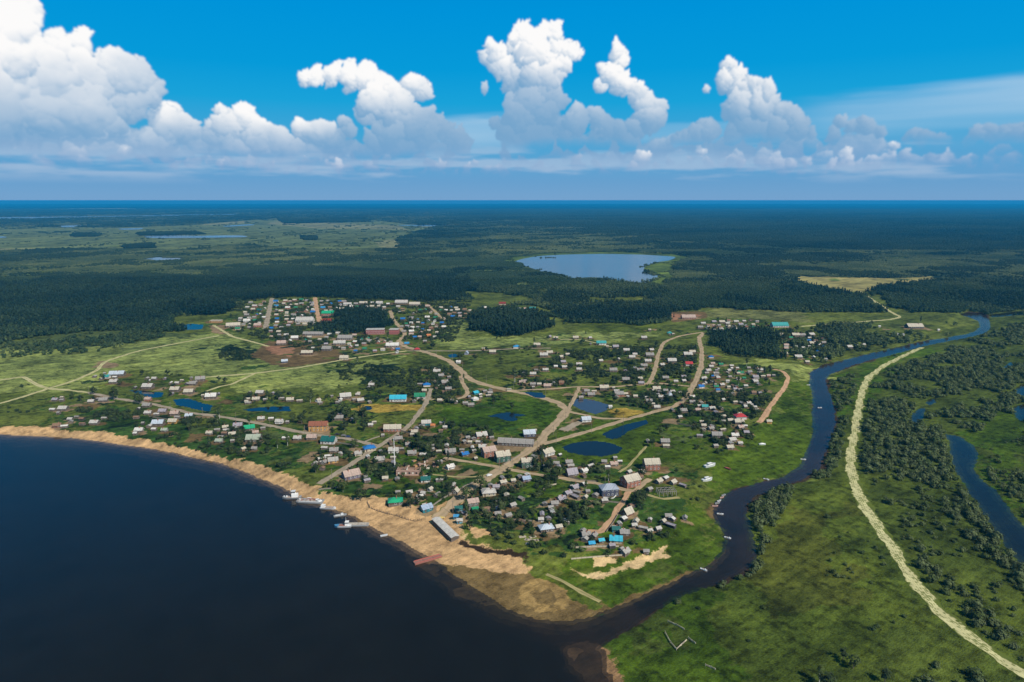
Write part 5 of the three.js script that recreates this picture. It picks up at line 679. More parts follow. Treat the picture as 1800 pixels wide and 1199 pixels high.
  const occupied = new Set(); for (const h of houses) { const R = h.width * 0.62 + 1; for (let a = -R; a <= R; a += 1) for (let b = -R; b <= R; b += 1) occupied.add(((h.p.x + a) | 0) + ',' + ((h.p.z + b) | 0)); }
  for (const [l, w] of roadLines) for (const [x, zz] of l) { const R = w / 2 + 1.4; for (let a = -R; a <= R; a += 1) for (let b = -R; b <= R; b += 1) occupied.add(((x + a) | 0) + ',' + ((zz + b) | 0)); }
  zones.forEach(([p, dens, s0, s1, cl], zi) => {
    const xs = p.map((q) => q[0]), zs = p.map((q) => q[1]), x0 = Math.min(...xs), x1 = Math.max(...xs), z0 = Math.min(...zs), z1 = Math.max(...zs), n = Math.round((x1 - x0) * (z1 - z0) / 100 * dens * 1.6);
    for (let k = 0; k < n; k++) {
      const x = mix(x0, x1, r()), zz = mix(z0, z1, r());
      if (!inside(p, x, zz) || noise(x / 4 + zi, zz / 4) + 0.25 * (noise(x / 20, zz / 20 + zi) - 0.5) < cl || fieldAt(sdRiver, x, zz) < 2 || fieldAt(sdPonds, x, zz) < 3 || occupied.has((x | 0) + ',' + (zz | 0))) continue;
      const right = p[0][0] > 90 && zi < 14, s = mix(s0, s1, Math.pow(r(), 1.5)), y = groundY(x, zz);
      spots.push({ x, z: zz, y, s, right, size: s / Math.hypot(x, zz), v: r() * 4 | 0, tone: r(), zi });
    }
  });
  spots.sort((a, b) => b.size - a.size);
  const mats = [leafMid, leafGrey, leafDark, foliageMat(0.115, 0.146, 0.06)];
  let near = 0; const rest = [];
  for (const b of spots) {
    const [px, py] = bearing(b.x, b.y, b.z);
    if (near < 296 && px > -10 && px < 1810 && py < 1215) {
      near++; const m = new THREE.Mesh(bushes[b.v], mats[b.right ? [0, 1, 1, 3][b.tone * 4 | 0] : [0, 2, 2, 3][b.tone * 4 | 0]]); m.name = numbered('willow_bush'); m.position.set(b.x, b.y - 0.1, b.z); m.rotation.y = b.tone * 40; const hs = b.s * (0.75 + 0.6 * ((b.tone * 7) % 1)); m.scale.set(b.s, hs, b.s * 0.9); scene.add(m);
      const size = b.s > 1.45 ? 'large' : b.s > 1.1 ? 'mid-sized' : 'small', tone = b.right ? ['bright green', 'grey-green', 'silvery green', 'yellowish green'][b.tone * 4 | 0] : ['bright green', 'dark green', 'deep green', 'yellowish green'][b.tone * 4 | 0];
      const zone = !b.right ? (py > 880 ? 'in the tip gardens of the village' : px > 1150 ? 'in the eastern gardens' : px < 520 ? 'on the western river bluff' : 'in the village gardens') : b.zi === 0 ? 'on the inner bend of the creek' : b.zi < 3 ? 'along the straight creek bank' : b.zi < 5 ? 'between the creek and the sand track' : b.zi === 7 ? 'along the slough bank' : b.zi === 10 ? 'beyond the slough' : py > 1090 && px < 1720 && b.zi > 10 ? 'in the lowest part of the meadow' : px < 1600 ? 'close beside the sand track' : py > 1000 ? 'near the bottom right corner' : py > 860 ? 'between the sand track and the slough' : 'on the upper floodplain';
      tag(m, `${size} ${tone} willow bush ${zone}`, 'bush', `${size} ${tone} bushes ${zone}`);
    } else rest.push(b);
  }
  const g = new THREE.Group(); g.name = 'willow_scrub'; g.userData = { kind: 'stuff', label: 'dense mass of willow scrub and garden shrubs' }; scene.add(g);
  const m4 = new THREE.Matrix4(), q = new THREE.Quaternion(), up = new THREE.Vector3(0, 1, 0), col = new THREE.Color();
  for (let v = 0; v < 4; v++) {
    const list = rest.filter((b) => b.v === v), im = new THREE.InstancedMesh(bushes[v], leafWhite, list.length); im.name = 'foliage'; im.castShadow = im.receiveShadow = true;
    list.forEach((b, i) => { const hs = b.s * (0.75 + 0.6 * ((b.tone * 7) % 1)); im.setMatrixAt(i, m4.compose(new THREE.Vector3(b.x, b.y - 0.1, b.z), q.setFromAxisAngle(up, b.tone * 40), new THREE.Vector3(b.s, hs, b.s))); const t = b.tone * 3 % 1; if (b.right) col.setRGB(mix(0.064, 0.145, t), mix(0.1, 0.18, t), mix(0.034, 0.07, t)); else col.setRGB(mix(0.034, 0.07, t), mix(0.056, 0.1, t), 0.028); im.setColorAt(i, col); });
    g.add(im);
  }
  console.log('bushes', near, rest.length);
}

// ---------------------------------------------------------------- the forest, out to the blue distance
{
  const W = 1400, H = 1000; // mask laid out by bearing-free world cells: near block and far block
  const blocks = [[-1300, -1520, 2600, 720, 1300, 360], [-5200, -6500, 10400, 4980, 2080, 996], [-16000, -16000, 32000, 9500, 1600, 475]].map(([x0, z0, w, l, nx, nz]) => {
    const c = document.createElement('canvas'); c.width = nx; c.height = nz; const g = c.getContext('2d'); g.fillStyle = '#000'; g.fillRect(0, 0, nx, nz);
    for (const [p, con, leaf] of woodMask) { g.fillStyle = `rgb(${con * 255 | 0},${leaf * 255 | 0},0)`; g.beginPath(); p.forEach(([x, z], i) => g[i ? 'lineTo' : 'moveTo']((x - x0) / w * nx, (z - z0) / l * nz)); g.closePath(); g.fill(); }
    return [x0, z0, w, l, nx, nz, g.getImageData(0, 0, nx, nz).data];
  });
  const lump = (seed, n, spread, hgt) => { // a few crowns grown together, for trees too far to tell apart
    const r = rng(seed), parts = []; for (let k = 0; k < n; k++) { const g = new THREE.IcosahedronGeometry(1, 1); const P = g.attributes.position, dx = (r() - 0.5) * spread, dz = (r() - 0.5) * spread, s = 0.8 + 0.5 * r(), hh = hgt * (0.8 + 0.45 * r()); const jit = new Map();
      for (let i = 0; i < P.count; i++) { const key = [P.getX(i), P.getY(i), P.getZ(i)].map((v) => v.toFixed(2)).join(); if (!jit.has(key)) jit.set(key, 0.75 + 0.5 * r()); const f = jit.get(key); P.setXYZ(i, P.getX(i) * f * s + dx, (P.getY(i) * f * 0.5 + 0.45) * hh, P.getZ(i) * f * s + dz); } g.deleteAttribute('uv'); g.computeVertexNormals(); parts.push(g); } const m = mergeGeometries(parts); const c = new Float32Array(m.attributes.position.count * 3).fill(1); m.setAttribute('color', new THREE.BufferAttribute(c, 3)); return m; };
  const conNear = [1, 2].map((s) => leafCrown(600 + s, 13, 6, 1.7, 4.6, 0.6, 0.5, 0.8, 0.7)), leafNear = [1, 2].map((s) => leafCrown(620 + s, 13, 6, 2.9, 2.9, 0.7, 0.62, 1.2)), conFar = [1, 2, 3].map((s) => lump(640 + s, 4, 3.2, 2.6)), leafFar = [1, 2, 3].map((s) => lump(660 + s, 4, 4, 1.5));
  const kinds = { conNear: [conNear, []], leafNear: [leafNear, []], conFar: [conFar, []], leafFar: [leafFar, []] }, r = rng(88);
  const blocked = new Set(); for (const h of houses) for (let a = -2; a <= 2; a++) for (let b = -2; b <= 2; b++) blocked.add(((h.p.x / 4 | 0) + a) + ',' + ((h.p.z / 4 | 0) + b));
  for (const [l, w] of roadLines) for (const [x, z] of l) for (let a = -1; a <= 1; a++) for (let b = -1; b <= 1; b++) blocked.add(((x / 4 | 0) + a) + ',' + ((z / 4 | 0) + b));
  blocks.forEach(([x0, z0, w, l, nx, nz, m], bi) => {
    let z = z0 + l;
    while (z > z0) {
      const d = -z, step = bi === 0 ? 4.3 : clamp(d / 420, 4.8, 40), half = Math.min(w / 2, d * 0.86 + 60);
      for (let x = -half; x < half; x += step) {
        const X = x + (r() - 0.5) * step, Z = z + (r() - 0.5) * step, wx = X + (noise(X / 6, Z / 6) - 0.5) * 40, wz = Z + (noise(X / 6 + 20, Z / 6) - 0.5) * 40;
        const i = ((wx - x0) / w * nx) | 0, j = ((wz - z0) / l * nz) | 0; if (i < 0 || j < 0 || i >= nx || j >= nz) continue;
        const k = (j * nx + i) * 4, con = m[k] / 255, leaf = m[k + 1] / 255, n = noise(X / 9, Z / 9) * 0.7 + noise(X / 50, Z / 50) * 0.3, tot = con + leaf; if (tot <= 0.01) continue;
        if (n + r() * 0.4 > 0.25 + tot * 0.95 || r() > 0.3 + tot) continue;
        if (bi === 0 && (blocked.has((X / 4 | 0) + ',' + (Z / 4 | 0)) || fieldAt(sdRiver, X, Z) < 3 || fieldAt(sdPonds, X, Z) < 3)) continue;
        const isCon = noise(X / 22 + 11, Z / 22 + 5) * 0.7 + r() * 0.3 < con / tot * 0.9 + 0.05, far = d > 1750, kk = (isCon ? 'con' : 'leaf') + (far ? 'Far' : 'Near');
        const s = far ? step / 3.6 * (0.85 + 0.5 * r()) : (isCon ? 0.85 : 0.75) + 0.5 * r() + (con > 0.9 ? 0.35 : 0);
        kinds[kk][1].push([X, bi === 0 ? groundY(X, Z) : 0, Z, s, r(), far, isCon, noise(X / 22, Z / 22 + 30), noise(X / 90 + 8, Z / 90)]);
      }
      z -= step;
    }
  });
  const m4 = new THREE.Matrix4(), q = new THREE.Quaternion(), up = new THREE.Vector3(0, 1, 0), col = new THREE.Color(); let total = 0;
  const groups = { con: new THREE.Group(), leaf: new THREE.Group() }; groups.con.name = 'conifer_forest'; groups.leaf.name = 'broadleaf_forest'; groups.con.userData = { kind: 'stuff', label: 'dark conifer forest stretching behind the village' }; groups.leaf.userData = { kind: 'stuff', label: 'mixed green woodland stretching behind the village' };
  for (const k in kinds) {
    const [shapes, list] = kinds[k];
    shapes.forEach((g, v) => {
      const mine = list.filter((_, i) => i % shapes.length === v), im = new THREE.InstancedMesh(g, leafWhite, mine.length); im.name = 'canopy'; im.castShadow = im.receiveShadow = true; total += mine.length;
      mine.forEach(([x, y, z, s, t, far, isCon, n, n2], i) => { const hs = far ? clamp(s, 1.6, 4.2) * (0.75 + 0.5 * t) : s * (0.8 + 0.4 * t); im.setMatrixAt(i, m4.compose(new THREE.Vector3(x, y - 0.2, z), q.setFromAxisAngle(up, t * 50), new THREE.Vector3(s, far ? hs * 1.1 : hs, s))); const a = clamp(n * 0.8 + (t - 0.5) * 0.5 + (n2 - 0.5) * 0.9, 0, 1); const f = far ? 1 : 1.35; if (isCon) col.setRGB(mix(0.008, 0.034, a) * f, mix(0.026, 0.060, a) * f, mix(0.018, 0.027, a) * f); else col.setRGB(mix(0.028, 0.12, a * a) * f, mix(0.056, 0.15, a * a) * f, mix(0.024, 0.056, a * a) * f); im.setColorAt(i, col); });
      groups[k.startsWith('con') ? 'con' : 'leaf'].add(im);
    });
  }
  scene.add(groups.con, groups.leaf);
  console.log('forest', total);
}
// ---------------------------------------------------------------- houses
const wearTexture = (() => { // weathered sheet roofing: seams, streaks and stains; one repeat is 6 m
  const n = 128, d = new Uint8Array(n * n * 4), r = rng(3); for (let y = 0; y < n; y++) for (let x = 0; x < n; x++) { const st = noise(x / 5, y / 60), bl = noise(x / 14 + 6, y / 14), v = clamp((0.93 + 0.2 * (st - 0.5) + 0.35 * (bl - 0.5) + (x % 21 < 2 ? -0.12 : 0) + (y % 42 < 2 ? -0.1 : 0) + (r() - 0.5) * 0.1), 0.2, 1) * 255; d.set([v, v * 0.985, v * 0.96, 255], (y * n + x) * 4); }
  const t = new THREE.DataTexture(d, n, n); t.wrapS = t.wrapT = THREE.RepeatWrapping; t.colorSpace = THREE.SRGBColorSpace; t.magFilter = THREE.LinearFilter; t.needsUpdate = true; return t;
})();
const boardTexture = (() => { const n = 128, d = new Uint8Array(n * n * 4); for (let y = 0; y < n; y++) for (let x = 0; x < n; x++) { const v = clamp(0.9 + 0.3 * (noise(x / 50, y / 4) - 0.5) + 0.3 * (noise(x / 12, y / 12 + 4) - 0.5) + (y % 16 < 2 ? -0.2 : 0), 0.2, 1) * 255; d.set([v, v, v, 255], (y * n + x) * 4); } const t = new THREE.DataTexture(d, n, n); t.wrapS = t.wrapT = THREE.RepeatWrapping; t.colorSpace = THREE.SRGBColorSpace; t.magFilter = THREE.LinearFilter; t.needsUpdate = true; return t; })();
const mat = (c, map, rough = 0.85, more = {}) => new THREE.MeshStandardMaterial({ color: new THREE.Color(...c), map: map ?? null, roughness: rough, ...more });
const R = {}, RC = { dull: [0.34, 0.33, 0.33], grey: [0.44, 0.43, 0.42], pale: [0.56, 0.55, 0.54], cream: [0.58, 0.54, 0.46], white: [0.74, 0.74, 0.74], violet: [0.38, 0.36, 0.43], pink: [0.52, 0.40, 0.36], sky: [0.34, 0.44, 0.62], sky2: [0.50, 0.58, 0.70], steel: [0.36, 0.42, 0.54], blue: [0.02, 0.17, 0.52], blue2: [0.05, 0.30, 0.62], cyan: [0.05, 0.46, 0.66], cyan2: [0.03, 0.36, 0.68], teal: [0.015, 0.13, 0.13], teal2: [0.06, 0.36, 0.38], green: [0.02, 0.38, 0.20], green2: [0.03, 0.24, 0.13], greenpale: [0.40, 0.47, 0.40], red: [0.48, 0.05, 0.06], red2: [0.26, 0.04, 0.03], rust: [0.27, 0.10, 0.06], brown: [0.24, 0.15, 0.10], orange: [0.56, 0.20, 0.07] };
for (const k in RC) R[k] = mat(/dull|grey|pale|cream|white|violet|pink/.test(k) ? RC[k].map((v) => v * 0.88) : RC[k], wearTexture, /blue|cyan|sky|steel|green2?$|red|teal/.test(k) ? 0.45 : 0.85);
const WL = {}, WC = { wood: [0.17, 0.135, 0.11], dark: [0.06, 0.055, 0.05], brown: [0.14, 0.08, 0.05], redwood: [0.20, 0.09, 0.06], white: [0.66, 0.65, 0.62], cream: [0.52, 0.46, 0.34], ochre: [0.55, 0.31, 0.10], brick: [0.36, 0.16, 0.11], redwall: [0.40, 0.13, 0.12], green: [0.05, 0.12, 0.09], greenish: [0.08, 0.14, 0.10], greenmetal: [0.20, 0.16, 0.14], teal: [0.03, 0.20, 0.24], cyan: [0.10, 0.40, 0.55], slate: [0.09, 0.10, 0.15], violet: [0.20, 0.17, 0.24], steel: [0.30, 0.34, 0.40] };
for (const k in WC) WL[k] = mat(WC[k], boardTexture, 0.9);
const glass = mat([0.02, 0.025, 0.03], null, 0.08), frameWhite = mat([0.7, 0.7, 0.68], null, 0.6), brickMat = mat([0.33, 0.15, 0.10], boardTexture, 0.95), doorMat = mat([0.16, 0.11, 0.08], boardTexture, 0.8);
function boxUV(w, h, d, s = 6) { const g = new THREE.BoxGeometry(w, h, d), u = g.attributes.uv, dim = [[d, h], [d, h], [w, d], [w, d], [w, h], [w, h]]; for (let f = 0; f < 6; f++) for (let k = 0; k < 4; k++) u.setXY(f * 4 + k, u.getX(f * 4 + k) * dim[f][0] / s, u.getY(f * 4 + k) * dim[f][1] / s); return g; }
function prism(w, h, d, rise) { // walls with gable ends; ridge along x
  const sh = new THREE.Shape([[-d / 2, -0.5], [d / 2, -0.5], [d / 2, h], [0, h + rise], [-d / 2, h]].map(([a, b]) => new THREE.Vector2(a, b))), g = new THREE.ExtrudeGeometry(sh, { depth: w, bevelEnabled: false }); g.translate(0, 0, -w / 2).rotateY(Math.PI / 2); const u = g.attributes.uv; for (let i = 0; i < u.count; i++) u.setXY(i, u.getX(i) / 4, u.getY(i) / 4); return g;
}
function gableRoof(w, h, d, rise, over = 0.5, th = 0.16) {
  const half = d / 2 + over, ang = Math.atan2(rise, d / 2), len = half / Math.cos(ang), parts = [];
  for (const s of [-1, 1]) { const g = boxUV(w + over * 1.6, th, len); g.translate(0, th / 2 + 0.02, s * len / 2); g.rotateX(s * ang); g.translate(0, h + rise, 0); parts.push(g); }
  const cap = new THREE.CylinderGeometry(0.12, 0.12, w + over * 1.6, 6).rotateZ(Math.PI / 2); cap.translate(0, h + rise + th, 0); parts.push(cap);
  return mergeGeometries(parts.map((g) => g.index ? g.toNonIndexed() : g));
}
function hipRoof(w, h, d, rise, over = 0.5) {
  const a = w / 2 + over, b = d / 2 + over, r = Math.max(0.2, (w - d) / 2), y = h - over * rise / (d / 2) * 0.6, top = h + rise, P = [], U = [], quad = (p, q, s, t) => { for (const v of [p, q, s, p, s, t]) { P.push(...v); U.push((v[0] + v[2]) / 6, (v[1] * 1.4 + v[2] * 0.3) / 6); } };
  const A = [-a, y, b], B = [a, y, b], C = [a, y, -b], E = [-a, y, -b], F = [-r, top, 0], G = [r, top, 0];
  quad(A, B, G, F); quad(C, E, F, G); quad(B, C, G, G); quad(E, A, F, F); quad([-a, y - 0.15, b], [a, y - 0.15, b], B, A); quad([a, y - 0.15, -b], [-a, y - 0.15, -b], E, C); quad([a, y - 0.15, b], [a, y - 0.15, -b], C, B); quad([-a, y - 0.15, -b], [-a, y - 0.15, b], A, E); quad([-a, y - 0.15, -b], [a, y - 0.15, -b], [a, y - 0.15, b], [-a, y - 0.15, b]);
  const g = new THREE.BufferGeometry(); g.setAttribute('position', new THREE.Float32BufferAttribute(P, 3)); g.setAttribute('uv', new THREE.Float32BufferAttribute(U, 2)); g.computeVertexNormals(); return g;
}
const winFrame = new THREE.BoxGeometry(1.15, 1.35, 0.12), winPane = new THREE.BoxGeometry(0.85, 1.05, 0.06), doorShape = new THREE.BoxGeometry(1, 2.05, 0.1);
function openings(wall, w, h, d, rows, seed) {
  const r = rng(seed), put = (x, y, z, ry) => { const f = mesh('window', winFrame, frameWhite, wall); f.position.set(x, y, z); f.rotation.y = ry; const p = mesh('pane', winPane, glass, f); p.position.z = 0.05; };
  const n = Math.max(2, Math.floor(w / 2.8)), m = Math.max(1, Math.floor(d / 3));
  for (let k = 0; k < rows; k++) { const y = 1.5 + k * 2.9; for (let i = 0; i < n; i++) { const x = (i + 0.5) / n * w - w / 2; if (!(k === 0 && i === 0)) put(x, y, d / 2 + 0.03, 0); put(x, y, -d / 2 - 0.03, Math.PI); } for (let i = 0; i < m; i++) { const z = (i + 0.5) / m * d - d / 2; put(w / 2 + 0.03, y, z, Math.PI / 2); put(-w / 2 - 0.03, y, z, -Math.PI / 2); } }
  const dr = mesh('door', doorShape, doorMat, wall); dr.position.set(0.5 / n * w - w / 2, 1.02, d / 2 + 0.03);
}
const alike = {};
for (const h of houses) { h.kind = h.width > 21 ? 'hall' : h.width < 4.2 ? 'hut' : 'house'; if (!h.label) { h.base = `${wallWord[h.wall] ?? 'plain'} ${h.kind} with ${roofWord[h.roof]} roof ${district(h.px, h.py)}`; (alike[h.base] ??= []).push(h); } }
for (const k in alike) alike[k].sort((a, b) => a.px - b.px).forEach((h, i) => { h.label = alike[k].length === 1 ? k : `${k}, ${nth(i)} from left`; });
const ranked = houses.filter((h) => h.kind === 'house').sort((a, b) => (b.base ? 0 : 1) - (a.base ? 0 : 1) || b.width / b.p.length() - a.width / a.p.length()), mass = new Set(ranked.slice(300)), massParts = {};
houses.forEach((h, i) => {
  if (mass.has(h)) { // too many and too small to pick out singly: joined by material
    const w = Math.max(3, h.width), d = w * 0.74, eave = clamp(w * 0.3, 2, 2.9), rise = d * 0.34, m = new THREE.Matrix4().makeRotationY(h.turn).setPosition(h.p.x, groundY(h.p.x, h.p.z), h.p.z);
    const w0 = prism(w, eave, d, rise), add = (k, g) => (massParts[k] ??= []).push((g.index ? g.toNonIndexed() : g).applyMatrix4(m)); add('wall ' + h.wall, w0); add('roof ' + h.roof, gableRoof(w, eave, d, rise)); return;
  }
  const r = rng(7000 + i), g = new THREE.Group(), s = h.shape, big = h.py > 742 && !h.filled; g.name = numbered(h.kind === 'hall' ? 'long_hall' : h.kind === 'hut' ? 'garden_hut' : 'village_house');
  const w = s === 'long' ? h.width : Math.max(3, h.width * (Math.abs(Math.sin(h.turn)) > 0.5 ? 0.95 : 1)), d = s === 'long' ? 8 : s.startsWith('flat2') ? Math.min(w, 14) : w > 13 ? Math.max(7.5, w * 0.52) : w * 0.74, two = s.endsWith('2'), eave = two ? (s === 'flat2' ? 7 : 5.2) : clamp(w * 0.3, 2.0, 2.9), rise = s === 'steep' ? d * 0.58 : s.startsWith('hip') ? d * 0.3 : d * 0.34;
  g.position.set(h.p.x, groundY(h.p.x, h.p.z), h.p.z); g.rotation.y = h.turn; scene.add(g);
  let wall, roof;
  if (s.startsWith('flat')) { wall = mesh('wall', boxUV(w, eave + 0.5, d, 4).translate(0, eave / 2 - 0.25, 0), WL[h.wall], g); roof = mesh('roof', boxUV(w + 0.5, 0.3, d + 0.5).translate(0, eave + 0.16, 0), R[h.roof], g); }
  else if (s.startsWith('hip')) { wall = mesh('wall', boxUV(w, eave + 0.5, d, 4).translate(0, eave / 2 - 0.25, 0), WL[h.wall], g); roof = mesh('roof', hipRoof(w, eave, d, rise), R[h.roof], g); }
  else { wall = mesh('wall', prism(w, eave, d, rise), WL[h.wall], g); roof = mesh('roof', gableRoof(w, eave, d, rise), R[h.roof], g); }
  if (!s.startsWith('flat') && h.kind !== 'hut' && h.wall !== 'steel') { const c = mesh('chimney', boxUV(0.6, 1.9, 0.6, 4), brickMat, roof); c.position.set((r() - 0.5) * w * 0.5, eave + rise * 0.95 + 0.3, (r() < 0.5 ? 1 : -1) * d * 0.1); }
  if (big || h.width > 16) openings(wall, w, eave, d, s === 'flat2' ? 2 : two ? 2 : 1, 100 + i);
  if (h.wall === 'greenmetal') { const a = mesh('annex', boxUV(w * 0.7, 2.4, 3.2, 4), R.green, g); a.position.set(0.5, 1, d / 2 + 1.65); }
  if (big && r() < 0.6 && h.kind === 'house') { const lw = w * (0.35 + 0.2 * r()), ld = d * (0.4 + 0.2 * r()), p = mesh('porch', prism(lw, 2.0, ld, ld * 0.25), WL.wood, g); p.position.set((r() - 0.5) * w * 0.4, 0, -(d / 2 + ld / 2 + 0.02)); const q = mesh('porch_roof', gableRoof(lw, 2.0, ld, ld * 0.25, 0.25, 0.1), R[['dull', 'grey', 'pale'][r() * 3 | 0]], g); q.position.copy(p.position); }
  tag(g, h.label, h.kind === 'hall' ? 'hall' : h.kind === 'hut' ? 'hut' : 'house', `${h.kind}s ${district(h.px, h.py)}`);
});
{ const g = new THREE.Group(); g.name = 'far_cottages'; g.userData = { kind: 'stuff', label: 'mass of tiny far cottages of the village' }; scene.add(g); for (const k in massParts) { const [a, b] = k.split(' '); const m = mesh(a, mergeGeometries(massParts[k]), a === 'wall' ? WL[b] : R[b], g); m.castShadow = m.receiveShadow = true; } }
console.log('houses', houses.length, JSON.stringify(used));

// ---------------------------------------------------------------- sheds and fences of the yards
{
  const r = rng(55), spots = []; let n = 0;
  const shedWalls = [prism(1, 2, 1, 0.5)];
  for (const h of houses) for (let k = 0; k < 3; k++) {
    if (n > 250 || (h.filled && k > 0) || r() > (h.py > 640 ? 0.62 : 0.4)) continue;
    const a = h.turn + (r() * 4 | 0) * Math.PI / 2 + (r() - 0.5) * 0.6, d = h.width * 0.6 + 3.5 + r() * 7, x = h.p.x + Math.cos(a) * d, z = h.p.z + Math.sin(a) * d, w = 2.4 + r() * 3.6, dd = 2.2 + r() * 1.6;
    if (nearRoad(x, z) || fieldAt(sdPonds, x, z) < 4 || fieldAt(sdPlateau, x, z) > -2 || houses.some((o) => Math.hypot(o.p.x - x, o.p.z - z) < o.width * 0.56 + w * 0.6) || spots.some((o) => Math.hypot(o[0] - x, o[1] - z) < 6)) continue;
    spots.push([x, z]); const g = new THREE.Group(); g.name = numbered('garden_shed'); g.position.set(x, groundY(x, z), z); g.rotation.y = h.turn + (r() < 0.4 ? Math.PI / 2 : 0); scene.add(g);
    const roofs = ['dull', 'dull', 'grey', 'pale', 'brown', 'violet', 'cream', 'white'], rf = roofs[r() * roofs.length | 0], rise = dd * 0.22; mesh('wall', prism(w, 1.9, dd, rise), WL[r() < 0.85 ? 'wood' : 'dark'], g); mesh('roof', gableRoof(w, 1.9, dd, rise, 0.25, 0.1), R[rf], g); n++;
    tag(g, `small ${roofWord[rf]}-roofed shed ${district(h.px, h.py)}, ${['beside', 'behind', 'next to'][k]} the ${roofWord[h.roof]} house roof`, 'shed', `${roofWord[rf]} sheds by ${roofWord[h.roof]} roofs ${district(h.px, h.py)} ${k}`);
  }
  console.log('sheds', n);
}
const plank = mat([0.30, 0.26, 0.21], boardTexture, 0.95), paleWood = mat([0.52, 0.45, 0.34], boardTexture, 0.9), postWood = mat([0.16, 0.12, 0.09], null, 0.95), whitePaint = mat([0.72, 0.72, 0.70], null, 0.6);
function fence(pts, hgt, material, label, name = 'board_fence', gap = 3) {
  const P = pts.map(([x, y]) => place(x, y)), g = new THREE.Group(); g.name = numbered(name); g.position.copy(P[0]); scene.add(g);
  for (let k = 0; k + 1 < P.length; k++) {
    const a = P[k].clone().sub(P[0]), b = P[k + 1].clone().sub(P[0]), len = Math.hypot(b.x - a.x, b.z - a.z), n = Math.max(1, Math.round(len / gap));
    for (let i = 0; i < n; i++) { const u = a.clone().lerp(b, i / n), v = a.clone().lerp(b, (i + 1) / n), gu = groundY(P[0].x + u.x, P[0].z + u.z) - P[0].y, gv = groundY(P[0].x + v.x, P[0].z + v.z) - P[0].y; const m = mesh('panel', boxUV(len / n, hgt * 0.85, 0.06, 2), material, g); m.position.set((u.x + v.x) / 2, (gu + gv) / 2 + hgt * 0.5, (u.z + v.z) / 2); m.rotation.set(0, -Math.atan2(v.z - u.z, v.x - u.x), Math.atan2(gv - gu, len / n), 'YXZ'); const p = mesh('post', new THREE.BoxGeometry(0.14, hgt + 0.4, 0.14), postWood, g); p.position.set(u.x, gu + hgt / 2 - 0.1, u.z); }
  }
  return tag(g, label, 'fence', 'board fences of the yards');
}
[[[[1060, 876], [1078, 877], [1086, 869]], 1.2, whitePaint, 'white fence in front of the large dark house'], [[[1012, 964], [1050, 962], [1088, 962]], 1.4, paleWood, 'pale fence above the garden plot near the bluff tip'], [[[1004, 984], [1050, 980], [1098, 977]], 1.2, paleWood, 'pale fence along the top of the bluff tip'], [[[1050, 884], [1070, 883], [1088, 885]], 1.4, plank, 'grey fence behind the large dark house'], [[[955, 862], [966, 855], [978, 852]], 1.3, paleWood, 'pale fence in the gardens below the crossroads'], [[[757, 893], [775, 880], [795, 868]], 1.5, plank, 'grey fence along the landing road'], [[[800, 868], [815, 857], [830, 850]], 1.5, plank, 'grey fence higher up the landing road'], [[[780, 870], [792, 866]], 1.3, plank, 'short grey fence across the landing road gardens'], [[[560, 862], [580, 860], [595, 858]], 1.3, plank, 'grey fence below the lower riverside lane'], [[[1000, 840], [1020, 845], [1048, 848]], 1.4, plank, 'grey fence along the garden street'], [[[885, 818], [900, 809], [915, 800]], 1.5, plank, 'grey fence along the main road at the crossroads'], [[[700, 757], [718, 762], [740, 768]], 1.4, plank, 'grey fence below the hill street'], [[[580, 778], [600, 780], [630, 785]], 1.4, plank, 'grey fence below the riverside street'], [[[1086, 906], [1078, 920], [1066, 936]], 1.4, plank, 'grey fence along the reddish lane'], [[[262, 733], [300, 739], [330, 745]], 1.3, plank, 'grey fence in the western gardens'], [[[870, 905], [900, 915], [935, 917]], 1.3, plank, 'grey fence in the lower tip gardens'], [[[1190, 745], [1225, 752], [1260, 757]], 1.3, plank, 'grey fence in the eastern quarter'], [[[640, 778], [655, 772], [668, 768]], 1.3, plank, 'grey fence above the riverside street']].forEach((f) => fence(...f));
// a fallen log pen on the right bank
[[[[1174, 1094], [1188, 1100], [1203, 1108]], 'pale log rail of the old pen, upper side'], [[[1169, 1113], [1178, 1130], [1189, 1143]], 'dark log rail of the old pen, creek side'], [[[1189, 1143], [1198, 1135], [1207, 1127]], 'pale log rail of the old pen, lower side'], [[[1210, 1123], [1217, 1129], [1223, 1133]], 'short log rail east of the old pen'], [[[1240, 1171], [1250, 1175], [1258, 1179]], 'lone log rail south of the old pen']].forEach(([pts, label]) => {
  const P = pts.map(([x, y]) => place(x, y)), g = new THREE.Group(); g.name = numbered('log_rail'); g.position.copy(P[0]); scene.add(g);
  for (let k = 0; k + 1 < P.length; k++) { const a = P[k].clone().sub(P[0]), b = P[k + 1].clone().sub(P[0]), d = b.clone().sub(a), L = d.length(); for (const y of [0.5, 0.95]) { const c = new THREE.CylinderGeometry(0.13, 0.16, L, 6).rotateZ(Math.PI / 2); const m = mesh('rail', c, paleWood, g); m.position.copy(a).add(b).multiplyScalar(0.5); m.position.y += y; m.rotation.y = -Math.atan2(d.z, d.x); } const p = mesh('post', new THREE.CylinderGeometry(0.15, 0.15, 1.6, 6), paleWood, g); p.position.copy(a); p.position.y += 0.5; }
  tag(g, label, 'fence', 'rails of the old log pen');
});
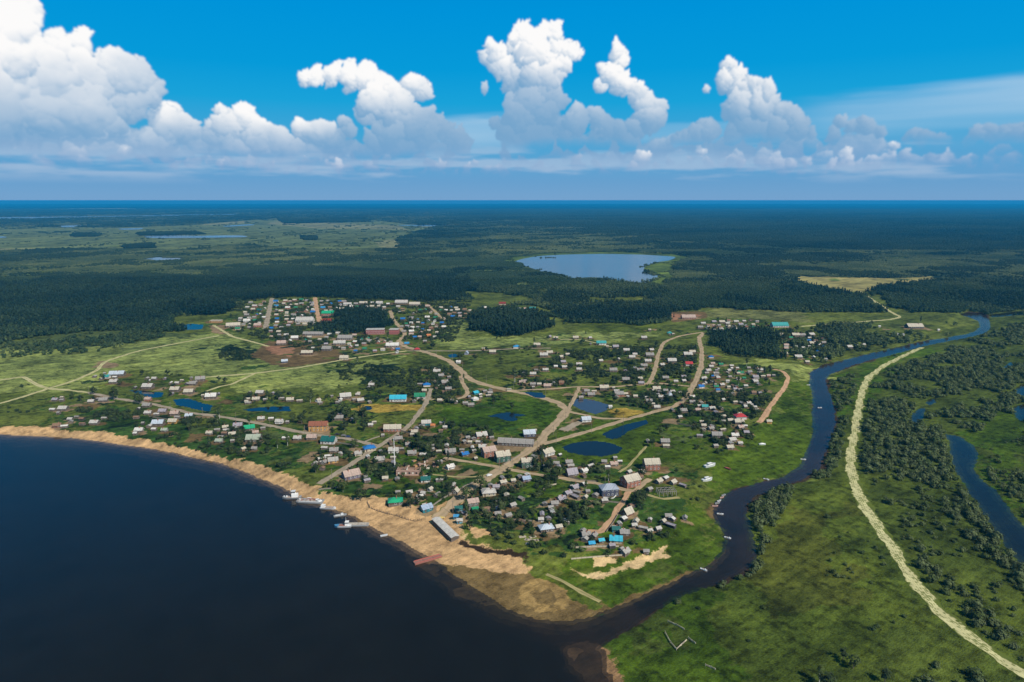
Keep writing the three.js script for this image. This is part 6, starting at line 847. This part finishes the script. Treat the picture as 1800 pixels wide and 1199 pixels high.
{ // dark timber piles holding up the bank above the beach
  const pts = [[646, 884], [650, 893], [664, 899], [682, 904], [700, 908], [716, 914], [730, 917], [744, 914]].map(([x, y]) => place(x, y)), g = new THREE.Group(); g.name = 'timber_revetment'; g.position.copy(pts[0]); scene.add(g); const r = rng(4);
  for (let k = 0; k + 1 < pts.length; k++) { const L = pts[k].distanceTo(pts[k + 1]), n = Math.round(L / 1.3); for (let i = 0; i < n; i++) { const p = pts[k].clone().lerp(pts[k + 1], i / n).sub(pts[0]), hh = 1.4 + r() * 0.8, m = mesh('pile', new THREE.CylinderGeometry(0.2, 0.24, hh, 6), postWood, g); m.position.set(p.x + (r() - 0.5) * 0.3, groundY(pts[0].x + p.x, pts[0].z + p.z) - pts[0].y + hh / 2 - 0.4, p.z); } }
  tag(g, 'curved row of dark timber piles above the landing beach', 'revetment');
}
{ // long white-roofed landing shed on the beach
  const a = place(766, 918), b = place(800, 950), g = new THREE.Group(), L = a.distanceTo(b); g.name = 'landing_shed'; g.position.copy(a).add(b).multiplyScalar(0.5); g.position.y = groundY(g.position.x, g.position.z); g.rotation.y = -Math.atan2(b.z - a.z, b.x - a.x); scene.add(g);
  mesh('wall', boxUV(L, 3.6, 5, 4).translate(0, 1.2, 0), WL.wood, g); const rf = mesh('roof', gableRoof(L, 2.8, 5, 0.5, 0.35), R.white, g); tag(g, 'long landing shed with a white roof slanting across the beach', 'shed');
  for (const [x] of [[-1], [1]]) { const d = mesh('door', new THREE.BoxGeometry(2, 2.3, 0.1), doorMat, g); d.position.set(x * L * 0.25, 1.1, 2.53); }
}
{ // brick ruin
  const c = place(722, 834), g = new THREE.Group(); g.name = 'brick_ruin'; g.position.copy(c); scene.add(g); const r = rng(12), pinkBrick = mat([0.50, 0.32, 0.25], boardTexture, 0.95), plaster = mat([0.62, 0.56, 0.48], null, 0.9), orangeBrick = mat([0.55, 0.30, 0.13], boardTexture, 0.95);
  const wallOf = (x, z, w, d, h, m, name = 'wall') => { const o = mesh(name, boxUV(w, h + 0.4, d, 4), m, g); o.position.set(x, h / 2 - 0.2, z); return o; };
  wallOf(-2, 2, 17, 0.5, 4.2, pinkBrick); wallOf(-10.2, -2.6, 0.5, 8.6, 3.4, pinkBrick); wallOf(6.6, -2.6, 0.5, 8.6, 3.0, pinkBrick); wallOf(-2, -7, 17, 0.5, 2.4, pinkBrick); wallOf(-3.4, -2.6, 0.5, 8.6, 2.8, plaster); wallOf(3, -2.6, 0.5, 8.6, 2.6, orangeBrick);
  for (let k = 0; k < 6; k++) { const o = mesh('opening', new THREE.BoxGeometry(1.2, 1.4, 0.2), k % 2 ? glass : plaster, g); o.position.set(-8.5 + k * 2.6, 1.9, 2.2); }
  for (let k = 0; k < 26; k++) { const o = mesh('rubble_block', boxUV(0.8 + r() * 2.2, 0.5 + r() * 1.4, 0.8 + r() * 2, 3), [pinkBrick, plaster, orangeBrick][r() * 3 | 0], g); o.position.set(-8 + r() * 26, 0.3, -9 - r() * 18); o.rotation.y = r() * 3; }
  tag(g, 'roofless pinkish brick ruin with heaps of rubble behind it', 'ruin');
}
{ // bare frame of a building
  const c = place(1171, 869), g = new THREE.Group(); g.name = 'building_frame'; g.position.copy(c); g.rotation.y = 0.1; scene.add(g); const grey = mat([0.24, 0.22, 0.2], null, 0.9);
  for (let i = 0; i < 5; i++) for (const z of [-3.5, 0, 3.5]) { const p = mesh('post', new THREE.BoxGeometry(0.3, 3.6, 0.3), grey, g); p.position.set(-6 + i * 3, 1.6, z); }
  for (const z of [-3.5, 0, 3.5]) { const p = mesh('beam', new THREE.BoxGeometry(12.6, 0.3, 0.3), grey, g); p.position.set(0, 3.5, z); } for (let i = 0; i < 5; i++) { const p = mesh('rafter', new THREE.BoxGeometry(0.25, 0.25, 7.6), grey, g); p.position.set(-6 + i * 3, 3.8, 0); }
  tag(g, 'grey skeleton of a building without walls beside the pale footpath', 'frame');
}
{ // tall mast
  const p = place(694, 821), g = new THREE.Group(); g.name = 'radio_mast'; g.position.copy(p); scene.add(g); mesh('pole', new THREE.CylinderGeometry(0.22, 0.34, 24, 8).translate(0, 11.6, 0), whitePaint, g); mesh('footing', new THREE.BoxGeometry(1.6, 0.8, 1.6), whitePaint, g); for (let k = 0; k < 3; k++) { const a = k * 2.09, len = Math.hypot(20, 9), w = new THREE.CylinderGeometry(0.02, 0.02, len, 4).translate(0, len / 2, 0); const m = mesh('guy_wire', w, postWood, g); m.position.set(Math.cos(a) * 9, 0, Math.sin(a) * 9); m.quaternion.setFromUnitVectors(new THREE.Vector3(0, 1, 0), new THREE.Vector3(-Math.cos(a) * 9, 20, -Math.sin(a) * 9).normalize()); }
  tag(g, 'tall thin white mast standing among the houses', 'mast');
}
// utility poles along the streets
{
  let n = 0; const shaft = new THREE.CylinderGeometry(0.12, 0.17, 9, 6).translate(0, 4.2, 0), arm = new THREE.BoxGeometry(1.8, 0.14, 0.14);
  for (const idx of [0, 6, 7, 16, 1]) { const [line, w] = roadLines[idx]; for (let i = 6; i < line.length - 4; i += 26) { const [x, z] = line[i], [x2, z2] = line[i + 2], a = Math.atan2(z2 - z, x2 - x), sx = x - Math.sin(a) * (w / 2 + 2), sz = z + Math.cos(a) * (w / 2 + 2); if (houses.some((o) => Math.hypot(o.p.x - sx, o.p.z - sz) < o.width * 0.55 + 1)) continue; const g = new THREE.Group(); g.name = numbered('utility_pole'); g.position.set(sx, groundY(sx, sz), sz); g.rotation.y = -a + Math.PI / 2; scene.add(g); mesh('shaft', shaft, plank, g); const c = mesh('crossarm', arm, plank, g); c.position.y = 8.2; const st = ['the main road', 'the riverside street', 'the hill street', 'the garden street', 'the east road'][[0, 6, 7, 16, 1].indexOf(idx)]; tag(g, `${nth(Math.floor(i / 26))} grey utility pole along ${st}, counted from its lower end`, 'pole', `utility poles along ${st}`); n++; } }
}
// stacked sawn timber on the grass
[[918, 944, 0.2], [928, 949, -0.3], [936, 944, 0.4], [941, 950, 0.1], [930, 956, -0.2]].forEach(([px, py, a], i) => { const p = place(px, py), g = new THREE.Group(); g.name = numbered('timber_stack'); g.position.copy(p); g.rotation.y = a; scene.add(g); for (let k = 0; k < 5; k++) { const b = mesh('plank', boxUV(4.2, 0.22, 0.42, 2), paleWood, g); b.position.set((k % 2) * 0.3, 0.12 + 0.02 * k, -1.1 + k * 0.55); } const t = mesh('plank', boxUV(3.8, 0.22, 1.4, 2), paleWood, g); t.position.set(0, 0.36, 0); tag(g, ['pale stack of sawn boards on the grass, western one', 'pale stack of sawn boards on the grass, middle of the lower row', 'pale stack of sawn boards on the grass, upper one', 'pale stack of sawn boards on the grass, eastern one', 'pale stack of sawn boards on the grass, lowest one'][i], 'timber', 'timber stacks near the bluff'); });

// ---------------------------------------------------------------- boats
function hullShape(L, B, Hh, bow = 0.35, sheer = 0.3, flat = false) {
  const n = 14, P = [], I = [], rings = []; for (let i = 0; i <= n; i++) { const t = i / n, x = (t - 0.5) * L, f = flat ? (t > 0.94 ? 0.75 : t < 0.06 ? 0.85 : 1) : t > 1 - bow ? Math.cos(Math.pow((t - 1 + bow) / bow, 1.4) * Math.PI / 2 * 0.97) : 0.88 + 0.12 * Math.min(1, t * 5), y = Hh + sheer * Math.pow(Math.max(0, (t - 0.5) * 2), 2); rings.push(P.length / 3); P.push(x, y, B / 2 * f, x * 0.97, -0.5, B / 2 * f * (flat ? 0.9 : 0.6), x * 0.97, -0.5, -B / 2 * f * (flat ? 0.9 : 0.6), x, y, -B / 2 * f); }
  for (let i = 0; i < n; i++) for (let k = 0; k < 4; k++) { const a = rings[i] + k, b = rings[i] + (k + 1) % 4, c = rings[i + 1] + k, d = rings[i + 1] + (k + 1) % 4; I.push(a, b, c, b, d, c); }
  I.push(0, 2, 1, 0, 3, 2); const e = rings[n]; I.push(e, e + 1, e + 2, e, e + 2, e + 3);
  const g = new THREE.BufferGeometry(); g.setAttribute('position', new THREE.Float32BufferAttribute(P, 3)); g.setIndex(I); const o = g.toNonIndexed(); o.computeVertexNormals(); return o;
}
const hullWhite = mat([0.62, 0.63, 0.64], null, 0.45), hullBlue = mat([0.06, 0.22, 0.40], null, 0.5), hullGrey = mat([0.30, 0.31, 0.32], null, 0.6), rustMat = mat([0.30, 0.13, 0.10], wearTexture, 0.85), deckMat = mat([0.40, 0.33, 0.30], wearTexture, 0.8), cabinWhite = mat([0.78, 0.78, 0.77], null, 0.5), redMat = mat([0.45, 0.10, 0.08], null, 0.6);
function vessel(name, px, py, turn, label, group) { const p = place(px, py), g = new THREE.Group(); g.name = numbered(name); g.position.set(p.x, Math.max(groundY(p.x, p.z), RIVER_Y), p.z); g.rotation.y = turn; scene.add(g); g.fin = (cat = 'boat') => tag(g, label, cat, group); return g; }
const part = (g, name, geo, m, x, y, z) => { const o = mesh(name, geo, m, g); o.position.set(x, y, z); return o; };
{
  let g = vessel('tugboat', 513, 876, 0.08 + Math.PI, 'white and grey tugboat pushed against the brown barge'); part(g, 'hull', hullShape(13, 4, 1.2), hullGrey, 0, 0, 0); part(g, 'deck', new THREE.BoxGeometry(9, 0.1, 3.2), deckMat, -0.6, 1.24, 0); part(g, 'deckhouse', new THREE.BoxGeometry(4.2, 2.2, 2.8), cabinWhite, -2.2, 2.35, 0); const w = part(g, 'wheelhouse', new THREE.BoxGeometry(2.4, 2.0, 2.4), cabinWhite, -1.4, 4.5, 0); part(w, 'window', new THREE.BoxGeometry(2.5, 0.7, 2.5), glass, 0, 0.3, 0); part(w, 'roof', new THREE.BoxGeometry(2.9, 0.12, 2.8), hullWhite, 0, 1.08, 0); part(g, 'mast', new THREE.CylinderGeometry(0.08, 0.1, 4, 6), cabinWhite, 0.6, 5.6, 0); part(g, 'capstan', new THREE.CylinderGeometry(0.5, 0.5, 0.8, 10), cabinWhite, 3.4, 1.7, 0); part(g, 'bollard', new THREE.CylinderGeometry(0.3, 0.35, 1, 8), hullWhite, 5.2, 1.8, 0); g.fin();
  g = vessel('cargo_barge', 546, 882, -0.12, 'brown cargo barge with scrap on deck, moored at the sand'); part(g, 'hull', hullShape(19, 6, 1.0, 0.2, 0.2, true), hullGrey, 0, 0, 0); part(g, 'deck', new THREE.BoxGeometry(17.6, 0.12, 5.2), deckMat, 0, 1.06, 0); part(g, 'coaming', new THREE.BoxGeometry(15, 0.5, 0.2), hullWhite, 0, 1.3, 2.5); const r = rng(6); for (let k = 0; k < 18; k++) part(g, 'cargo', new THREE.BoxGeometry(0.8 + r() * 2, 0.4 + r() * 0.8, 0.6 + r() * 1.4), [deckMat, rustMat, hullGrey, cabinWhite][r() * 4 | 0], (r() - 0.5) * 14, 1.4, (r() - 0.5) * 4).rotation.y = r(); part(g, 'winch', new THREE.CylinderGeometry(0.4, 0.4, 1.2, 8), cabinWhite, -7.4, 1.7, 0.6); g.fin('barge');
  g = vessel('landing_craft', 577, 894, -0.1, 'white flat boat with a small cabin beside the barge'); part(g, 'hull', hullShape(11, 3.4, 1.0, 0.3, 0.2), hullWhite, 0, 0, 0); part(g, 'deck', new THREE.BoxGeometry(8, 0.1, 2.8), deckMat, 0.4, 1.04, 0); const cb = part(g, 'cabin', new THREE.BoxGeometry(2.6, 1.6, 2.4), cabinWhite, -3.4, 1.9, 0); part(cb, 'window', new THREE.BoxGeometry(2.7, 0.5, 1.6), glass, 0, 0.25, 0); g.fin();
  g = vessel('work_boat', 598, 907, 0.35, 'small grey boat nosed onto the beach'); part(g, 'hull', hullShape(8.4, 2.2, 0.8), hullGrey, 0, 0, 0); part(g, 'deck', new THREE.BoxGeometry(5.6, 0.1, 1.7), hullWhite, -0.3, 0.84, 0); part(g, 'canopy', new THREE.BoxGeometry(1.6, 0.9, 1.5), hullWhite, 1.2, 1.3, 0); g.fin();
  g = vessel('tugboat', 603, 926, Math.PI + 0.05, 'blue-bowed tugboat made fast to the pale pontoon'); part(g, 'hull', hullShape(10.5, 3.4, 1.1), hullWhite, 0, 0, 0); part(g, 'bow_band', hullShape(3.0, 3.0, 1.2, 0.8), hullBlue, 4.0, 0.12, 0); part(g, 'deck', new THREE.BoxGeometry(6.4, 0.1, 2.7), rustMat, 0.2, 1.15, 0); const c2 = part(g, 'wheelhouse', new THREE.BoxGeometry(2.4, 2.6, 2.4), cabinWhite, -2.6, 2.4, 0); part(c2, 'window', new THREE.BoxGeometry(2.5, 0.6, 2.5), glass, 0, 0.6, 0); part(g, 'mast', new THREE.CylinderGeometry(0.07, 0.09, 3.2, 6), cabinWhite, -2, 5, 0); g.fin();
  g = vessel('pontoon', 631, 923, 0.03, 'pale flat pontoon reaching the beach behind the blue-bowed tug'); part(g, 'hull', new THREE.BoxGeometry(12.5, 1.2, 3.2), hullGrey, 0, 0.3, 0); part(g, 'deck', boxUV(12.4, 0.12, 3.3), mat([0.52, 0.47, 0.42], wearTexture, 0.85), 0, 0.96, 0); for (const x of [-5.5, 5.5]) part(g, 'bollard', new THREE.CylinderGeometry(0.18, 0.18, 0.7, 8), hullGrey, x, 1.35, 1.2); g.fin('pontoon');
  g = vessel('pontoon', 752, 985, 0.52, 'rusty red pontoon pier at the end of the landing beach'); part(g, 'hull', new THREE.BoxGeometry(17, 1.0, 3), rustMat, 0, 0.3, 0); part(g, 'deck', boxUV(17, 0.12, 3.2), mat([0.34, 0.17, 0.14], wearTexture, 0.85), 0, 0.86, 0); for (const s of [-1, 1]) part(g, 'rail', new THREE.BoxGeometry(16, 0.3, 0.15), redMat, 0, 1.05, s * 1.5); g.fin('pontoon');
  g = vessel('skiff', 675, 942, 0.4, 'small pale skiff at the water edge below the landing'); part(g, 'hull', hullShape(4.6, 1.5, 0.6), hullWhite, 0, 0, 0); part(g, 'thwart', new THREE.BoxGeometry(0.4, 0.1, 1.2), deckMat, 0, 0.5, 0); g.fin();
  for (const [px, py, a, L, label] of [[1248, 820, 0.5, 11, 'long white cabin boat beached on the grass, upper one'], [1243, 845, 0.45, 9.5, 'broad white cabin boat beached on the grass, lower one']]) { g = vessel('cabin_boat', px, py, a, label); part(g, 'hull', hullShape(L, L * 0.3, 1.4), hullWhite, 0, 0.3, 0); const c = part(g, 'cabin', new THREE.BoxGeometry(L * 0.4, 1.3, L * 0.2), cabinWhite, -0.5, 2.3, 0); part(c, 'window', new THREE.BoxGeometry(L * 0.41, 0.4, L * 0.21), glass, 0, 0.2, 0); part(g, 'foredeck', new THREE.BoxGeometry(L * 0.25, 0.1, L * 0.2), cabinWhite, L * 0.28, 1.75, 0); g.fin(); }
  g = vessel('work_boat', 1279, 825, -0.8, 'dark reddish boat hull lying on the meadow'); part(g, 'hull', hullShape(5.5, 1.8, 1), rustMat, 0, 0.2, 0); part(g, 'deck', new THREE.BoxGeometry(3, 0.1, 1.2), redMat, 0, 1.22, 0); g.fin();
  g = vessel('cabin_boat', 1340, 782, 0, 'small white boat under a cover on the green by the creek'); part(g, 'hull', hullShape(5.6, 2.0, 0.9), hullWhite, 0, 0.2, 0); part(g, 'cover', new THREE.SphereGeometry(1, 12, 6, 0, 6.3, 0, 1.57).scale(2.2, 0.7, 0.8), cabinWhite, -0.2, 1.05, 0); g.fin();
  const small = [[1272, 871, 0.5, 'pale'], [1269, 875, 0.55, 'pink'], [1264, 881, 0.6, 'white'], [1261, 885, 0.4, 'grey'], [1266, 904, -0.2, 'white'], [1279, 946, -0.5, 'white'], [1237, 1002, -0.7, 'white'], [1347, 843, -0.6, 'white'], [1412, 808, -0.2, 'white'], [1421, 677, 0.1, 'white'], [1441, 717, 0.0, 'white'], [1257, 890, 0.1, 'pink']];
  const where = ['at the creek landing, highest of the row', 'at the creek landing, second of the row', 'at the creek landing, third of the row', 'at the creek landing, fourth of the row', 'at the creek landing, lone one below the row', 'on the inner creek bend', 'at the outer creek mouth bank', 'on the straight of the creek', 'at the creek narrows', 'on the grass at the upper creek', 'floating on the upper creek', 'at the creek landing, beached on the mud'];
  small.forEach(([px, py, a, c], i) => { g = vessel('rowing_boat', px, py, a, `small ${c} motorboat ${where[i]}`, 'small boats along the creek'); part(g, 'hull', hullShape(4.2, 1.3, 0.5), { pale: hullGrey, pink: mat([0.5, 0.3, 0.26], null, 0.6), white: hullWhite, grey: hullGrey }[c], 0, 0, 0); part(g, 'thwart', new THREE.BoxGeometry(0.5, 0.12, 1.2), deckMat, -0.4, 0.6, 0); part(g, 'motor', new THREE.BoxGeometry(0.35, 0.7, 0.35), glass, -2.4, 0.6, 0); part(g, 'windscreen', new THREE.BoxGeometry(0.08, 0.4, 1.1), hullWhite, 0.8, 0.85, 0); g.fin(); });
}
// ---------------------------------------------------------------- vehicles
{
  const tyre = new THREE.CylinderGeometry(0.33, 0.33, 0.22, 12).rotateX(Math.PI / 2), rim = new THREE.CylinderGeometry(0.18, 0.18, 0.24, 10).rotateX(Math.PI / 2), rubber = mat([0.02, 0.02, 0.02], null, 0.9), body = (() => { const s = new THREE.Shape([[-2.1, 0.35], [2.1, 0.35], [2.15, 0.75], [1.9, 0.95], [0.95, 1.0], [0.4, 1.45], [-1.3, 1.48], [-1.9, 1.05], [-2.1, 0.95]].map(([a, b]) => new THREE.Vector2(a, b))); const g = new THREE.ExtrudeGeometry(s, { depth: 1.5, bevelEnabled: true, bevelSize: 0.06, bevelThickness: 0.08, bevelSegments: 2 }); g.translate(0, 0, -0.75); return g; })();
  [[593, 765, 0.03, 'black', [0.02, 0.02, 0.025]], [604, 767, 0.05, 'grey', [0.15, 0.15, 0.16]], [612, 769, 0.05, 'dark blue', [0.02, 0.04, 0.12]], [860, 837, 0.6, 'white', [0.7, 0.7, 0.7]], [776, 912, 0.4, 'yellowish', [0.55, 0.42, 0.15]], [1198, 712, 0.4, 'red', [0.4, 0.04, 0.04]]].forEach(([px, py, a, n, c]) => {
    const p = place(px, py), g = new THREE.Group(); g.name = numbered('parked_car'); g.position.set(p.x, p.y + 0.16, p.z); g.rotation.y = a; scene.add(g); part(g, 'body', body, mat(c, null, 0.35), 0, 0, 0); part(g, 'windscreen', new THREE.BoxGeometry(1.5, 0.36, 1.64), glass, -0.35, 1.2, 0);
    for (const x of [-1.3, 1.3]) for (const z of [-0.78, 0.78]) { const w = part(g, 'wheel', tyre, rubber, x, 0.33, z); part(w, 'rim', rim, hullGrey, 0, 0, 0); } for (const z of [-0.5, 0.5]) part(g, 'headlight', new THREE.BoxGeometry(0.06, 0.14, 0.3), cabinWhite, 2.16, 0.72, z);
    tag(g, `${n} car parked ${px < 640 ? 'along the riverside street' : px < 800 ? 'above the landing beach' : px < 900 ? 'beside the footpath near the crossroads' : 'at the east road corner'}`, 'car', 'parked cars');
  });
}
scene.traverse((o) => { if (o.isMesh && o.userData.kind !== 'structure') o.castShadow = o.receiveShadow = true; });
renderer.render(scene, camera);
